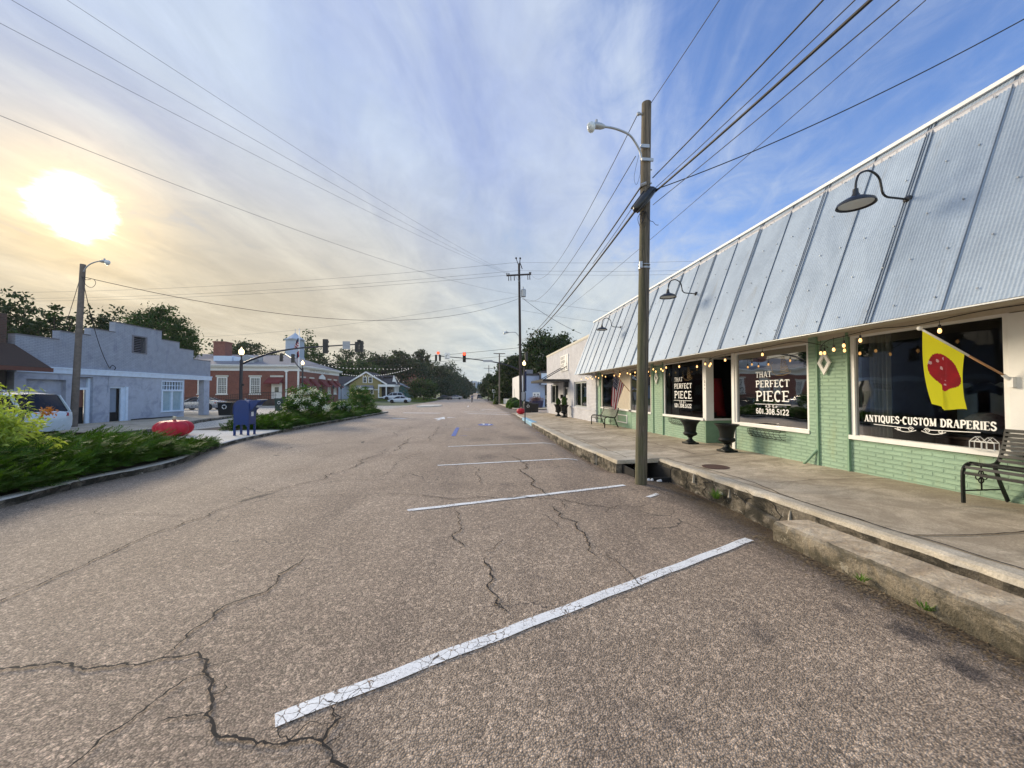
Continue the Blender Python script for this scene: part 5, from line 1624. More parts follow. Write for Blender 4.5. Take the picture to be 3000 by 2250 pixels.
def street_light(base, pts, head, tilt, lab, mt, scale=1.0, name='street_light', refr=True, side=-1):
    t = thing(name, base, lab, 'street light', 'street lights on arms')
    b = MB(); b.tube(along(pts, 6), .028 * scale, 8); b.build('arm', mt, t, smooth=True)
    h = Vector(head); d = Vector((side * 1, 0, tilt)).normalized()
    b = MB(); b.tube([h, h + d * .10 * scale, h + d * .26 * scale, h + d * .30 * scale], [.04 * scale, .075 * scale, .085 * scale, .07 * scale], 12)
    b.tube([h + d * .22 * scale + Vector((0, 0, .06 * scale)), h + d * .22 * scale + Vector((0, 0, .15 * scale))], .035 * scale, 8)
    b.build('lamp_head', mt, t, smooth=True, auto=40)
    b = MB(); g = h + d * .36 * scale + Vector((0, 0, -.04 * scale))
    b.lathe([(.001, -.14 * scale), (.06 * scale, -.13 * scale), (.10 * scale, -.07 * scale), (.115 * scale, 0), (.11 * scale, .05 * scale), (.07 * scale, .09 * scale), (.001, .10 * scale)], g, 16)
    b.build('refractor_globe', M['lampglass'], t, smooth=True)
    return t


M['lampglass'] = mat('clear_ribbed_globe', (0.55, 0.60, 0.62), 0.12, metal=.0, var=.3, scale=30, spec=.8)
s1 = street_light((3.05, 6.6, 5.95), [(3.02, 6.55, 5.83), (3.0, 6.55, 5.98), (2.90, 6.53, 6.14), (2.78, 6.5, 6.25), (2.62, 6.5, 6.32), (2.45, 6.5, 6.36), (2.30, 6.5, 6.37)], (2.32, 6.5, 6.37), .06, 'grey street light on a curved arm on the weathered pole in front', M['galv'], .70)
b = MB(); c = P1(5.83); b.box(c.x - .12, c.x + .10, 6.49, 6.52, 5.80, 5.85); c = P1(6.07); b.box(c.x - .14, c.x + .02, 6.49, 6.53, 6.04, 6.10); b.build('arm_bracket', M['galv'], s1)

# left pole
p3 = cyl_pole('utility_pole', (-18.48, 19.5, -.2), (-18.25, 19.5, 7.6), .135, .10, M['pole_grey'], 'leaning grey wooden pole before the blue stepped building')
street_light((-18.2, 19.5, 7.1), [(-18.15, 19.42, 7.22), (-18.0, 19.4, 7.45), (-17.8, 19.4, 7.62), (-17.55, 19.4, 7.72), (-17.42, 19.4, 7.74)], (-17.45, 19.4, 7.74), .0, 'small street light on a short arm on the leaning grey pole', M['galv'], .9, side=1)
b = MB(); b.tube(along([(-18.2, 19.4, 7.0), (-18.0, 19.4, 6.6), (-17.75, 19.4, 6.5), (-17.6, 19.4, 6.7), (-17.72, 19.4, 6.9), (-18.0, 19.4, 6.85), (-18.2, 19.4, 7.0)], 5), .012, 4); b.build('cable_loop', M['wire'], p3)
# light on the far tall pole
lf = up2(4.24, 6.98); lh = up2(3.25, 7.35)
street_light(tuple(lf), [lf, lf.lerp(lh, .3) + Vector((0, 0, .28)), lf.lerp(lh, .6) + Vector((0, 0, .2)), lh], tuple(lh), 0, 'small street light low on the dark crossarm pole', M['galv'], 1.3)
# farther poles on the right
def far_pole(px, Y, ytop, ybase, arm_px, lab, mt='pole_grey', r=.13, arm_y=None):
    a = onY(px, ybase, Y); c = onY(px, ytop, Y); c.x = a.x
    t = cyl_pole('utility_pole', tuple(a), tuple(c), r, r * .75, M[mt], lab)
    zz_ = onY(px, arm_y, Y).z; l = onY(arm_px[0], arm_y, Y); q = onY(arm_px[1], arm_y, Y)
    b = MB(); b.bar((l.x, Y - .12, zz_), (q.x, Y - .12, zz_), .1, .12); b.build('crossarm', M[mt], t)
    b = MB(); b.bar((l.x * .6 + c.x * .4, Y - .14, zz_), (c.x, Y - .14, zz_ - .6), .03, .02); b.bar((q.x * .6 + c.x * .4, Y - .14, zz_), (c.x, Y - .14, zz_ - .6), .03, .02); b.build('arm_brace', M['galv'], t)
    return t


far_pole(1463, 62, 1036, 1182, (1446, 1480), 'grey utility pole with crossarm beside the white picket fence', arm_y=1036)
far_pole(1432, 115, 1070, 1172, (1417, 1446), 'distant utility pole with crossarm above the dark trees on the right', arm_y=1079, mt='pole_far')

# wires: each one a thing
def wire(a, c, sag, r, lab, n=24, mt='wire', group='overhead wires'):
    a = Vector(a); c = Vector(c)
    pts = []
    for i in range(n + 1):
        t = i / n; p = a.lerp(c, t); p.z -= 4 * sag * t * (1 - t); pts.append(p)
    b = MB(); b.tube(pts, r, 5, caps=False)
    o_ = b.build('overhead_wire', M[mt], smooth=True)
    return tag(o_, lab, 'wire', group)


M['wire_far'] = mat('distant_cable', (0.16, 0.16, 0.18), 0.7)
q = up2(4.48, 6.65)
wire(P1(5.12) + Vector((.14, -.06, .12)), (3.5, -24, 6.1), 1.10, .017, 'thickest black cable running overhead from the near pole splice', 40)
wire(P1(5.12) + Vector((.14, -.02, .42)), (3.55, -24, 7.1), 1.0, .010, 'upper black cable running overhead from the near pole')
wire(P1(5.15) + Vector((.16, .0, .18)), (3.3, -24, 6.8), 1.2, .006, 'thin wire looping just above the thickest overhead cable')
wire(P1(5.05) + Vector((.2, .1, .05)), (3.9, -24, 5.9), 1.0, .006, 'thin wire just under the thickest overhead cable')
wire(P1(6.80) + Vector((.07, 0, .12)), (2.7, -24, 7.6), .9, .006, 'single thin wire rising from the top of the near pole')
wire(P1(5.2) + Vector((.1, -.05, .08)), (8.2, 4.2, 7.1), .18, .009, 'service cable from the near pole over the metal awning')
wire(P1(5.3) + Vector((-.1, -.06, .05)), q + Vector((.05, -.1, .05)), .65, .016, 'black cable from the near pole to the dark crossarm pole, upper one')
wire((2.87, 6.52, 4.86), q + Vector((-.02, -.1, -.12)), .62, .021, 'black cable from the near pole splice to the dark crossarm pole')
wire((2.87, 6.5, 5.0), (2.6, 8.1, 4.45), .02, .006, 'thin tie wire beside the splice left of the near pole')
wire(P1(6.73) + Vector((-.16, 0, 0)), c_ + Vector((.1, 0, 0)), 1.5, .008, 'thin wire from the top of the near pole to the far crossarm')
wire(onY(1862, 458, 6.7), up2(4.56, 10.9), 1.5, .008, 'sagging wire from below the near street light to the far transformer')
wire(onX(2000 * 1.3562, 0, 8.3), onY(1600, 945, 60), .4, .010, 'faint wire passing high behind the near pole')
# left overhead lines from the far pole
for i, (px_, py_, X_, sag, lb) in enumerate(((25 * 1.356, 0, -13, .5, 'second overhead line crossing the upper left sky'), (145 * 1.356, 0, -13, .55, 'topmost overhead line crossing the upper left sky'), (0, 50 * 1.356, -13.5, .5, 'third overhead line down across the upper left sky'))):
    e = onX(px_, py_, X_); a0 = a_.lerp(c_, (.03, .1, 0)[i]) + Vector((0, -.2, .2))
    e.z += .89 * sag * 1.8; far_ = a0 + (e - a0) * 1.5; wire(a0, far_, sag * 1.8, .007, lb, 40, 'wire_far', 'overhead lines in the left sky')
e = onX(0, 250 * 1.356, -14); e.z += .82 * 1.6; a0 = up2(4.4, 11.0); wire(a0, a0 + (e - a0) * 1.4, 1.6, .008, 'lowest overhead line crossing the upper left sky', 40, 'wire_far', 'overhead lines in the left sky')
wire((-18.2, 19.45, 7.0), up2(4.5, 10.75), 2.3, .014, 'sagging cable from the leaning grey pole to the crossarm pole', 40)
wire((-18.2, 19.5, 6.7), (-20.02, 22.95, 2.95), .5, .014, 'service drop from the leaning grey pole to the blue wall')
wire((-18.3, 19.5, 7.2), (-21.5, 22.0, 4.6), .1, .012, 'wire from the leaning grey pole down to the blue roof')
for k, (zz_, lb) in enumerate(((14.35, 'top'), (13.55, 'middle'), (13.2, 'lowest'))):
    a0 = up2(4.2, zz_ - .2); wire(a0, (-75, 64, 15.6 + (zz_ - 13.5) * 1.1), .9, .014, lb + ' of three parallel lines running left from the crossarm pole', 30, 'wire_far', 'three parallel street lines')
    wire(a0, (40, 30, 13.6 + (zz_ - 13.5) * 1.1), .5, .012, lb + ' of three parallel lines running right from the crossarm pole', 20, 'wire_far', 'three parallel street lines')
wire(up2(4.4, 10.9), (-60, 60, 9.6), 1.9, .012, 'faint low line running left from the crossarm pole transformer', 30, 'wire_far')
wire(up2(4.56, 10.7), up2(6.9, 8.2) + Vector((4, 0, -1.0)), .3, .02, 'service cable from the transformer down behind the shop roofs')
wire(up2(4.56, 10.6), (40, 36, 8.0), .6, .012, 'faint line from the transformer to the right over the roofs', 20, 'wire_far')
wire(up2(4.5, 9.5), (40, 36, 6.4), .6, .012, 'lower faint line from the dark pole over the roofs', 20, 'wire_far')
wire(up2(4.3, 5.9), (-50, 75, 5.9), .5, .02, 'upper dark cable crossing the street behind the signals', 30, 'wire')
wire(up2(4.3, 5.2), (-50, 75, 4.6), .3, .016, 'lower dark cable crossing the street behind the signals', 30, 'wire')

# ================================================================== TRAFFIC SIGNALS
def signal_head(parent, c, lit=None, face=-1, k=1.0, n=3):
    """c: centre; face -1 = lenses toward us"""
    b = MB(); w_ = .17 * k; h = (.18 * n) * k
    b.box(c.x - w_, c.x + w_, c.y - .10, c.y + .12, c.z - h, c.z + h)
    o_ = b.build('signal_head', M['sig_body'], parent, bevel=.012)
    for i in range(n):
        z = c.z + h - .18 * k - i * .36 * k
        v_ = MB()
        for q in range(9):
            a0, a1 = rad(-20 + q * 24.5), rad(-20 + (q + 1) * 24.5); R_ = .15 * k
            y0 = c.y + face * .10; y1 = y0 + face * .22
            p = [(c.x + R_ * math.cos(a), yy, z + R_ * math.sin(a)) for a, yy in ((a0, y0), (a1, y0), (a1, y1), (a0, y1))]
            v_.poly(p)
        v_.build('visor', M['sig_body'], o_)
        l = MB(); l.lathe([(.001, .0), (.13 * k, .0), (.13 * k, .012), (.06 * k, .03), (.001, .035)], (c.x, c.y + face * .10, z), 14, ax=Matrix.Rotation(rad(90 if face < 0 else -90), 3, 'X'))
        l.build('lens', M['red_lit'] if lit == i else M['lens_off'], o_, smooth=True)
    return o_


M['sig_body'] = mat('signal_housing', (0.014, 0.014, 0.013), .5, var=.1)
M['sign_back'] = mat('sign_back_aluminium', (0.33, 0.34, 0.36), .5, metal=.3)


def mast(base, zb, arm, lamp_z, lab, r=.115, lamp=True):
    t = thing('traffic_signal_mast', (base[0], base[1], zb), lab, 'traffic light', 'traffic signal masts at the junction')
    top = arm[0][2] + .25
    b = MB(); b.tube([(base[0], base[1], zb), (base[0], base[1], zb + .5), (base[0], base[1], zb + .55), (base[0], base[1], top)], [r * 1.5, r * 1.4, r, r * .9], 14); b.build('post', M['mast'], t, smooth=True, auto=40)
    b = MB(); pts = along(arm, 6); n = len(pts); b.tube(pts, [.085 - .045 * i / (n - 1) for i in range(n)], 10); b.build('mast_arm', M['mast'], t, smooth=True)
    if lamp:
        b = MB(); b.lathe([(.09, 0), (.05, .1), (.05, .3), (.10, .36), (.12, .42), (.001, .42)], (base[0], base[1], top - .02), 12); b.build('lamp_neck', M['mast'], t, smooth=True)
        b = MB(); b.lathe([(.001, 0), (.10, .02), (.17, .14), (.185, .26), (.15, .40), (.07, .46), (.04, .52), (.02, .60), (.001, .62)], (base[0], base[1], top + .38), 16); b.build('lamp_globe', M['globe'], t, smooth=True)
    return t


m1 = mast((-17.27, 30.0), G(-17, 30) + .1, [(-17.2, 30, 3.75), (-16.3, 30, 4.15), (-15.0, 30, 4.62), (-13.2, 30, 4.95), (-11.2, 30, 5.12), (-8.7, 30, 5.32)], 4.6, 'dark signal mast with lit globe reaching over the street behind the blue mailbox')
signal_head(m1, Vector((-11.25, 29.9, 5.10)), face=1); signal_head(m1, Vector((-8.95, 29.9, 5.08)), face=1, k=.72); signal_head(m1, Vector((-8.62, 29.9, 5.12)), face=1, k=.78)
b = MB(); b.box(-8.9, -8.65, 29.8, 29.95, 5.40, 5.62); b.build('camera_box', M['sig_body'], m1)
b = MB(); b.box(-9.98, -9.44, 29.86, 29.88, 4.90, 5.50); b.build('sign_panel', M['sign_back'], m1)
b = MB(); b.box(-17.10, -17.0, 29.85, 29.95, 2.1, 2.25); b.build('push_button', M['sig_body'], m1)
m2 = mast((-21.1, 49.0), G(-21, 49), [(-21.15, 49, 4.35), (-22.0, 49.6, 5.0), (-23.2, 51, 5.9), (-26.0, 55, 6.9)], 5.2, 'dark signal mast with lit globe in front of the brick post office')
def along_px(q_, px, py, Y): return onY(px, py, Y)
signal_head(m2, onY(858, 1050, 49.5), face=1, k=1.0); signal_head(m2, onY(824, 1047, 53), face=1, k=1.0)
b = MB(); c = onY(897, 1140, 48.8); b.box(c.x - .3, c.x + .45, 48.5, 48.9, c.z - .35, c.z + .3); b.build('control_box', M['sig_body'], m2)
K2 = lambda x, z: (Vector((x, 38, z)) - EYE) * (42 / 38) + EYE
arm = [K2(4.75, 3.75), K2(3.9, 4.15), K2(2.4, 4.58), K2(.6, 4.85), K2(-1.0, 5.02), K2(-3.55, 5.22)]
m3 = mast((K2(5.0, 0).x, 42.0), G(5, 42) + .1, [tuple(p) for p in arm], 4.5, 'dark signal mast with two red lights showing over the street on the right')
signal_head(m3, K2(-1.01, 5.10) + Vector((0, -.1, 0)), lit=0); signal_head(m3, K2(-3.40, 5.02) + Vector((0, -.1, 0)), lit=None, k=.62); signal_head(m3, K2(-3.78, 5.02) + Vector((0, -.1, 0)), lit=None, k=.62)
signal_head(m3, K2(-3.57, 5.50) + Vector((0, -.1, 0)), lit=0, k=.8, n=1)
b = MB(); c = K2(-2.69, 5.21); b.box(c.x - .27, c.x + .27, 41.85, 41.87, c.z - .36, c.z + .36); sg = b.build('lane_sign', M['white'], m3)
b = MB()
b.box(c.x - .20, c.x + .2, 41.835, 41.845, c.z - .30, c.z - .26); b.tube([(c.x - .12, 41.84, c.z - .18), (c.x - .12, 41.84, c.z + .05), (c.x, 41.84, c.z + .14), (c.x + .13, 41.84, c.z + .10)], .03, 4)
b.build('lane_arrow', M['black'], sg)
b = MB(); c = K2(1.35, 4.75); b.box(c.x - .55, c.x + .5, 41.84, 41.87, c.z - .11, c.z + .11); b.build('street_name_sign', M['sign_back'], m3)
b = MB(); c = K2(4.92, 1.35); b.box(c.x - .42, c.x - .12, 41.75, 41.95, c.z + .1, c.z + .45); b.build('signal_box', M['sig_body'], m3)
c = K2(5.35, 5.0); signal_head(m3, c + Vector((-.1, .2, .3)), face=1, k=.9)
M['banner'] = mat('navy_banner', (.01, .015, .06), .8); b = MB(); b.box(5.46, 5.78, 41.98, 42.0, 1.75, 4.0); b.build('banner', M['banner'], m3)

# ================================================================== MAILBOX, PUMPKINS, SMALL SIGNS, BINS
mb_ = thing('mailbox', (-8.46, 14.98, isl(0, 15)), 'dark blue street collection mailbox with rounded top on the pale island paving', 'mailbox')
z0 = isl(0, 15) + .0
x0, x1, y0, y1 = -8.75, -8.22, 14.78, 15.24
b = MB()
prof = [(x0, z0 + .40)] + [(x0 + .265 - .265 * math.cos(t), z0 + 1.03 + .265 * math.sin(t)) for t in [math.pi * i / 14 for i in range(15)]] + [(x1, z0 + .40)]
b.prism([(x, y0, z) for x, z in prof], (0, y1 - y0, 0)); b.build('body', M['navy'], mb_, bevel=.008, smooth=True, auto=35)
b = MB(); prof2 = [(x0 - .012, z0 + .8)] + [(x0 + .265 - .277 * math.cos(t), z0 + 1.03 + .277 * math.sin(t)) for t in [math.pi * i / 14 for i in range(15)]] + [(x1 + .012, z0 + .8)]
for yy in (y0 - .004, y1 - .012):
    for (xa, za), (xb, zb) in zip(prof2, prof2[1:]): b.bar((xa, yy + .008, za), (xb, yy + .008, zb), .016, .018, up=(0, 1, 0))
b.build('rim_band', M['navy'], mb_)
for lx, ly in ((x0, y0), (x1 - .06, y0), (x0, y1 - .06), (x1 - .06, y1 - .06)):
    b = MB(); b.box(lx, lx + .06, ly, ly + .06, z0 + .01, z0 + .42); b.box(lx - .012, lx + .075, ly - .012, ly + .075, z0, z0 + .012); b.build('leg', M['navy'], mb_)
b = MB()                                          # rounded skirt corners between legs
for yy in (y0 + .004, y1 - .014):
    for s_, xx in ((1, x0 + .06), (-1, x1 - .06)):
        b.prism([(xx, yy, z0 + .42), (xx, yy, z0 + .30), (xx + s_ * .03, yy, z0 + .365), (xx + s_ * .09, yy, z0 + .405), (xx + s_ * .12, yy, z0 + .42)], (0, .01, 0))
b.build('skirt', M['navy'], mb_)
b = MB(); b.prism([(x1 - .02, y0 + .03, z0 + 1.28), (x1 + .40, y0 + .03, z0 + 1.31), (x1 + .40, y0 + .03, z0 + 1.27), (x1 + .30, y0 + .03, z0 + 1.22), (x1 + .17, y0 + .03, z0 + 1.04), (x1 - .0, y0 + .03, z0 + .86)], (0, y1 - y0 - .06, 0)); b.build('deposit_chute', M['navy'], mb_, bevel=.006)
b = MB(); b.box(x1 + .26, x1 + .42, y0 + .02, y1 - .02, z0 + 1.30, z0 + 1.318); b.build('chute_lip', M['cream'], mb_)
b = MB(); b.box(x1 + .17, x1 + .27, y0 + .1, y1 - .1, z0 + 1.02, z0 + 1.10); b.box(-8.5, -8.45, 15.0, 15.04, z0 + 1.295, z0 + 1.35); b.build('pull_handle', M['galv'], mb_, bevel=.01)
b = MB(); b.box(x1, x1 + .004, y0 + .15, y1 - .16, z0 + .70, z0 + .86); b.build('notice_label', M['white'], mb_)


def pumpkin(loc, r, h, lab, ribs=9, cut=None):
    t = thing('tomato_sculpture', loc, lab, 'tomato sculpture', 'painted concrete tomatoes')
    b = MB(); prof = []
    for i in range(17):
        a = -90 + 175 * i / 16
        prof.append((max(.002, r * math.cos(rad(a)) ** .85 if math.cos(rad(a)) > 0 else .002), h / 2 + h / 2 * math.sin(rad(a)) * (1 if a < 0 else .92) - (.05 * h if a > 60 else 0)))
    b.lathe(prof, (0, 0, 0), 54, squash=lambda a, zz_: 1 - .13 * (1 - abs(math.sin(a * ribs / 2))) ** 1.8)
    b.build('body', M['tomato'], t, local=True, smooth=True)
    b = MB(); b.tube([(0, 0, h * .90), (.01, 0, h * 1.0), (.03, .0, h * 1.10)], [.045 * r / .5, .04 * r / .5, .05 * r / .5], 8); b.build('stem', M['stem'], t, local=True, smooth=True)
    return t


M['stem'] = mat('pale_stem_paint', (.50, .46, .30), .7)
pumpkin((-10.80, 14.85, isl(0, 15) - .02), .58, .66, 'squat red painted tomato sculpture behind the low junipers on the island')
pumpkin((3.72, 30.3, SW(3.8, 30.3)), .35, .52, 'round red painted tomato sculpture at the far corner of the shop pavement')

ps = thing('sign_post', (2.96, 21.9, G(3, 21.9)), 'thin dark post with a small blank grey sign back at the blue painted kerb', 'sign')
b = MB(); b.box(2.90, 2.96, 21.87, 21.93, G(3, 21.9), 1.22); b.build('post', M['mast'], ps)
b = MB(); b.box(2.73, 2.99, 21.93, 21.94, 1.16, 1.63); b.build('sign_panel', M['sign_back'], ps)
b = MB(); b.box(2.93, 2.97, 21.9, 21.93, 1.15, 1.6); b.build('sign_bracket', M['mast'], ps)
c = onY(1446, 1178, 75); sp = thing('speed_sign', tuple(c), 'small white rectangular road sign on a post before the dark right trees', 'sign')
b = MB(); b.box(c.x - .04, c.x + .04, 75, 75.06, G(4, 75), 2.2); b.build('post', M['galv'], sp)
a = onY(1442, 1141, 75); d = onY(1451, 1151, 75); b = MB(); b.box(a.x, d.x, 74.95, 74.98, d.z, a.z); pn_ = b.build('sign_panel', M['white'], sp)
b = MB()
for k in (.25, .5): b.box(a.x + .1, d.x - .1, 74.94, 74.945, a.z - (a.z - d.z) * (k + .15), a.z - (a.z - d.z) * k)
b.build('sign_lines', M['galv'], pn_)


def recycle_mark(parent, c, r, mt, y_):
    b = MB()
    for k in range(3):
        a0 = 90 + k * 120
        p = [(c.x + r * math.cos(rad(a0 + d)), y_, c.z + r * math.sin(rad(a0 + d))) for d in (-38, 0, 38)]
        b.tube([p[0], p[1], p[2]], r * .20, 4)
        q = rad(a0 + 52); e = Vector((c.x + r * math.cos(q), y_, c.z + r * math.sin(q))); b.ball(e, r * .22, 4)
    b.build('recycling_symbol', mt, parent)


def bin_(x, y, z, w_, d, h, lab, mt, mark=True, round_=False, lid='flat'):
    t = thing('trash_bin', (x, y, z), lab, 'trash bin', 'street bins')
    b = MB()
    if round_: b.lathe([(.001, 0), (w_ * .40, 0), (w_ * .5, h * .1), (w_ * .5, h * .8), (w_ * .53, h * .82), (w_ * .5, h * .86), (.001, h * .86)], (x, y, z), 18)
    else: b.hexa([(x - w_ * .44, y - d * .44, z), (x + w_ * .44, y - d * .44, z), (x + w_ * .44, y + d * .44, z), (x - w_ * .44, y + d * .44, z), (x - w_ * .5, y - d / 2, z + h * .88), (x + w_ * .5, y - d / 2, z + h * .88), (x + w_ * .5, y + d / 2, z + h * .88), (x - w_ * .5, y + d / 2, z + h * .88)])
    b.build('body', mt, t, bevel=.012, smooth=round_, auto=40 if round_ else None)
    b = MB()
    if lid == 'slope': b.hexa([(x - w_ * .5, y - d / 2, z + h * .89), (x + w_ * .5, y - d / 2, z + h * .89), (x + w_ * .5, y + d / 2, z + h * .89), (x - w_ * .5, y + d / 2, z + h * .89), (x - w_ * .4, y - d / 2 + .02, z + h * 1.08), (x - w_ * .1, y - d / 2 + .02, z + h * 1.08), (x - w_ * .1, y + d / 2 - .02, z + h * 1.08), (x - w_ * .4, y + d / 2 - .02, z + h * 1.08)])
    else: b.box(x - w_ * .53, x + w_ * .53, y - d * .53, y + d * .53, z + h * .885, z + h * .96)
    b.build('lid', mt, t, bevel=.015)
    if mark: recycle_mark(t, Vector((x, y, z + h * .62)), w_ * .15, M['cr_white'], y - d / 2 - .012)
    return t


M['bin_green'] = mat('dark_green_plastic', (.012, .035, .028), .5)
bin_(4.66, 33.1, SW(4.6, 33), .72, .6, .92, 'black recycling bin with white arrows at the far pavement corner', M['plastic'], lid='slope')
bin_(5.30, 33.2, SW(5.2, 33), .62, .6, .82, 'plain black bin right of the recycling bin at the far pavement corner', M['plastic'], mark=False)
a = onZ(667, 1216, .15); bin_(a.x, a.y, bw(0, a.y), .95, .8, 1.0, 'large black cart bin with white mark behind the blue mailbox', M['plastic'])
a = onZ(822, 1200, .1); bin_(a.x, a.y, G(a.x, a.y), .9, .7, 1.35, 'tall dark green recycling bin left of the white flowering shrub', M['bin_green'])
a = onZ(845, 1200, .1); bin_(a.x, a.y, G(a.x, a.y), .85, .7, .95, 'low round-topped black bin beside the green recycling bin', M['plastic'], mark=False)

# ================================================================== MUSEUM (white painted brick) NEXT TO THE SHOP
mu = thing('brick_museum', (6.1, 25, SW(6, 25)), 'white painted brick museum building with suspended black canopy beyond the shop', 'building')
X_ = 6.10
holes = [(20.22, 22.85, .76, 2.24), (24.5, 25.62, -.3, 2.16), (27.25, 29.9, .74, 2.22)]
b = MB(); z_t = 4.55; ya = 18.63
def mwall(y0, y1, z0, z1): b.box(X_, X_ + .25, y0, y1, z0, z1)
ycur = ya
for y0, y1, z0, z1 in holes:
    mwall(ycur, y0, -.35, z_t)
    if z0 > 0: mwall(y0, y1, -.35, z0)
    mwall(y0, y1, z1, z_t); ycur = y1
mwall(ycur, 31.65, -.35, z_t)
b.box(X_ + .25, 16, 31.4, 31.65, -.4, z_t - .1); b.box(X_ + .25, 16, 18.63, 18.8, 4.0, z_t); b.box(15.8, 16, 18.8, 31.4, -.35, z_t)
b.build('wall', M['white_brick'], mu)
b = MB(); b.box(X_ - .02, X_ + .27, 18.62, 31.68, z_t, z_t + .16); b.box(X_ - .035, X_, 18.62, 31.70, z_t + .05, z_t + .10); b.box(X_ + .27, 16, 31.40, 31.68, z_t - .1, z_t + .06); b.build('coping', M['cream'], mu)
b = MB(); b.box(X_ - .03, X_, 18.63, 24.4, .66, .72); b.box(X_ - .03, X_, 25.7, 31.65, .66, .72); b.build('ledge', M['white_brick'], mu)
b = MB(); b.box(X_ + .25, 15.8, 18.8, 31.4, 4.2, 4.3); b.build('roof', M['roof_grey'], mu)
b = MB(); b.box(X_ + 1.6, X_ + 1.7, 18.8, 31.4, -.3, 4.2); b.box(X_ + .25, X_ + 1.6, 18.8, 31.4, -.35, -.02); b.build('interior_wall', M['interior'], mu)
M['grey_frame'] = mat('grey_green_frame', (.30, .32, .30), .5)
for (y0, y1, z0, z1) in (holes[0], holes[2]):
    f = MB()
    f.box(X_ + .07, X_ + .13, y0, y0 + .12, z0, z1); f.box(X_ + .07, X_ + .13, y1 - .12, y1, z0, z1); f.box(X_ + .07, X_ + .13, y0 + .12, y1 - .12, z1 - .1, z1); f.box(X_ + .07, X_ + .13, y0 + .12, y1 - .12, z0, z0 + .08); f.box(X_ + .075, X_ + .125, (y0 + y1) / 2 - .06, (y0 + y1) / 2 + .06, z0 + .08, z1 - .1)
    wf = f.build('window', M['grey_frame'], mu)
    g = MB(); g.poly([(X_ + .10, y0 + .1, z0), (X_ + .10, y1 - .1, z0), (X_ + .10, y1 - .1, z1), (X_ + .10, y0 + .1, z1)]); g.build('glass', M['glass'], wf)
    g = MB(); g.grid(lambda s_, t: (X_ + .3 + .03 * math.sin(s_ * 40), y0 + .1 + (y1 - y0 - .2) * s_, z0 + (z1 - z0) * t), 60, 1); g.build('blind', M['museum_blind'] if 'museum_blind' in M else M.setdefault('museum_blind', mat('grey_blind', (.13, .13, .11), .9)), wf)
f = MB(); f.box(X_ + .1, X_ + .16, 24.5, 24.6, -.1, 2.16); f.box(X_ + .1, X_ + .16, 25.52, 25.62, -.1, 2.16); f.box(X_ + .1, X_ + .16, 24.6, 25.52, 2.04, 2.16); f.box(X_ + .1, X_ + .16, 24.6, 25.52, -.1, .15)
dr = f.build('door', M['black'], mu); g = MB(); g.box(X_ + .12, X_ + .13, 24.6, 25.52, .15, 2.04); g.build('glass', M['glass_dark'], dr)
g = MB(); g.box(X_ + .09, X_ + .10, 24.85, 25.2, 1.25, 1.45); g.box(X_ + .09, X_ + .10, 24.9, 25.1, .95, 1.08); g.box(X_ + .09, X_ + .10, 24.7, 25.3, 1.85, 2.0); g.build('door_notices', M['white'], dr)
# canopy
cn = MB(); cn.box(X_ - 1.75, X_ - .01, 23.9, 29.0, 2.30, 2.46); cn.box(X_ - .25, X_ - .01, 24.2, 24.6, 1.95, 2.3)
cno = cn.build('canopy', M['black'], mu)
b = MB()
for y in (24.3, 25.9): b.tube([(X_ - 1.6, y, 2.46), (X_ - .02, y + .25, 3.35)], .028, 6)
b.build('canopy_rod', M['black'], cno)
b = MB(); b.box(X_ - .16, X_ - .02, 25.75, 25.9, 1.18, 1.46); b.build('letter_box', M['black'], mu)
b = MB(); b.box(X_ - .05, X_ - .01, 24.15, 26.33, 3.06, 4.14); sgn = b.build('sign_board', M['white'], mu)
M['grey_ink'] = mat('grey_sign_ink', (.16, .16, .18), .6)
L = Letters((X_ - .052, 26.22, 0), U, V_, (-1, 0, 0), .003)
for k, wd_ in enumerate(('ROBERT', 'JOHNSON', 'BLUES', 'MUSEUM')): L.text(0.0, 3.88 - k * .255, wd_, .18, 1.30 if k != 2 else 1.0, serif=0, thick=.20, thin=.10)
gx = 1.72
L.stroke([(gx, 3.14 + .03), (gx + .13, 3.25), (gx + .07, 3.38), (gx + .12, 3.48), (gx, 3.58), (gx - .12, 3.48), (gx - .07, 3.38), (gx - .13, 3.25), (gx, 3.17)], .05)
L.stroke([(gx, 3.5), (gx, 4.02)], .04); L.stroke([(gx - .03, 3.98), (gx + .03, 4.08)], .06)
L.b.build('sign_lettering', M['grey_ink'], sgn)
urn(5.70, 25.45, SW(5.7, 25.4), .80, 'black urn with a small green topiary, farther of the pair at the museum door')
urn(5.68, 23.7, SW(5.7, 23.7), .80, 'black urn with a dense green topiary, nearer of the pair at the museum door')

# ================================================================== LEAF CLOUDS
def leaves(name, mt, C_, size, nmean=None, parent=None, seed=1, aspect=.55, flat=0.0, kind=None):
    """C_: (n,3) leaf centres -> one rhombic leaf each"""
    r_ = np.random.RandomState(seed); n = len(C_)
    d = r_.normal(size=(n, 3)); d[:, 2] *= (1 - flat) if flat else 1; d /= np.linalg.norm(d, axis=1)[:, None]
    e = r_.normal(size=(n, 3)); e -= (e * d).sum(1)[:, None] * d; e /= np.linalg.norm(e, axis=1)[:, None]
    s_ = (size * r_.uniform(.6, 1.4, n))[:, None]
    V = np.stack([C_ - d * s_, C_ + e * s_ * aspect, C_ + d * s_, C_ - e * s_ * aspect], 1).reshape(-1, 3)
    Fq = np.arange(n * 4).reshape(-1, 4)
    o_ = np_mesh(name, V, Fq, mt, parent)
    if kind: tag(o_, kind=kind)
    return o_


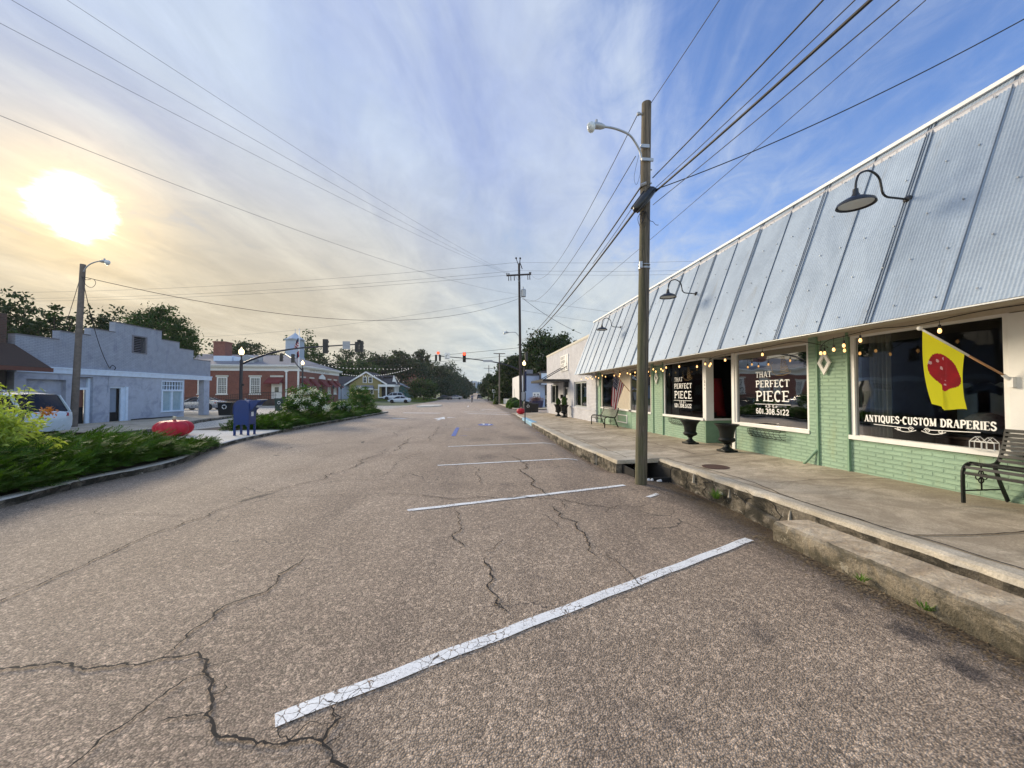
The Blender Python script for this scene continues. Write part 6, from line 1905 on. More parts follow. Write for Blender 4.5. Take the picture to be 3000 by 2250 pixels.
def crown_points(c, rx, ry, rz, nclump, per, seed, clump=.22, lumpy=.25, lowcut=-.75):
    r_ = np.random.RandomState(seed)
    d = r_.normal(size=(nclump, 3)); d /= np.linalg.norm(d, axis=1)[:, None]
    d = d[d[:, 2] > lowcut]
    rr_ = r_.uniform(.35, 1.0, len(d)) ** .6 * (1 + lumpy * np.sin(d[:, 0] * 5 + seed) * np.cos(d[:, 1] * 4 + d[:, 2] * 5 + seed))
    cc = d * rr_[:, None]
    k = len(cc); cs = clump * r_.uniform(.55, 1.4, k)
    pts = cc[:, None, :] + r_.normal(size=(k, per, 3)) * cs[:, None, None] * np.array([.75, .75, .45])
    pts = pts.reshape(-1, 3)
    return pts * np.array([rx, ry, rz]) + np.array(c), cc * np.array([rx, ry, rz]) + np.array(c)


def tree(x, y, h, rx, lab, mt='tree_a', trunk_h=.35, seed=1, nclump=90, per=60, leaf=.22, ry=None, clump=.22, name='tree', group='trees beyond the buildings', zb=None, lumpy=.25, rzf=1.0, trunk=True, mat2=None, mat2n=0):
    z = G(x, y) if zb is None else zb
    t = thing(name, (x, y, z), lab, 'tree', group)
    ry = ry or rx
    c = (x, y, z + h * (trunk_h + (1 - trunk_h) * .5)); rz_ = h * (1 - trunk_h) * .5 * rzf
    P_, cc = crown_points(c, rx, ry, rz_, nclump, per, seed, clump, lumpy)
    leaves('crown', M[mt], P_, leaf, parent=t, seed=seed)
    b = MB(); r_ = random.Random(seed)
    b.tube([(x, y, z - .2), (x + .1, y, z + h * trunk_h * .6), (x - .05, y, z + h * .55), (x, y, z + h * .8)], [h * .028, h * .022, h * .014, h * .004], 8)
    for i in range(min(16, len(cc))):
        q = Vector(cc[r_.randrange(len(cc))]); s0 = Vector((x, y, z + h * r_.uniform(trunk_h * .7, .6)))
        mid = s0.lerp(q, .5) + Vector((0, 0, -h * .03)); b.tube([s0, mid, q], [h * .010, h * .006, h * .002], 5, caps=False)
    b.build('trunk', M['bark'], t, smooth=True)
    return t


def tree_px(px, Y, ytop, wpx, lab, **kw):
    """top and width read off the photo, carried to the distance Y"""
    p = onY(px, ytop, Y); g = G(p.x, Y); r = wpx / 2 * (Y / F) * .84
    return tree(p.x, Y, (p.z - g) * .955, r, lab, **kw)


# behind the blue building
tree_px(25, 46, 852, 180, 'large airy tree far left above the brown roof', seed=11, mt='tree_a', per=45, nclump=80, leaf=.20, clump=.20, lumpy=.4)
tree_px(165, 44, 882, 150, 'loose dark tree behind the left end of the blue stepped roof', seed=12, mt='tree_a', per=45, nclump=70, leaf=.20, lumpy=.4)
tree_px(320, 50, 905, 150, 'dark tree showing low between the pole and the roof peak of the blue building', seed=13, mt='tree_a', per=50, nclump=70, leaf=.20)
tree_px(478, 47, 888, 185, 'dense round green tree behind the right steps of the blue roof', seed=14, mt='tree_b', per=90, nclump=230, leaf=.125, clump=.15, lumpy=.05, rzf=1.05)
tree_px(720, 98, 985, 165, 'wide dark tree behind the post office roof left of the white cupola', seed=15, mt='tree_a', per=60, nclump=100, leaf=.30, lumpy=.35)
tree_px(660, 100, 1020, 90, 'lower dark tree left behind the post office roof', seed=16, mt='tree_a', per=50, nclump=60, leaf=.30)
tree_px(895, 105, 985, 105, 'open-crowned tree just right of the white cupola', seed=17, mt='tree_b', per=38, nclump=60, leaf=.32, lumpy=.4)
tree_px(940, 112, 1042, 150, 'dark hedge-like tree behind the post office roof slope', seed=18, mt='tree_a', per=60, nclump=110, leaf=.32, trunk_h=.1)
tree_px(1035, 116, 1008, 100, 'airy tree behind the string of festoon bulbs', seed=19, mt='tree_a', per=38, nclump=60, leaf=.32, lumpy=.45)
tree_px(1050, 108, 1052, 130, 'mid green bushy tree left of the mustard house gable', seed=20, mt='tree_b', per=60, nclump=100, leaf=.30, trunk_h=.1)
# behind the mustard house
for i, (px, Y, yt, wp, kw, lb) in enumerate((
        (1125, 125, 1030, 110, dict(mt='tree_a'), 'big dark tree above the left of the mustard house roof'),
        (1175, 130, 1026, 110, dict(mt='tree_a', lumpy=.4), 'big dark tree above the right of the mustard house roof'),
        (1232, 140, 1027, 62, dict(mt='tree_a', trunk_h=.45, per=40), 'tall pine-like tree with a flat crown over the tree line'),
        (1220, 132, 1062, 110, dict(mt='tree_c', trunk_h=.1), 'dense dark tree under the flat-crowned tall one'),
        (1275, 150, 1058, 90, dict(mt='tree_a', per=40, lumpy=.45), 'loose dark tree left of the red signals'),
        (1318, 175, 1058, 70, dict(mt='tree_c', per=26, lumpy=.4), 'sparse tree with open twigs between the two red signals'),
        (1322, 165, 1080, 80, dict(mt='tree_c', trunk_h=.05), 'dense conical bluish tree beside the far road'),
        (1290, 145, 1105, 120, dict(mt='tree_c', trunk_h=.02), 'low bluish tree mass beside the far road on the left'),
        (1352, 210, 1105, 60, dict(mt='tree_c', trunk_h=.1, per=45), 'distant tree leaning over the far road on the left'),
        (1345, 190, 1122, 66, dict(mt='tree_c', trunk_h=.0), 'distant low trees at the left edge of the far road'),
        (1375, 300, 1128, 40, dict(mt='tree_c', trunk_h=.0), 'hazy trees left of the building at the road end'),
        (1418, 330, 1124, 46, dict(mt='tree_c', trunk_h=.0), 'hazy trees right of the building at the road end'),
        (1395, 420, 1122, 60, dict(mt='tree_c', trunk_h=.0), 'farthest hazy trees behind the building at the road end'))):
    tree_px(px, Y, yt, wp, lb, seed=30 + i, leaf=.38 if Y < 200 else .7, nclump=kw.pop('nclump', 95), per=kw.pop('per', 60), **kw)
# pink flowered bush
t = tree_px(1240, 100, 1106, 90, 'broad crape myrtle with a few dull pink flowers beside the lawn', seed=50, mt='tree_b', per=70, nclump=120, leaf=.22, trunk_h=.02, name='flowering_tree', lumpy=.12)
r_ = np.random.RandomState(4); pc = onY(1212, 1125, 99.0); C_ = np.array(pc) + r_.normal(size=(500, 3)) * np.array([1.4, .6, 1.1]); leaves('blossom', M['blossom_pink'], C_, .13, parent=t, seed=3)
# right side trees
for i, (px, Y, yt, wp, kw, lb) in enumerate((
        (1600, 60, 962, 165, dict(mt='tree_a', lumpy=.22), 'biggest dark oak rising behind the white museum and crossarm pole'),
        (1655, 64, 985, 90, dict(mt='tree_a', per=45, lumpy=.4), 'looser dark tree right of the biggest oak over the museum roof'),
        (1520, 66, 1030, 110, dict(mt='tree_a'), 'dark tree low behind the crossarm pole'),
        (1478, 82, 1062, 60, dict(mt='tree_a', lumpy=.35, per=45), 'dark tree beside the grey pole with crossarm'),
        (1465, 78, 1092, 80, dict(mt='tree_a', trunk_h=.02), 'dense dark bushy tree behind the white picket fence'),
        (1430, 105, 1095, 60, dict(mt='tree_a', trunk_h=.05, per=50, lumpy=.35), 'dark tree reaching over the far road on the right'),
        (1440, 140, 1120, 60, dict(mt='tree_c', trunk_h=.0), 'dark undergrowth tree at the right edge of the far road'),
        (1502, 72, 1078, 110, dict(mt='tree_a', trunk_h=.0), 'dark tree mass behind the boxwood bushes'))):
    tree_px(px, Y, yt, wp, lb, seed=70 + i, leaf=.22, nclump=130, per=kw.pop('per', 70), **kw)


def bush(x, y, z, r, h, lab, mt='box_leaf', n=4200, leaf=.035, name='boxwood_bush', seed=1, group='clipped boxwood bushes'):
    t = thing(name, (x, y, z), lab, 'bush', group)
    r_ = np.random.RandomState(seed); d = r_.normal(size=(n, 3)); d /= np.linalg.norm(d, axis=1)[:, None]
    d[:, 2] = np.abs(d[:, 2]) * 1.0 - .12
    rad_ = r_.uniform(.80, 1.0, n) + .04 * np.sin(d[:, 0] * 9) * np.cos(d[:, 1] * 8)
    C_ = d * rad_[:, None] * np.array([r, r, h]) + np.array([x, y, z])
    leaves('foliage', M[mt], C_, leaf, parent=t, seed=seed)
    b = MB(); b.ball((x, y, z + h * .3), r * .75, 8, sz=h / r * .8); b.build('branches', M['jun_core'], t)
    return t


a = onY(1506, 1200, 47.5); bush(a.x, 47.5, G(a.x, 47) + .1, 1.0, 1.35, 'largest clipped round boxwood bush left of the crossarm pole', seed=1, leaf=.07)
a = onY(1521, 1200, 46.4); bush(a.x, 46.4, G(a.x, 46) + .1, .8, 1.05, 'clipped boxwood bush nearest the base of the crossarm pole', seed=2, leaf=.07)
a = onY(1512, 1200, 44.5); bush(a.x - .15, 44.5, G(a.x, 44) + .1, .72, .85, 'lowest clipped boxwood bush in front of the other two', seed=3, leaf=.06)
a = onY(1497, 1190, 50.5); bush(a.x, 50.5, G(a.x, 50) + .1, .7, 1.1, 'small clipped boxwood bush farthest left by the paving', seed=4, leaf=.07)
for (x, y, h, lb, sd) in ((5.70, 25.45, .50, 'small dense green topiary growing in the farther museum urn', 5), (5.68, 23.7, .62, 'tall dense green topiary growing in the nearer museum urn', 6)):
    t = thing('topiary', (x, y, SW(x, y) + .70), lb, 'plant', 'topiaries in the museum urns')
    r_ = np.random.RandomState(sd); n = 1500; u_ = r_.uniform(0, 1, n); a_2 = r_.uniform(0, 6.28, n); rr_ = (.17 * np.sin(np.minimum(1, u_ * .9 + .12) * 3.0)) * r_.uniform(.7, 1, n)
    C_ = np.stack([x + rr_ * np.cos(a_2), y + rr_ * np.sin(a_2), SW(x, y) + .72 + u_ * h], 1); leaves('foliage', M['myrtle'], C_, .03, parent=t, seed=sd)
    b = MB(); b.tube([(x, y, SW(x, y) + .66), (x, y, SW(x, y) + .72 + h * .8)], .02, 6); b.build('stem', M['bark'], t)

# ---- junipers: overlapping feathery sprays
def juniper_bed(name, poly_fn, n, hfn, seed, spray=.34, lab=None):
    r_ = np.random.RandomState(seed)
    tv = []; tf = []                                # spray template along +x, unit length
    K = 13
    for i in range(K):
        t = .12 + .86 * i / (K - 1); L_ = .30 * (1 - .75 * t) + .05
        for sg in (-1, 1):
            b_ = len(tv); a = .62 * sg * r_.uniform(.8, 1.2); up_ = r_.uniform(-.05, .10)
            tv += [(t, 0, 0), (t + L_ * math.cos(a) * .55, L_ * math.sin(a) * .55 + .028, up_ * .5), (t + L_ * math.cos(a), L_ * math.sin(a), up_), (t + L_ * math.cos(a) * .5, L_ * math.sin(a) * .5 - .028, up_ * .5)]
            tf.append((b_, b_ + 1, b_ + 2, b_ + 3))
    b_ = len(tv); tv += [(0, -.02, 0), (0, .02, 0), (1.08, .008, .03), (1.08, -.008, .03)]; tf.append((b_, b_ + 1, b_ + 2, b_ + 3))
    tv = np.array(tv); tf = np.array(tf)
    V = []; Fq = []
    for k in range(n):
        x, y, ex, ey = poly_fn(r_)
        h = hfn(x, y); z = isl(x, y) - .02 + h * r_.uniform(.45, 1.0)
        L_ = spray * r_.uniform(.7, 1.35) * (.72 if x > fx_(y) - .3 else 1)
        az = math.atan2(ey, ex) + r_.normal(0, .65); el = r_.uniform(.15, 1.0) * (.6 if r_.uniform() < .6 else 1)
        ca, sa, ce, se = math.cos(az), math.sin(az), math.cos(el), math.sin(el)
        roll = r_.normal(0, .5)
        X = np.array([ca * ce, sa * ce, se]); Y_ = np.array([-sa, ca, 0]) * math.cos(roll) + np.array([-ca * se, -sa * se, ce]) * math.sin(roll); Z_ = np.cross(X, Y_)
        loc = tv.copy(); loc[:, 2] -= .28 * loc[:, 0] ** 2
        V.append((loc[:, :1] * X + loc[:, 1:2] * Y_ + loc[:, 2:3] * Z_) * L_ + np.array([x, y, z])); Fq.append(tf + k * len(tv))
    V = np.concatenate(V); Fq = np.concatenate(Fq)
    o_ = np_mesh(name, V, Fq, M['jun']); tag(o_, kind='stuff')
    return o_


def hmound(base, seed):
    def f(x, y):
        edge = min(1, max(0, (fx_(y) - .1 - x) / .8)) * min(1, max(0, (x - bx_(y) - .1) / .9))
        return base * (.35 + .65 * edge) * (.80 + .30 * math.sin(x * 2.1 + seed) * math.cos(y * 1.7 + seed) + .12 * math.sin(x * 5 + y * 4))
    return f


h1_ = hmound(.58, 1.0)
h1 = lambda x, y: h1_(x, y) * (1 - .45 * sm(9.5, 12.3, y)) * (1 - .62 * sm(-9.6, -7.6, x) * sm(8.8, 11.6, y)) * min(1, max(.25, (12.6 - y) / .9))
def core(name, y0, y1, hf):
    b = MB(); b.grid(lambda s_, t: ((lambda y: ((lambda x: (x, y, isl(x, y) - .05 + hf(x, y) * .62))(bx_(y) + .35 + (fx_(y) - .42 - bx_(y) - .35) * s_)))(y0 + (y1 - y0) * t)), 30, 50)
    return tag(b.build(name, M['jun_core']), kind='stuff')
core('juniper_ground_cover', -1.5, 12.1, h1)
def reg1(r_):
    y = r_.uniform(.5, 12.25) if r_.uniform() < .35 else r_.uniform(5.0, 12.35)
    x = fx_(y) - .12 - (fx_(y) - bx_(y) - .4) * r_.uniform(0, 1) ** 1.35
    if r_.uniform() < .16: x = fx_(y) - .22 - abs(r_.normal(0, .14))
    return x, y, 1.0, .15
juniper_bed('juniper_ground_cover', reg1, 6200, h1, 21, .36)
h2_ = hmound(.46, 3.0)
h2 = lambda x, y: h2_(x, y) * min(1, max(.2, (y - 17.1) / 1.4)) * min(1, max(.15, (33.8 - y) / 1.2))
def bx2(y): return max(bx_(y) + .2, -10.9)
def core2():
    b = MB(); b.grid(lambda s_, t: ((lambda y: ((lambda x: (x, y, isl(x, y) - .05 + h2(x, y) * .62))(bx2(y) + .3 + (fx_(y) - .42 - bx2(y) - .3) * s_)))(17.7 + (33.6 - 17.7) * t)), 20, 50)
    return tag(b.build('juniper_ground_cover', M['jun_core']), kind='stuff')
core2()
def reg2(r_):
    y = 17.3 + (33.7 - 17.3) * r_.uniform(0, 1) ** 1.3
    x = fx_(y) - .12 - (fx_(y) - bx2(y) - .2) * r_.uniform(0, 1) ** 1.2
    return x, y, 1.0, -.5
juniper_bed('juniper_ground_cover', reg2, 4200, h2, 22, .50)

# ---- bright narrow-leaved bush at the left edge
def lance_bush(name, c, rx, ry, h, n, L_, mt, lab, seed, group=None, zlow=0.0, parent=None, arch=.5):
    t = thing(name, c, lab, 'bush', group); r_ = np.random.RandomState(seed)
    stems = []; V = []; Fq = []
    b = MB()
    for k in range(46):
        a = r_.uniform(0, 6.28); q = r_.uniform(.1, 1) ** .6; top = Vector((c[0] + rx * q * math.cos(a), c[1] + ry * q * math.sin(a), c[2] + h * (1.02 - .62 * q ** 2) * r_.uniform(.75, 1.08)))
        s0 = Vector((c[0] + .15 * q * math.cos(a), c[1] + .15 * q * math.sin(a), c[2])); m_ = s0.lerp(top, .5) + Vector((0, 0, h * .16))
        b.tube([s0, m_, top], [.012, .008, .004], 4, caps=False); stems.append((s0, m_, top))
    for i in range(n):
        s0, m_, top = stems[r_.randint(len(stems))]; t_ = r_.uniform(.30, 1.03)
        p = s0 * (1 - t_) ** 2 + m_ * 2 * t_ * (1 - t_) + top * t_ ** 2
        p = np.array(p) + r_.normal(size=3) * .06
        out = np.array([p[0] - c[0], p[1] - c[1], .25]) ; out /= np.linalg.norm(out) + 1e-6
        d = out * .8 + r_.normal(size=3) * .75; d /= np.linalg.norm(d)
        e = np.cross(d, r_.normal(size=3)); e /= np.linalg.norm(e)
        l = L_ * r_.uniform(.6, 1.3); w_ = l * .11; q1 = p + d * l * .5 + e * w_; q2 = p + d * l * .5 - e * w_; tip_ = p + d * l + np.array([0, 0, -.28 * l])
        b_ = len(V); V += [p, q1, tip_, q2]; Fq.append((b_, b_ + 1, b_ + 2, b_ + 3))
    np_mesh('foliage', np.array(V), np.array(Fq), M[mt], t)
    b.build('stems', M['bark'], t)
    return t


yb = lance_bush('leafy_bush', (-9.35, 8.0, isl(0, 8)), 1.25, 1.1, 1.22, 6500, .15, 'lime', 'bright lime green narrow-leaved bush at the left edge above the junipers', 5)
r_ = np.random.RandomState(9); pc = onY(135, 1206, 7.4); C_ = np.array(pc) + r_.normal(size=(80, 3)) * np.array([.055, .055, .04]); leaves('rusty_leaves', M['red_leaf'], C_, .035, parent=yb, seed=8, aspect=.3)
lance_bush('leafy_bush', (-9.7, 9.0, isl(0, 9)), .55, .5, 1.75, 900, .14, 'lime', 'thin upright lime green stems at the left edge before the brown roof', 6)

# ---- flowering shrubs on the second island
def flower_shrub(x, y, r, h, nf, lab, seed, trunk=.3):
    t = thing('flowering_shrub', (x, y, isl(x, y)), lab, 'shrub', 'flowering shrubs on the island')
    P_, cc = crown_points((x, y, isl(x, y) + h * .60), r, r, h * .42, 60, 95, seed, .24, .3)
    leaves('foliage', M['myrtle'], P_, .055, parent=t, seed=seed)
    r_ = np.random.RandomState(seed + 5)
    d = r_.normal(size=(nf, 3)); d /= np.linalg.norm(d, axis=1)[:, None]; d[:, 2] = np.abs(d[:, 2]) * 1.2 - .45; d[:, 1] -= .3
    cl = d * np.array([r, r, h * .45]) * r_.uniform(.85, 1.18, nf)[:, None] + np.array([x, y, isl(x, y) + h * .62])
    C_ = (cl[:, None, :] + r_.normal(size=(nf, 34, 3)) * np.array([.065, .065, .075])).reshape(-1, 3)
    leaves('blossoms', M['blossom'], C_, .032, parent=t, seed=seed + 1, aspect=.8)
    b = MB(); rd_ = random.Random(seed)
    for k in range(7):
        q = Vector(cc[rd_.randrange(len(cc))]); s0 = Vector((x + rd_.uniform(-.1, .1), y, isl(x, y))); b.tube([s0, s0.lerp(q, .5) + Vector((0, 0, .15)), q], [.03, .02, .006], 5, caps=False)
    b.build('stems', M['bark'], t)
    return t


flower_shrub(-8.95, 21.5, 1.00, 1.80, 46, 'large white flowering crape myrtle shrub right of the blue mailbox', 61)
flower_shrub(-8.75, 26.0, .60, 1.05, 16, 'lower white flowering shrub in the middle of the second island', 62)
flower_shrub(-8.95, 30.5, .85, 2.05, 10, 'dark leafy shrub with few white flowers at the end of the second island', 63)
lance_bush('leafy_bush', (-8.4, 32.3, isl(0, 32)), .5, .5, 1.2, 900, .14, 'box_leaf', 'yellowish green leafy bush at the far end of the second island', 64)
# hedge in front of the post office
for k, (px, Y) in enumerate(((835, 58), (852, 58), (868, 58))):
    a = onY(px, 1180, Y); bush(a.x, Y, G(a.x, Y) + .05, 1.1, 1.5, ('left', 'middle', 'right')[k] + ' dark green hedge bush under the post office wall', mt='myrtle', seed=80 + k, leaf=.09, n=2200, name='hedge_bush', group='hedge bushes by the post office')

# planter, sign and urn at the far blue and white building
pt = thing('planter_box', (7.4, 45.2, G(7, 45) + .1), 'dark purple octagonal planter full of dusky flowers by the blue wall', 'planter')
b = MB(); b.lathe([(.001, 0), (.72, 0), (.88, .85), (.80, .85), (.001, .80)], (7.45, 45.2, G(7, 45) + .1), 8); b.build('box', mat('purple_planter', (.025, .018, .055), .6), pt)
r_ = np.random.RandomState(2); C_ = np.array([7.45, 45.2, G(7, 45) + 1.1]) + r_.normal(size=(900, 3)) * np.array([.38, .38, .13]); leaves('flowers', leaf_mat('dusky_flowers', (.05, .02, .03), (.35, .22, .22), .2), C_, .06, parent=pt, seed=2)
b = MB(); b.box(7.15, 8.05, 46.2, 46.24, G(7, 46) + 1.25, G(7, 46) + 1.95); b.box(7.55, 7.62, 46.25, 46.3, G(7, 46), G(7, 46) + 1.3); ob_ = b.build('notice_sign', M['white']); tag(ob_, 'white two-panel notice sign behind the purple planter', 'sign')
b = MB()
for k in (0, 1):
    cx_ = 7.38 + k * .42; zz_ = G(7, 46) + 1.66
    b.box(cx_ - .09, cx_ + .09, 46.185, 46.195, zz_ - .09, zz_ + .1); b.box(cx_ - .16, cx_ + .16, 46.185, 46.195, zz_ - .22, zz_ - .17)
b.build('sign_marks', M['grey_ink'], ob_)

# ================================================================== BLUE AND WHITE CORNER BUILDING
bwb = thing('corner_building', (6.8, 48, G(6, 48)), 'pale blue and white flat-roofed building across the side street', 'building')
M['sky_blue_wall'] = mat('pale_blue_wall', (.34, .41, .56), .8, var=.06); M['white_wall'] = mat('white_side_wall', (.62, .62, .62), .8, var=.06)
b = MB(); b.box(6.25, 9.0, 48, 48.2, -.6, 3.78); b.box(8.4, 18, 50.5, 50.7, -.6, 3.78); b.build('front_wall', M['sky_blue_wall'], bwb)
b = MB(); b.box(6.05, 6.25, 48.003, 60.5, -.6, 3.9); b.box(6.25, 20, 60.3, 60.5, -.6, 3.9); b.build('side_wall', M['white_wall'], bwb)
b = MB(); b.box(6.20, 20, 47.95, 60.55, 3.80, 3.98); b.box(7.0, 7.9, 51, 52, 3.98, 4.7); b.build('roof', M['roof_grey'], bwb)
b = MB(); b.box(6.0, 9.0, 47.9, 47.99, 3.78, 4.02); b.build('roof_edge', M['mast'], bwb)
b = MB(); b.box(8.3, 14, 46.8, 48.0, 2.62, 4.05); b.build('fascia', M['blue_trim'], bwb)
b = MB(); b.box(8.2, 14, 46.7, 46.8, 4.05, 4.3); b.box(8.25, 8.3, 46.75, 48, 2.6, 4.1); b.build('fascia_trim', M['mast'], bwb)
b = MB(); b.box(9.0, 14, 50.4, 50.49, -.3, 2.6); b.box(9.0, 9.02, 48.2, 50.4, -.3, 2.6); b.build('entrance', M['glass_dark'], bwb)
b = MB(); b.box(9.2, 10.3, 49.9, 50.0, .75, 1.25); b.build('entrance_notice', M['cream'], bwb)
b = MB(); b.box(6.02, 6.05, 57.2, 57.5, .1, 2.2); b.build('downpipe', M['grey_frame'], bwb)

# ================================================================== BLUE STEPPED BUILDING
bl = thing('stepped_building', (-20, 24.5, G(-20, 24)), 'blue painted building with a stepped parapet and covered corner', 'building')
zg = lambda y: bw(0, y) - .12
X_ = -20.0
def fpanel(b, y0, y1, z0, z1, x=X_, th=.3):
    if z1 - z0 > .001 and y1 - y0 > .001: b.box(x - th, x, y0, y1, z0, z1)
b = MB()
steps = [(18.6, 20.35, 4.15), (20.35, 21.84, 4.57), (21.84, 23.20, 4.95), (23.20, 26.36, 5.52), (26.36, 27.85, 4.99), (27.85, 29.15, 4.58), (29.15, 30.92, 3.96)]
vent = (24.32, 25.22, 4.0, 4.92)
for y0, y1, zt in steps:
    if y0 < vent[0] < y1:
        fpanel(b, y0, vent[0], 2.80, zt); fpanel(b, vent[1], y1, 2.80, zt); fpanel(b, vent[0], vent[1], 2.8, vent[2]); fpanel(b, vent[0], vent[1], vent[3], zt)
    else: fpanel(b, y0, y1, 2.80, zt)
b.box(-21.2, -20.9, 30.62, 30.92, 2.8, 3.96); b.box(-26, -20.3, 30.62, 30.92, 2.8, 3.96)
b.build('parapet', M['blue_stucco'], bl)
b = MB()
for (y0, y1, zt), (y2, y3, zt2) in zip(steps, steps[1:]):
    pass
for y0, y1, zt in steps: b.box(X_ - .33, X_ + .03, y0 + .01, y1 - .01, zt, zt + .045)
b.build('coping', M['roof_grey'], bl)
each('roof_chimney_block', [(-21.2, -20.34, y_ + .02, y_ + .5, z_ - .4, z_ + .06) for y_, z_ in ((19.7, 4.15), (21.2, 4.57), (22.75, 4.95))], M['brown_brick'], bl)
b = MB()
opens = [(19.05, 20.72, -1, 2.22), (21.12, 22.05, -1, 2.40), (22.98, 24.05, -1, 1.93), (26.42, 28.25, .30, 2.36)]
yc = 18.6
for y0, y1, z0, z1 in opens:
    fpanel(b, yc, y0, -.6, 2.52)
    if z0 > 0: fpanel(b, y0, y1, -.6, z0)
    fpanel(b, y0, y1, z1, 2.52); yc = y1
fpanel(b, yc, 28.36, -.6, 2.52)
b.box(-26, -20.3, 28.06, 28.36, -.6, 2.52)
b.build('wall', M['blue_smooth'], bl)
b = MB(); b.box(-20.35, -19.93, 18.61, 31.0, 2.52, 2.80); b.box(-20.3, -19.90, 18.61, 31.02, 2.75, 2.82); b.build('pale_band', M['blue_trim'], bl)
each('corner_column', [(-20.36, -20.0, 30.28, 30.85, -.4, 2.515), (-26, -25.6, 30.3, 30.85, -.4, 2.5)], M['blue_smooth'], bl)
b = MB(); b.box(-32, -20.3, 18.6, 30.6, 2.9, 3.0); b.box(-32, -31.7, 18.6, 30.9, -.6, 3.9); b.box(-32, -20.3, 18.3, 18.59, -.6, 3.9); b.build('roof', M['roof_dark'], bl)
b = MB(); b.box(-20.38, -20.30, vent[0], vent[1], vent[2], vent[3]); b.build('vent_recess', M['dark_hole'], bl)
v_ = MB(); v_.box(-20.04, -19.985, vent[0] - .07, vent[0] + .05, vent[2] - .07, vent[3] + .07); v_.box(-20.04, -19.985, vent[1] - .05, vent[1] + .07, vent[2] - .07, vent[3] + .07); v_.box(-20.04, -19.98, vent[0] + .05, vent[1] - .05, vent[3] - .0, vent[3] + .07); v_.box(-20.04, -19.98, vent[0] + .05, vent[1] - .05, vent[2] - .07, vent[2])
vo_ = v_.build('gable_vent', M['roof_grey'], bl)
s_ = MB()
for k in range(9): s_.hexa([(-20.2, vent[0] + .03, 4.02 + k * .10), (-20.06, vent[0] + .03, 3.97 + k * .1), (-20.06, vent[1] - .03, 3.97 + k * .1), (-20.2, vent[1] - .03, 4.02 + k * .1), (-20.2, vent[0] + .03, 4.04 + k * .10), (-20.06, vent[0] + .03, 3.99 + k * .1), (-20.06, vent[1] - .03, 3.99 + k * .1), (-20.2, vent[1] - .03, 4.04 + k * .1)])
s_.build('louvre', M['roof_grey'], vo_)
# openings
M['door_brown'] = mat('brown_door_panel', (.16, .06, .035), .6); M['door_grey'] = mat('grey_blue_door_panel', (.20, .25, .32), .6)
b = MB(); b.box(-20.24, -20.2, 19.05, 20.72, -.5, 2.22)
for k in range(4): b.box(-20.2, -20.17, 19.05, 20.72, 1.62 + k * .0 - .5 * k, 1.64 - .5 * k)
b.build('garage_door', M['blue_smooth'], bl)
b = MB(); b.box(-20.30, -20.24, 21.12, 22.05, 1.75, 2.40); b.box(-20.25, -20.2, 21.15, 21.75, 1.78, 2.38); b.build('transom', M['blue_smooth'], bl)
d = MB(); d.box(-20.14, -20.06, 21.75, 21.92, -.2, 1.86); d.box(-20.14, -20.06, 21.12, 21.75, 1.74, 1.86); d.box(-20.24, -20.14, 21.92, 22.05, -.2, 2.35); do = d.build('door', M['blue_trim'], bl)
d = MB(); d.box(-20.22, -20.18, 21.12, 21.75, .85, 1.74); d.build('brown_door_panel', M['door_brown'], do)
d = MB(); d.box(-20.22, -20.18, 21.12, 21.75, -.2, .85); d.build('dark_door_panel', M['dark_hole'], do)
d = MB(); d.box(-20.14, -20.06, 23.70, 23.92, -.2, 1.93); d.box(-20.10, -19.96, 23.92, 24.05, -.2, 1.93); d.box(-20.14, -20.06, 22.98, 23.70, 1.84, 1.93); do = d.build('door', M['blue_trim'], bl)
d = MB(); d.box(-20.22, -20.18, 22.98, 23.55, .50, 1.84); d.build('grey_door_panel', M['door_grey'], do)
d = MB(); d.box(-20.22, -20.18, 23.55, 23.70, -.2, 1.84); d.box(-20.22, -20.18, 22.98, 23.55, -.2, .50); d.build('dark_door_panel', M['dark_hole'], do)
f = MB()
for y in (26.42, 27.22, 28.13): f.box(-20.12, -19.98, y, y + .12, .42, 1.68)
f.box(-20.12, -19.97, 26.42, 28.25, 1.68, 1.80); f.box(-20.12, -19.95, 26.36, 28.30, .32, .42); f.box(-20.12, -19.98, 26.42, 28.25, 2.30, 2.37)
for y in (26.42, 28.19): f.box(-20.12, -19.98, y, y + .06, 1.8, 2.3)
for k in range(1, 8): f.box(-20.10, -20.0, 26.42 + k * .23 - .018, 26.42 + k * .23 + .018, 1.8, 2.3)
f.box(-20.09, -20.01, 26.48, 28.19, 2.03, 2.07)
fo = f.build('window', M['blue_trim'], bl)
g = MB(); g.box(-20.08, -20.07, 26.54, 28.13, .42, 1.68); g.build('pane', M['glass_pale'], fo)
g = MB(); g.box(-20.09, -20.08, 26.48, 28.19, 1.8, 2.3); g.build('transom_pane', M['glass_dark'], fo)
b = MB(); b.box(-20.02, -19.99, 22.80, 22.92, 1.35, 1.66); b.tube([(-19.98, 22.86, 1.6), (-19.98, 22.9, 2.9)], .025, 6); b.build('electric_meter', M['blue_smooth'], bl)
b = MB(); b.tube(along([(-19.97, 22.9, 2.9), (-19.9, 22.95, 3.1), (-19.85, 23.1, 3.0), (-19.95, 23.15, 2.85)], 4), .02, 4); b.build('service_head', M['wire'], bl)
b = MB(); b.tube(along([(-19.9, 24.2, bw(0, 24) + .03), (-19.85, 25, bw(0, 25) + .06), (-19.9, 25.6, bw(0, 25) + .03), (-19.85, 26.5, bw(0, 26) + .05), (-19.9, 27.4, bw(0, 27) + .03)], 5), .035, 5); tag(b.build('hose', M['wire'], smooth=True), 'dark hose lying along the foot of the blue wall', 'hose')

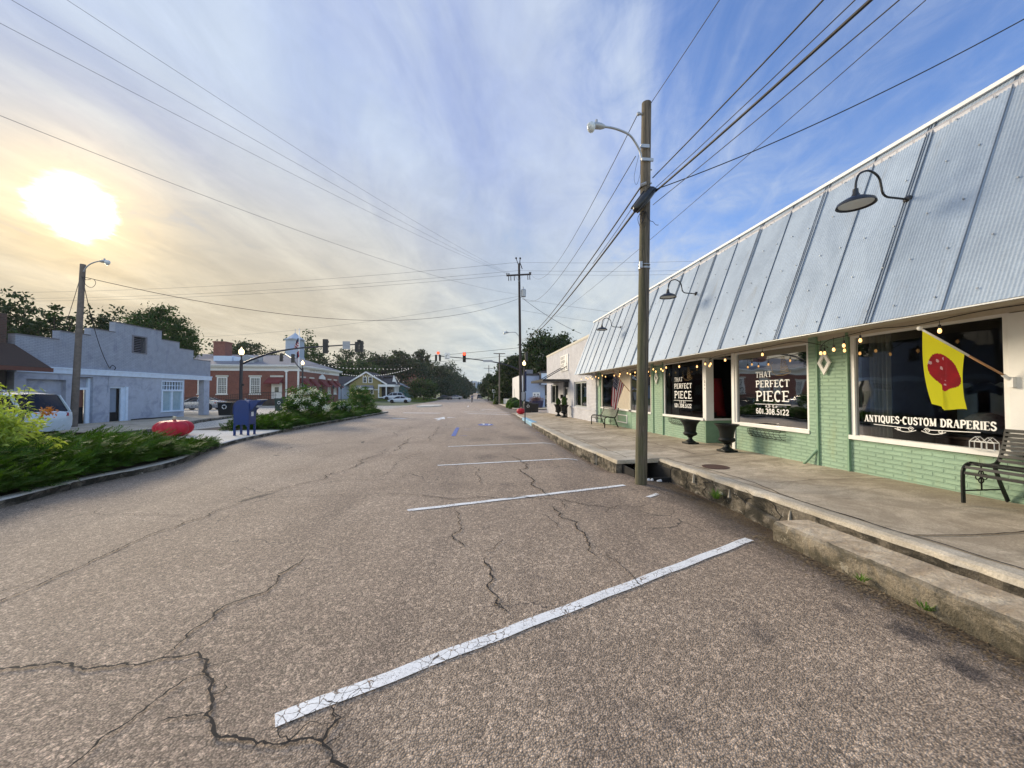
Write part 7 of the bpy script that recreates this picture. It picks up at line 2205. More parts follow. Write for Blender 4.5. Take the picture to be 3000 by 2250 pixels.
# brown-roofed building at the left edge
br = thing('brick_building', (-20, 14, G(-20, 14)), 'dark brick building with a brown sloping awning roof at the left edge', 'building')
b = MB(); b.box(-30, -20, 4, 18.28, -.4, 2.6); b.build('dark_shopfront', M['interior'], br)
b = MB(); b.box(-30, -20.0, 4, 18.28, 2.6, 4.98); b.build('wall', M['brown_brick'], br)
b = MB(); b.hexa([(-20.0, 4, 2.72), (-18.55, 4, 2.55), (-18.55, 18.55, 2.55), (-20.0, 18.55, 2.72), (-20.0, 4, 3.72), (-18.5, 4, 2.68), (-18.5, 18.55, 2.68), (-20.0, 18.55, 3.72)]); b.build('awning_roof', M['roof_brown'], br)
b = MB(); b.box(-18.56, -18.47, 4, 18.60, 2.50, 2.67); b.build('fascia', mat('rust_brown_board', (.12, .045, .03), .7), br)
b = MB(); b.box(-20.02, -19.98, 5, 17.6, .1, 2.4); b.build('glass', M['glass_dark'], br)

# ================================================================== BRICK POST OFFICE
po = thing('post_office', (-27.6, 62.5, G(-27, 62)), 'red brick post office with white cornice, hipped grey roof and maroon awnings', 'building')
YF = 62.5; XC = -27.55
b = MB()
wins = [(-50.2, -48.7), (-46.3, -44.8), (-42.2, -40.72), (-39.46, -37.95), (-34.7, -33.1)]
zs, zt = 1.40, 3.98
door = (-31.5, -29.95, .62, 3.15)
cur = -56.0
for x0, x1 in wins + [door[:2]]:
    b.box(cur, x0, YF, YF + .3, -.8, 5.0)
    if (x0, x1) == door[:2]: b.box(x0, x1, YF, YF + .3, -.8, .62); b.box(x0, x1, YF, YF + .3, 3.15, 5.0)
    else: b.box(x0, x1, YF, YF + .3, -.8, zs); b.box(x0, x1, YF, YF + .3, zt, 5.0)
    cur = x1
b.box(cur, XC, YF, YF + .3, -.8, 5.0)
fw_ = [(63.4, 64.9), (66.7, 68.2), (74.6, 76.0), (77.6, 79.0)]; cur = YF + .3
fdoor = (70.6, 72.4)
for y0, y1 in sorted(fw_ + [fdoor]):
    b.box(XC - .3, XC, cur, y0, -.8, 5.0); b.box(XC - .3, XC, y0, y1, 3.9, 5.0)
    if (y0, y1) != fdoor: b.box(XC - .3, XC, y0, y1, -.8, 1.35)
    cur = y1
b.box(XC - .3, XC, cur, 80.2, -.8, 5.0); b.box(-56, XC - .3, 79.9, 80.2, -.8, 5.0)
b.build('wall', M['red_brick'], po)
b = MB()
b.box(-56.0, XC + .08, YF - .08, YF + .02, 4.98, 5.55); b.box(XC + .0, XC + .08, YF + .02, 80.3, 4.98, 5.55)
b.box(-56.2, XC + .45, YF - .45, YF + .1, 5.55, 5.72); b.box(XC - .1, XC + .45, YF + .1, 80.6, 5.55, 5.72)
b.box(-56.2, XC + .60, YF - .60, YF + .1, 5.72, 5.90); b.box(XC - .1, XC + .60, YF + .1, 80.8, 5.72, 5.90)
b.build('cornice', M['blue_trim'] if False else M['white'], po)
L = Letters((XC + .09, 66.4, 0), (0, 1, 0), (0, 0, 1), (1, 0, 0), .01)
L.text(0.0, 5.12, 'UNITED STATES POST OFFICE', .30, 8.6, serif=0, thick=.2, thin=.1)
L.b.build('frieze_lettering', M['grey_ink'], po)
b = MB(); e0 = [(-56.5, YF - .55, 5.9), (XC + .6, YF - .55, 5.9), (XC + .6, 80.8, 5.9), (-56.5, 80.8, 5.9)]; t0 = [(-49, 68, 8.05), (-32.8, 69.5, 8.05), (-32.8, 75.5, 8.05), (-49, 75.5, 8.05)]
for i in range(4):
    j = (i + 1) % 4; b.poly([e0[i], e0[j], t0[j], t0[i]])
b.poly(t0); b.build('roof', M['roof_grey'], po)
def po_window(c0, c1, z0, z1, along_x=True):
    f = MB()
    def bx(a0, a1, d0, d1, z0_, z1_):
        if along_x: f.box(a0, a1, YF + d0, YF + d1, z0_, z1_)
        else: f.box(XC - d1, XC - d0, a0, a1, z0_, z1_)
    bx(c0, c0 + .17, -.04, .12, z0, z1); bx(c1 - .17, c1, -.04, .12, z0, z1); bx(c0, c1, -.045, .12, z1 - .17, z1); bx(c0 + .17, c1 - .17, -.04, .12, z0, z0 + .12); bx(c0 + .17, c1 - .17, -.02, .12, (z0 + z1) / 2 - .05, (z0 + z1) / 2 + .05)
    n = 5
    for k in range(1, n): x = c0 + .17 + (c1 - c0 - .34) * k / n; bx(x - .022, x + .022, .02, .11, z0 + .12, z1 - .17)
    for k in range(1, 8): z = z0 + .12 + (z1 - z0 - .29) * k / 8; bx(c0 + .17, c1 - .17, .03, .105, z - .022, z + .022)
    o_ = f.build('window', M['white'], po)
    f = MB(); bx(c0 - .16, c1 + .16, -.07, .0, z1 + .01, z1 + .30); f.build('lintel', M['cream'], o_)
    f = MB(); bx(c0 - .12, c1 + .12, -.12, .0, z0 - .16, z0 - .01); f.build('sill', M['white'], o_)
    f = MB(); bx(c0 + .1, c1 - .1, .12, .13, z0, z1); f.build('pane', M['po_glass'], o_)


M['po_glass'] = mat('blind_glass', (.10, .11, .10), .12, var=.6, scale=1.5)
for x0, x1 in wins: po_window(x0, x1, zs, zt)
for y0, y1 in fw_: po_window(y0, y1, 1.35, 3.9, False)
M['awning_cloth'] = mat('maroon_awning', (.15, .025, .025), .85, var=.12)
f = MB(); f.box(door[0], door[1], YF - .03, YF + .06, .62, .75); f.box(door[0], door[0] + .22, YF - .03, YF + .1, .75, 3.1); f.box(door[1] - .22, door[1], YF - .03, YF + .1, .75, 3.1); f.box(door[0] + .22, door[1] - .22, YF + .0, YF + .1, .75, 2.75); f.box(door[0] + .22, door[1] - .22, YF - .03, YF + .1, 2.75, 3.1)
do = f.build('door', M['white'], po)
f = MB(); f.box(-31.02, -30.42, YF - .012, YF - .002, 1.65, 2.45); f.build('pane', M['po_glass'], do)
f = MB(); f.prism([(-32.25, YF - 1.1, 3.15), (-32.25, YF - .05, 3.15), (-31.3, YF - .05, 4.02), (-31.3, YF - .1, 4.02)], (1.0, 0, 0)) if False else None
f = MB(); f.hexa([(-32.1, YF - 1.2, 3.12), (-29.75, YF - 1.2, 3.12), (-29.75, YF - .02, 3.12), (-32.1, YF - .02, 3.12), (-31.85, YF - .12, 3.98), (-29.75, YF - .12, 3.98), (-29.75, YF - .02, 3.98), (-31.85, YF - .02, 3.98)])
f.box(-32.1, -29.75, YF - 1.21, YF - 1.19, 2.92, 3.12); f.build('door_awning', M['awning_cloth'], po)
f = MB(); f.box(-31.7, -29.75, YF - .06, YF + .0, 4.0, 4.28); f.build('door_lintel', M['cream'], po)
for y0, y1 in fw_ + [fdoor]:
    f = MB(); out_ = 1.5; zt_ = 3.95; zb_ = 2.55
    f.hexa([(XC + .02, y0 - .2, zb_ + .6), (XC + out_, y0 - .2, zb_), (XC + out_, y1 + .2, zb_), (XC + .02, y1 + .2, zb_ + .6), (XC + .02, y0 - .2, zt_), (XC + .12, y0 - .2, zt_), (XC + .12, y1 + .2, zt_), (XC + .02, y1 + .2, zt_)])
    f.build('awning', M['awning_cloth'], po)
f = MB(); f.prism([(XC + .05, 70.2, 4.0), (XC + .05, 72.8, 4.0), (XC + .05, 72.6, 4.4), (XC + .05, 71.5, 4.9), (XC + .05, 70.4, 4.4)], (.22, 0, 0)); f.build('door_pediment', M['white'], po)
f = MB(); f.box(XC - .2, XC - .1, fdoor[0], fdoor[1], .3, 3.9); f.build('front_door', M['po_glass'], po)
for x in (-29.27,):
    f = MB(); f.box(x - .11, x + .11, YF - .16, YF - .002, -.4, 4.98); f.box(x - .24, x + .24, YF - .2, YF - .002, 4.8, 5.1); f.build('downspout', M['white'], po)
f = MB(); f.box(XC - .12, XC + .04, YF - .04, YF - .003, -.4, 4.98); f.box(XC + .003, XC + .04, YF, YF + .12, -.4, 4.98); f.build('corner_board', M['white'], po)
f = MB(); f.box(-42.3, -40.5, 66, 67.8, 6.3, 9.75); f.box(-42.4, -40.4, 65.9, 67.9, 9.75, 9.95); f.build('chimney', M['red_brick'], po)
f = MB(); f.box(-41.3, -38.5, 64.5, 68, 6.0, 7.45); f.box(-38.4, -36.6, 64.6, 68, 6.0, 7.3); f.build('roof_unit', M['blue_trim'], po)
f = MB(); f.prism([(-36.5, 63.4, 6.3), (-34.6, 63.4, 6.1), (-34.6, 63.4, 7.0), (-35.6, 63.4, 7.5), (-36.5, 63.4, 7.3)], (0, 1.4, 0)); f.box(-34.2, -33.8, 64, 64.4, 6, 7.6); f.build('roof_vent', M['galv'], po)
# ramp, railing
f = MB(); f.hexa([(-44.5, 59.3, -.5), (-29.2, 59.3, -.5), (-29.2, 62.45, -.5), (-44.5, 62.45, -.5), (-44.5, 59.3, -.35), (-29.2, 59.3, .6), (-29.2, 62.45, .6), (-44.5, 62.45, -.35)]); f.build('ramp', M['brown_brick'], po)
rl = thing('ramp_railing', (-37, 59.2, -.4), 'black iron railing rising along the ramp to the white post office door', 'railing')
f = MB()
for k in range(62):
    x = -44.5 + k * .25; zb_ = -.35 + .95 * (k * .25) / 15.3
    f.box(x - .018, x + .018, 59.2, 59.24, zb_, zb_ + 1.05)
f.build('balusters', M['black'], rl)
f = MB(); f.bar((-44.5, 59.22, .70), (-29.1, 59.22, 1.68), .06, .05); f.bar((-44.5, 59.22, .28), (-29.1, 59.22, 1.24), .04, .04); f.bar((-33.5, 61.9, 1.62), (-29.1, 61.9, 1.66), .05, .05); f.build('handrail', M['black'], rl)
f = MB()
for k in range(70):
    x = -35.3 + k * .09; f.box(x - .02, x + .02, 57.8, 57.83, -.42, .62)
f.box(-35.4, -28.9, 57.79, 57.84, .58, .66); f.build('fence_panel', M['black'], rl)
# cupola
c0 = onY(864, 1050, 90); cu = thing('steeple', (c0.x, 90, 7), 'white square steeple with a curved pointed cap behind the post office roof', 'steeple')
hw = onY(883, 1050, 90).x - c0.x
f = MB(); f.box(c0.x - hw * 1.08, c0.x + hw * 1.08, 90 - hw * 1.08, 90 + hw * 1.08, -.5, onY(864, 1047, 90).z); f.build('base', M['pale_wall'] if 'pale_wall' in M else M.setdefault('pale_wall', mat('pale_boards', (.36, .42, .50), .7)), cu)
zt_ = onY(864, 998, 90).z
f = MB(); f.box(c0.x - hw, c0.x + hw, 90 - hw, 90 + hw, onY(864, 1047, 90).z, zt_); f.box(c0.x - hw * 1.14, c0.x + hw * 1.14, 90 - hw * 1.14, 90 + hw * 1.14, zt_, zt_ + .22); f.build('belfry', M['pale_wall'], cu)
f = MB(); zz1 = onY(864, 977, 90).z; R4 = math.pi / 4
f.lathe([(hw * 1.45, zt_ + .22), (hw * .95, zt_ + .22 + (zz1 - zt_) * .30), (hw * .5, zt_ + .22 + (zz1 - zt_) * .6), (hw * .16, zz1), (.06, zz1 + .1), (.04, onY(864, 963, 90).z)], (c0.x, 90, 0), 8); f.build('cap', M['pale_wall'], cu)
f = MB(); f.box(c0.x - .5, c0.x + .7, 90 - hw - .02, 90 - hw - .0, zt_ - 1.1, zt_ - 1.0); f.box(c0.x - .4, c0.x + .6, 90 - hw - .02, 90 - hw, zt_ - 3.4, zt_ - 1.2); f.build('louvre', M['sky_blue_wall'], cu)
fa = onY(874, 1192, 56); fl = thing('flagpole', (fa.x, 56, G(fa.x, 56)), 'white flagpole with limp flags in front of the post office corner', 'flagpole')
ft = onY(875, 966, 56).z
f = MB(); f.tube([(fa.x, 56, G(fa.x, 56)), (fa.x, 56, G(fa.x, 56) + .4)], [.22, .12], 10); f.tube([(fa.x, 56, G(fa.x, 56) + .3), (fa.x, 56, ft)], [.085, .045], 10); f.ball((fa.x, 56, ft + .08), .09, 6); f.build('pole', M['white'], fl, smooth=True)
za, zb_ = onY(870, 989, 56).z, onY(870, 1016, 56).z
f = MB(); f.grid(lambda s_, t: (fa.x - .05 - .62 * s_ * (.5 + .6 * t), 55.9 + .12 * math.sin(s_ * 14 + t * 3), za + (zb_ - za) * t - .5 * s_), 26, 30, lambda s_, t: 2 if (t < .42 and s_ < .7) else (int(t * 7 + s_ * 5) % 2)); f.build('national_flag', [M['fl_red'], M['fl_white'], M['fl_blue']], fl, smooth=True)
za, zb_ = onY(870, 1026, 56).z, onY(870, 1046, 56).z
f = MB(); f.grid(lambda s_, t: (fa.x + .05 - .42 * s_ * (.6 + .4 * t), 55.9 + .10 * math.sin(s_ * 12 + t * 3), za + (zb_ - za) * t - .3 * s_), 20, 20, lambda s_, t: 0 if (t < .3 or abs(s_ - .5) > .3) else 1); f.build('lower_flag', [M['fl_red'], M['fl_blue']], fl, smooth=True)
for px, py, Y, lb in ((976, 1137, 60, 'small black carriage lamp post before the post office awnings'), (999, 1137, 57, 'small black carriage lamp post left of the mustard house')):
    a = onY(px, 1190, Y); z1 = onY(px, py, Y).z; t = thing('lamp_post', (a.x, Y, G(a.x, Y)), lb, 'lamp post', 'black carriage lamp posts')
    f = MB(); f.tube([(a.x, Y, G(a.x, Y)), (a.x, Y, z1 - .2)], [.06, .035], 8); f.build('post', M['black'], t, smooth=True)
    f = MB(); f.lathe([(.05, z1 - .2), (.14, z1 - .05), (.17, z1 + .22), (.20, z1 + .24), (.06, z1 + .45), (.01, z1 + .55)], (a.x, Y, 0), 8); f.build('lantern', M['black'], t)
    f = MB(); f.lathe([(.12, z1 - .04), (.16, z1 + .20)], (a.x, Y, 0), 8); o_ = f.build('lantern_glass', M['cream'], t); o_.scale = (1.03, 1.03, 1)
    o_.scale = (1, 1, 1)

# ================================================================== MUSTARD GABLED HOUSE AND NEIGHBOURS
hs_ = thing('gabled_house', (-26, 95, G(-26, 95)), 'mustard gabled house with white trim, dark roof and columned porch', 'house')
Y0 = 95.0; zgr = G(-26, 95) - .3
f = MB(); gb_ = [(-30.1, Y0, zgr), (-22.6, Y0, zgr), (-22.6, Y0, 4.0), (-26.11, Y0, 6.35), (-30.1, Y0, 3.62)]
f.prism(gb_, (0, 10, 0)); f.build('wall', M['yellow_siding'], hs_)
def slab_roof(f, p0, p1, y0, y1, th=.16):
    p0 = Vector((p0[0], 0, p0[1])); p1 = Vector((p1[0], 0, p1[1])); d = (p1 - p0).normalized(); q = Vector((-d.z, 0, d.x)) * th
    f.hexa([(p0.x, y0, p0.z), (p1.x, y0, p1.z), (p1.x, y1, p1.z), (p0.x, y1, p0.z), (p0.x + q.x, y0, p0.z + q.z), (p1.x + q.x, y0, p1.z + q.z), (p1.x + q.x, y1, p1.z + q.z), (p0.x + q.x, y1, p0.z + q.z)])
f = MB(); slab_roof(f, (-31.2, 3.40), (-26.11, 6.60), Y0 - .45, Y0 + 10.4); slab_roof(f, (-26.11, 6.60), (-21.1, 3.60), Y0 - .45, Y0 + 10.4)
f.hexa([(-24.5, Y0 + 2, 5.6), (-20.3, Y0 + 2, 5.55), (-20.3, Y0 + 2.2, 5.7), (-24.5, Y0 + 2.2, 5.8), (-24.5, Y0 + 6, 5.9), (-20.3, Y0 + 6, 5.9), (-20.3, Y0 + 6.2, 6.0), (-24.5, Y0 + 6.2, 6.0)])
f.hexa([(-22.8, Y0 - .0, 3.75), (-19.1, Y0 - .0, 3.60), (-19.1, Y0 + 6, 3.60), (-22.8, Y0 + 6, 3.75), (-22.8, Y0 + 3, 5.5), (-20.1, Y0 + 3, 5.8), (-20.1, Y0 + 3.2, 5.8), (-22.8, Y0 + 3.2, 5.5)])
f.build('roof', M['roof_dark'], hs_)
f = MB()
for a, c in (((-31.15, 3.36), (-26.11, 6.55)), ((-26.11, 6.55), (-21.15, 3.56))):
    p0 = Vector((a[0], 0, a[1])); p1 = Vector((c[0], 0, c[1])); f.bar((a[0], Y0 - .48, a[1]), (c[0], Y0 - .48, c[1]), .08, .34, up=(0, 0, 1))
f.build('rake_boards', M['white'], hs_)
def small_win(par, x0, x1, z0, z1, y=Y0, mt='white'):
    f = MB(); f.box(x0, x0 + .14, y - .08, y - .01, z0, z1); f.box(x1 - .14, x1, y - .08, y - .01, z0, z1); f.box(x0 + .14, x1 - .14, y - .08, y - .01, z1 - .14, z1); f.box(x0 + .14, x1 - .14, y - .08, y - .01, z0, z0 + .12); f.box(x0 + .14, x1 - .14, y - .07, y - .01, (z0 + z1) / 2 - .03, (z0 + z1) / 2 + .03)
    o_ = f.build('window', M[mt], par); g = MB(); g.box(x0 + .1, x1 - .1, y - .03, y - .012, z0 + .05, z1 - .05); g.build('pane', M['po_glass'], o_)
small_win(hs_, -26.95, -26.0, 3.93, 5.44); small_win(hs_, -25.65, -24.68, 3.93, 5.44); small_win(hs_, -25.2, -24.4, 1.2, 2.4)
f = MB(); f.hexa([(-28.6, Y0 - 1.6, 2.55), (-24.2, Y0 - 1.6, 2.55), (-24.2, Y0 - .02, 2.55), (-28.6, Y0 - .02, 2.55), (-28.2, Y0 - .4, 3.35), (-24.5, Y0 - .4, 3.35), (-24.5, Y0 - .02, 3.35), (-28.2, Y0 - .02, 3.35)]); f.build('porch_awning', M['roof_grey'], hs_)
f = MB(); f.box(-28.7, -24.1, Y0 - 1.65, Y0 - 1.55, 2.35, 2.6); f.box(-28.7, -23.0, Y0 - .1, Y0 - .01, 2.2, 2.35); f.build('awning_trim', M['white'], hs_)
f = MB(); f.box(-23.2, -19.3, Y0 - .6, Y0 + 5, .30, .55); f.box(-23.2, -19.2, Y0 - .6, Y0 + 5, 3.0, 3.55)
f.build('porch_frame', M['white'], hs_)
for x in (-23.1, -21.3): f = MB(); f.box(x - .12, x + .12, Y0 - .58, Y0 - .34, .55, 3.0); f.build('column', M['white'], hs_)
for k in range(6):
    f = MB(); f.box(-19.5, -19.3, Y0 + .3 + k * .85, Y0 + .5 + k * .85, .55, 3.0); f.build('column', M['white'], hs_)
f = MB(); f.box(-22.6, -19.9, Y0 + .6, Y0 + 4.8, .55, 3.0); f.build('porch_windows', M['glass_dark'], hs_)
f = MB(); f.box(-23.1, -19.4, Y0 - .3, Y0 + 4.8, zgr, .30); f.build('porch_skirt', M['dark_hole'], hs_)
f = MB(); f.prism([(-20.3, Y0 + .9, 3.7), (-19.0, Y0 + .9, 3.7), (-19.85, Y0 + .9, 5.9)], (0, .2, 0)); f.build('dormer_gable', M['white'], hs_)
wg = thing('low_house', (-36, 99, G(-30, 99)), 'low white walled house with a dark roof left of the mustard gable', 'house')
f = MB(); f.box(-44, -30.3, 97, 103, -.5, 3.6); f.build('wall', M['pale_wall'], wg)
f = MB(); f.hexa([(-44.5, 96.4, 3.55), (-29.6, 96.4, 3.55), (-29.6, 103.6, 3.55), (-44.5, 103.6, 3.55), (-44.5, 99.6, 5.7), (-29.6, 99.6, 5.7), (-29.6, 100.2, 5.7), (-44.5, 100.2, 5.7)]); f.build('roof', M['roof_dark'], wg)
gh = thing('small_house', (-22.5, 121, G(-22, 121)), 'small house with pale metal roof and green gable right of the mustard house', 'house')
f = MB(); f.box(-26, -21.6, 120, 126, -.5, 3.2); f.build('wall', M['white_wall'], gh)
f = MB(); f.prism([(-23.2, 119.6, 0), (-19.6, 119.6, 0), (-19.6, 119.6, 2.7), (-21.6, 119.6, 3.7), (-23.2, 119.6, 3.3)], (0, 5, 0)); f.build('green_gable', mat('teal_siding', (.03, .10, .085), .8), gh)
f = MB(); slab_roof(f, (-26.6, 3.1), (-23.9, 4.6), 119.5, 126.5, .1); slab_roof(f, (-23.9, 4.6), (-22.3, 3.9), 119.5, 126.5, .1); slab_roof(f, (-22.6, 3.95), (-19.3, 2.65), 119.2, 125.5, .1); f.build('roof', mat('pale_metal_roof', (.42, .45, .50), .5), gh)

# festoon bulbs over the lawn
def festoon(p0, p1, sag, n, lab):
    t = thing('festoon_lights', tuple((p0 + p1) / 2), lab, 'string lights', 'festoons of pale bulbs over the lawn')
    def P_(k): q_ = p0.lerp(p1, k); q_.z -= 4 * sag * k * (1 - k); return q_
    f = MB(); f.tube([P_(i / 30) for i in range(31)], .012, 4); f.build('cable', M['wire'], t)
    for i in range(n):
        q_ = P_((i + .5) / n); f = MB(); f.ball(q_ + Vector((0, 0, -.09)), .075, 5); f.build('bulb', M['bulb_white'], t, smooth=True)
festoon(onY(935, 1065, 80), onY(1082, 1079, 84), .35, 14, 'upper string of pale bulbs left of the mustard gable')
festoon(onY(1000, 1094, 84), onY(1200, 1079, 84), .95, 30, 'lower string of pale bulbs crossing above the mustard gable')
festoon(onY(1080, 1078, 84), onY(1210, 1076, 100), .3, 12, 'upper string of pale bulbs right of the mustard gable')

# picket fence, road-end building, far parked cars
pf = thing('picket_fence', (6.2, 66, G(6, 66)), 'white picket fence behind the grey pole by the tan paving', 'fence')
a = onY(1476, 1188, 66); c = onY(1500, 1188, 60)
f = MB()
for k in range(26):
    q_ = a.lerp(c, k / 25); f.box(q_.x - .05, q_.x + .05, q_.y - .015, q_.y + .015, G(4, q_.y), G(4, q_.y) + 1.0)
f.bar((a.x, a.y, G(4, a.y) + .3), (c.x, c.y, G(4, c.y) + .3), .05, .08); f.bar((a.x, a.y, G(4, a.y) + .8), (c.x, c.y, G(4, c.y) + .8), .05, .08)
f.build('pickets', M['white'], pf)
sh = bush(onY(1458, 1180, 66).x, 66, G(4, 66), .8, 1.6, 'pale leafy shrub at the left end of the picket fence', mt='grass', seed=91, leaf=.10, n=900, name='leafy_shrub', group=None)
fb_ = thing('distant_building', (0, 385, G(0, 385)), 'pale building facade with dark windows at the far end of the road', 'building')
p_ = onY(1372, 1148, 385); q_ = onY(1412, 1119, 385)
f = MB(); f.box(p_.x, q_.x, 385, 395, p_.z - 2, q_.z); f.box(onY(1378, 1100, 385).x, onY(1398, 1100, 385).x, 384.5, 385, q_.z, q_.z + .8); f.box(onY(1380, 1100, 384).x, onY(1395, 1100, 384).x, 382, 385, p_.z - 2, q_.z - .5); f.build('wall', M['pale_wall'], fb_)
f = MB()
for px, py in ((1383, 1125), (1390, 1125), (1384, 1139)):
    c = onY(px, py, 381.9); f.box(c.x - .9, c.x + .9, 381.8, 382, c.z - 1.4, c.z + 1.4)
f.build('windows', M['glass_dark'], fb_)

# ================================================================== CARS
def car(name, loc, rz, kind, paint, lab, glass='car_glass', group=None, cat='car', scale=1.0):
    t = thing(name, loc, lab, cat, group, rz)
    if kind == 'sedan':
        L_ = 4.65; H = 1.45
        st = [(0, .50, .72, .86), (.10, .80, .95, .30), (.55, .86, 1.00, .22), (1.15, .88, .99, .20), (2.0, .90, .96, .19), (2.9, .90, .93, .19), (3.6, .88, .86, .2), (4.2, .84, .74, .22), (4.5, .74, .64, .26), (4.65, .56, .55, .38)]
        rf = [(.75, .70, 1.00), (1.35, .62, 1.36), (2.0, .60, 1.44), (2.6, .60, 1.42), (3.05, .64, 1.28), (3.65, .74, .92)]; wx = (.95, 3.72); wr = .33
    else:
        L_ = 4.75; H = 1.72
        st = [(0, .62, .95, .50), (.08, .86, 1.02, .35), (.5, .92, 1.08, .30), (1.2, .94, 1.08, .28), (2.2, .95, 1.06, .28), (3.1, .95, 1.04, .28), (3.7, .93, 1.00, .28), (4.35, .89, .92, .30), (4.62, .80, .82, .32), (4.75, .60, .70, .42)]
        rf = [(.06, .76, 1.04), (.42, .70, 1.62), (1.2, .69, 1.71), (2.4, .68, 1.70), (2.9, .69, 1.60), (3.65, .80, 1.03)]; wx = (.95, 3.80); wr = .37
    # body: x, halfwidth, belt height, bottom
    b = MB(); k = 7
    for x, w_, zb_, z0 in (st if kind != 'sedan' else [(q[0], q[1], q[2], max(.2, q[3] * .9 if q[0] < .05 else q[3])) for q in st]):
        z0 = min(z0, zb_ - .1)
        sec = [(w_ * .90, z0), (w_ * .985, z0 + (zb_ - z0) * .25), (w_, z0 + (zb_ - z0) * .62), (w_ * .975, zb_ - .04), (w_ * .90, zb_), (w_ * .5, zb_ + .03), (0, zb_ + .04)]
        full = sec + [(-a, c) for a, c in sec[:-1][::-1]]
        for a, c in full: b.v.append((x, a, c))
    n = 13
    for i in range(len(st) - 1):
        for j in range(n - 1): a = i * n + j; b.face((a, a + 1, a + n + 1, a + n))
        b.face((i * n, (i + 1) * n, (i + 1) * n + n - 1, i * n + n - 1))
    b.face(range(n)); b.face([(len(st) - 1) * n + q for q in range(n)])
    b.build('body', paint, t, local=True, smooth=True, auto=50)
    # cabin glass and painted roof
    def loft(inset, zoff, lo=0.0):
        mb = MB()
        return mb
    wtb = {round(q[0], 2): q for q in st}
    def belt(x):
        for q0, q1 in zip(st, st[1:]):
            if q0[0] <= x <= q1[0]:
                u_ = (x - q0[0]) / (q1[0] - q0[0]); return q0[1] + (q1[1] - q0[1]) * u_, q0[2] + (q1[2] - q0[2]) * u_
        return st[-1][1], st[-1][2]
    g = MB(); 
    for x, w_, z in rf:
        bw_, bz = belt(x); bw_ *= .92
        if z - bz < .10: w0_ = bw_; z = bz + .02; w_ = bw_ * .95
        for a, c in ((bw_, bz - .03), (w_ + (bw_ - w_) * .1, z - .05), (w_ * .9, z), (0, z + .015), (-w_ * .9, z), (-(w_ + (bw_ - w_) * .1), z - .05), (-bw_, bz - .03)): g.v.append((x, a, c))
    for i in range(len(rf) - 1):
        for j in range(6): a = i * 7 + j; g.face((a, a + 1, a + 8, a + 7))
    g.face(range(7)); g.face([(len(rf) - 1) * 7 + q for q in range(7)])
    g.build('windows', M[glass], t, local=True, smooth=True, auto=40)
    r = MB(); rr_ = rf[1:-1]
    for x, w_, z in rr_:
        for a, c in ((w_ * 1.02, z - .055), (w_ * .92, z + .012), (0, z + .03), (-w_ * .92, z + .012), (-w_ * 1.02, z - .055)): r.v.append((x, a, c))
    for i in range(len(rr_) - 1):
        for j in range(4): a = i * 5 + j; r.face((a, a + 1, a + 6, a + 5))
    # pillars
    def pil(x0, z0, x1, z1, w0_, w1_, th=.05):
        for s_ in (-1, 1): r.bar((x0, s_ * w0_, z0), (x1, s_ * w1_, z1), th, .03, up=(0, 1, 0))
    for xa, xb in ((rf[0][0], rf[1][0]), (rf[-1][0], rf[-2][0])):
        bw_, bz = belt(xa); zz_ = [q for q in rf if q[0] == xb][0]
        pil(xa, bz, xb, zz_[2] - .04, bw_ * .915, zz_[1] * 1.02, .10 if xa < 2 else .06)
    for xm in ((2.1,) if kind == 'sedan' else (1.45, 2.5)):
        bw_, bz = belt(xm); zz_ = rf[2]; pil(xm, bz, xm - .05, zz_[2] - .05, bw_ * .93, zz_[1] * 1.04, .07)
    r.build('roof', paint, t, local=True, smooth=True, auto=40)
    if kind != 'sedan':
        r = MB()
        for s_ in (-1, 1): r.tube([(.7, s_ * .60, 1.72), (.8, s_ * .60, 1.78), (2.6, s_ * .60, 1.77), (2.8, s_ * .60, 1.70)], .02, 6)
        r.build('roof_rail', M['galv'], t, local=True)
    for x in wx:
        for s_ in (-1, 1):
            w_ = belt(x)[0]; ax = Matrix.Rotation(rad(90), 3, 'X')
            a = MB(); a.lathe([(.001, -.12), (wr + .05, -.12), (wr + .05, .0), (.001, .0)], (x, s_ * (w_ - .055), wr + .02), 18, ax=ax); a.build('wheel_arch', M['dark_hole'], t, local=True)
            a = MB(); a.lathe([(wr * .62, -.11), (wr * .94, -.11), (wr, -.07), (wr, .07), (wr * .94, .11), (wr * .62, .11)], (x, s_ * (w_ - .105), wr), 20, ax=ax); tyre = a.build('wheel', M['tyre'], t, local=True, smooth=True, auto=40)
            a = MB(); a.lathe([(.001, -.105), (wr * .62, -.10), (wr * .62, .10), (.001, .105)], (x, s_ * (w_ - .105), wr), 14, ax=ax)
            for q in range(5):
                an = q * 1.2566; a.bar((x + .03 * math.cos(an), s_ * (w_ + .004), wr + .03 * math.sin(an)), (x + wr * .6 * math.cos(an), s_ * (w_ + .004), wr + wr * .6 * math.sin(an)), .05, .015, up=(0, 1, 0))
            rim = a.build('rim', M['rim'], tyre, local=True, smooth=True, auto=40)
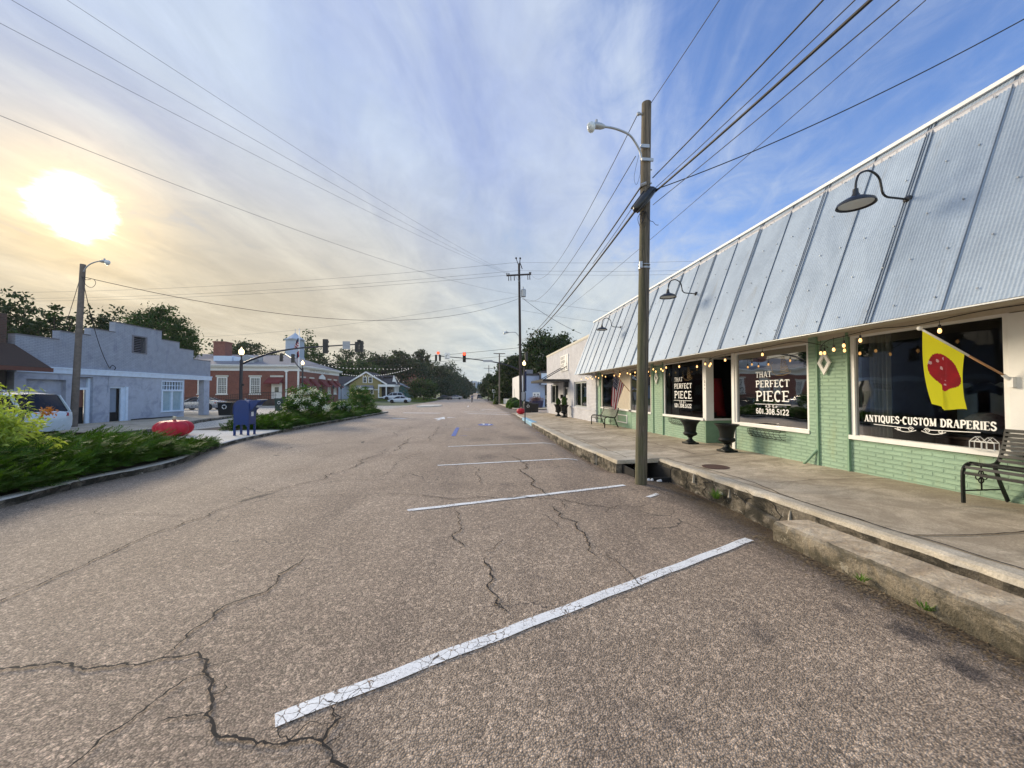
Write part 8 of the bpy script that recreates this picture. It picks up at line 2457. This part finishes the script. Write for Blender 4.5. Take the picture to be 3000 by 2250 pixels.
    for s_ in (-1, 1):
        a = MB(); x0 = L_ - .30; a.hexa([(x0 - .25, s_ * .60, .60), (x0 + .12, s_ * .52, .58), (x0 + .12, s_ * .74, .58), (x0 - .25, s_ * .87, .62), (x0 - .28, s_ * .60, .74), (x0 + .08, s_ * .52, .68), (x0 + .06, s_ * .76, .70), (x0 - .28, s_ * .885, .75)]); a.build('headlight', M['lampglass'], t, local=True)
        zt_ = .86 if kind == 'sedan' else .98
        a = MB(); a.hexa([(.02, s_ * .50, zt_ - .12), (.30, s_ * .86, zt_ - .12), (.32, s_ * .90, zt_ - .12), (-.03, s_ * .62, zt_ - .12), (.04, s_ * .50, zt_), (.34, s_ * .85, zt_), (.36, s_ * .89, zt_), (.0, s_ * .64, zt_)]); a.build('tail_light', M['tail'], t, local=True)
    return t


M['car_glass'] = mat('tinted_car_glass', (0.008, 0.010, 0.018), 0.08, spec=0.25)
M['tail'] = mat('red_tail_lens', (.25, .01, .01), .2)
M['paint_white'] = mat('white_car_paint', (.62, .66, .72), .22, var=.02, coat=.6)
M['paint_silver'] = mat('silver_car_paint', (.30, .31, .34), .28, metal=.5, var=.03, coat=.5)
M['paint_pale'] = mat('pale_blue_white_paint', (.50, .58, .62), .22, var=.02, coat=.6)
M['paint_dark'] = mat('dark_car_paint', (.03, .035, .04), .3, var=.02, coat=.5)
# facing left (-x): local +x turned to world -x
car('parked_car', (-14.6, 14.6, G(-13, 14)), rad(180), 'suv', M['paint_pale'], 'pale blue-white sport utility vehicle with dark windows behind the lime bush', group='vehicles parked along the street')
a = onY(653, 1203, 45.2); car('parked_car', (a.x, 45.2, G(a.x, 45)), rad(180), 'sedan', M['paint_silver'], 'silver sedan seen behind the blue corner column', group='vehicles parked along the street')
a = onY(1204, 1180, 81); car('parked_car', (a.x, 81, G(a.x, 81)), rad(180), 'sedan', M['paint_white'], 'white sedan at the side of the road before the mustard house', group='vehicles parked along the street')
a = onY(1184, 1172, 91); car('parked_car', (a.x, 91, G(a.x, 91)), rad(180), 'suv', M['paint_white'], 'white sport utility vehicle beside the porch behind the white sedan', group='vehicles parked along the street')
a = onY(1322, 1165, 125); car('parked_car', (a.x, 125, G(a.x, 125)), rad(180), 'sedan', M['paint_dark'], 'distant car in the shade left of the far road, left one', group='vehicles parked along the street')
a = onY(1355, 1165, 128); car('parked_car', (a.x, 128, G(a.x, 128)), rad(180), 'sedan', M['paint_silver'], 'distant grey car at the left edge of the far road', group='vehicles parked along the street')
a = onY(1395, 1165, 134); car('parked_car', (a.x + 1.3, 134, G(a.x, 134)), rad(90), 'suv', M['paint_dark'], 'distant dark car just right of the walking person', group='vehicles parked along the street')

# ================================================================== PERSON
def person(loc, lab):
    t = thing('person', loc, lab, 'person')
    J = dict(pel=(0, 0, .93), wa=(0, 0, 1.08), ch=(0, .0, 1.30), nk=(0, 0, 1.45), hd0=(0, -.01, 1.54), hd1=(0, -.015, 1.66), hd2=(0, 0, 1.73),
             lh=(-.09, 0, .90), lk=(-.10, -.05, .50), la=(-.11, .02, .09), lt=(-.12, -.13, .04), rh=(.09, 0, .90), rk=(.10, .03, .50), ra=(.10, .16, .12), rt=(.11, .03, .05),
             ls=(-.17, 0, 1.40), le=(-.24, .03, 1.14), lw=(-.24, -.05, .90), lf=(-.24, -.07, .80), rs=(.17, 0, 1.40), re=(.24, .03, 1.14), rw=(.23, -.06, .92), rf=(.23, -.08, .82))
    R_ = dict(pel=.14, wa=.13, ch=.155, nk=.055, hd0=.07, hd1=.088, hd2=.06, lh=.095, lk=.062, la=.045, lt=.035, rh=.095, rk=.062, ra=.045, rt=.035, ls=.065, le=.045, lw=.032, lf=.03, rs=.065, re=.045, rw=.032, rf=.03)
    E_ = [('pel', 'wa'), ('wa', 'ch'), ('ch', 'nk'), ('nk', 'hd0'), ('hd0', 'hd1'), ('hd1', 'hd2'), ('pel', 'lh'), ('lh', 'lk'), ('lk', 'la'), ('la', 'lt'), ('pel', 'rh'), ('rh', 'rk'), ('rk', 'ra'), ('ra', 'rt'), ('ch', 'ls'), ('ls', 'le'), ('le', 'lw'), ('lw', 'lf'), ('ch', 'rs'), ('rs', 're'), ('re', 'rw'), ('rw', 'rf')]
    names = list(J); me = bpy.data.meshes.new('body'); me.from_pydata([J[n] for n in names], [(names.index(a), names.index(b_)) for a, b_ in E_], [])
    o_ = bpy.data.objects.new('body', me); COL.objects.link(o_); o_.parent = t
    m_ = o_.modifiers.new('skin', 'SKIN')
    for i, n in enumerate(names): me.skin_vertices[0].data[i].radius = (R_[n], R_[n] * (.72 if n in ('pel', 'wa', 'ch') else 1)); me.skin_vertices[0].data[i].use_root = (n == 'pel')
    o_.modifiers.new('sub', 'SUBSURF').levels = 1
    mt, n, out = new_mat('person_clothes'); tcn = n.node('ShaderNodeTexCoord').outputs['Object']; z = n.sep(tcn)[2]
    c = n.mix(n.math('GREATER_THAN', z, .95), (.03, .022, .02), (.09, .11, .19)); c = n.mix(n.math('GREATER_THAN', z, 1.46), c, (.16, .09, .06)); c = n.mix(n.math('GREATER_THAN', z, 1.67), c, (.01, .01, .01))
    pb = n.node('ShaderNodeBsdfPrincipled'); n.link(c, pb.inputs['Base Color']); pb.inputs['Roughness'].default_value = .8; n.link(pb.outputs[0], out.inputs['Surface'])
    me.materials.append(mt)
    return t


a = onY(1383, 1179, 82); person((a.x, 82, G(a.x, 82)), 'person in a dark blue top and dark trousers walking on the empty road')

# litter and grass
lb_ = MB()
for x, y, w_, d in ((3.20, 6.85, .09, .05), (3.36, 6.98, .06, .06), (3.50, 7.02, .11, .05), (3.28, 7.05, .05, .04)):
    lb_.hexa([(x, y, G(x, y) + .01), (x + w_, y + .02, G(x, y) + .012), (x + w_ * .9, y + d, G(x, y) + .03), (x + .01, y + d * .8, G(x, y) + .015), (x + .01, y, G(x, y) + .03), (x + w_, y + .03, G(x, y) + .04), (x + w_ * .9, y + d, G(x, y) + .05), (x + .02, y + d, G(x, y) + .03)])
tag(lb_.build('litter', M['litter']), 'crumpled white litter lying before the drain opening behind the wooden pole', 'litter')


def grass_area(x0, x1, y0, y1, n, seed, h=.12):
    r_ = np.random.RandomState(seed); x = r_.uniform(x0, x1, n); y = r_.uniform(y0, y1, n); V = []; 
    z = np.array([G(a, c) for a, c in zip(x, y)]) + .05; an = r_.uniform(0, 3.14, n); hh = h * r_.uniform(.5, 1.5, n); w_ = .06
    V = np.stack([np.stack([x - w_ * np.cos(an), y - w_ * np.sin(an), z], 1), np.stack([x + w_ * np.cos(an), y + w_ * np.sin(an), z], 1), np.stack([x + r_.normal(0, .05, n), y + r_.normal(0, .05, n), z + hh], 1)], 1).reshape(-1, 3)
    tag(np_mesh('grass', V, np.arange(n * 3).reshape(-1, 3), M['grass']), kind='stuff')
grass_area(-24, -10.8, 86.5, 120, 16000, 1); grass_area(4.6, 8, 66, 120, 5000, 2)

# ================================================================== MORNING HAZE
mt, n, out = new_mat('haze_air')
pv = n.node('ShaderNodeVolumePrincipled'); pv.inputs['Color'].default_value = (.93, .95, 1, 1); pv.inputs['Density'].default_value = 0.00022; pv.inputs['Anisotropy'].default_value = 0.25
n.link(pv.outputs[0], out.inputs['Volume'])
b = MB(); b.box(-720, 720, -95, 1230, -6, 24); hz = b.build('haze', mt); tag(hz, kind='stuff')
SC.cycles.volume_bounces = 0
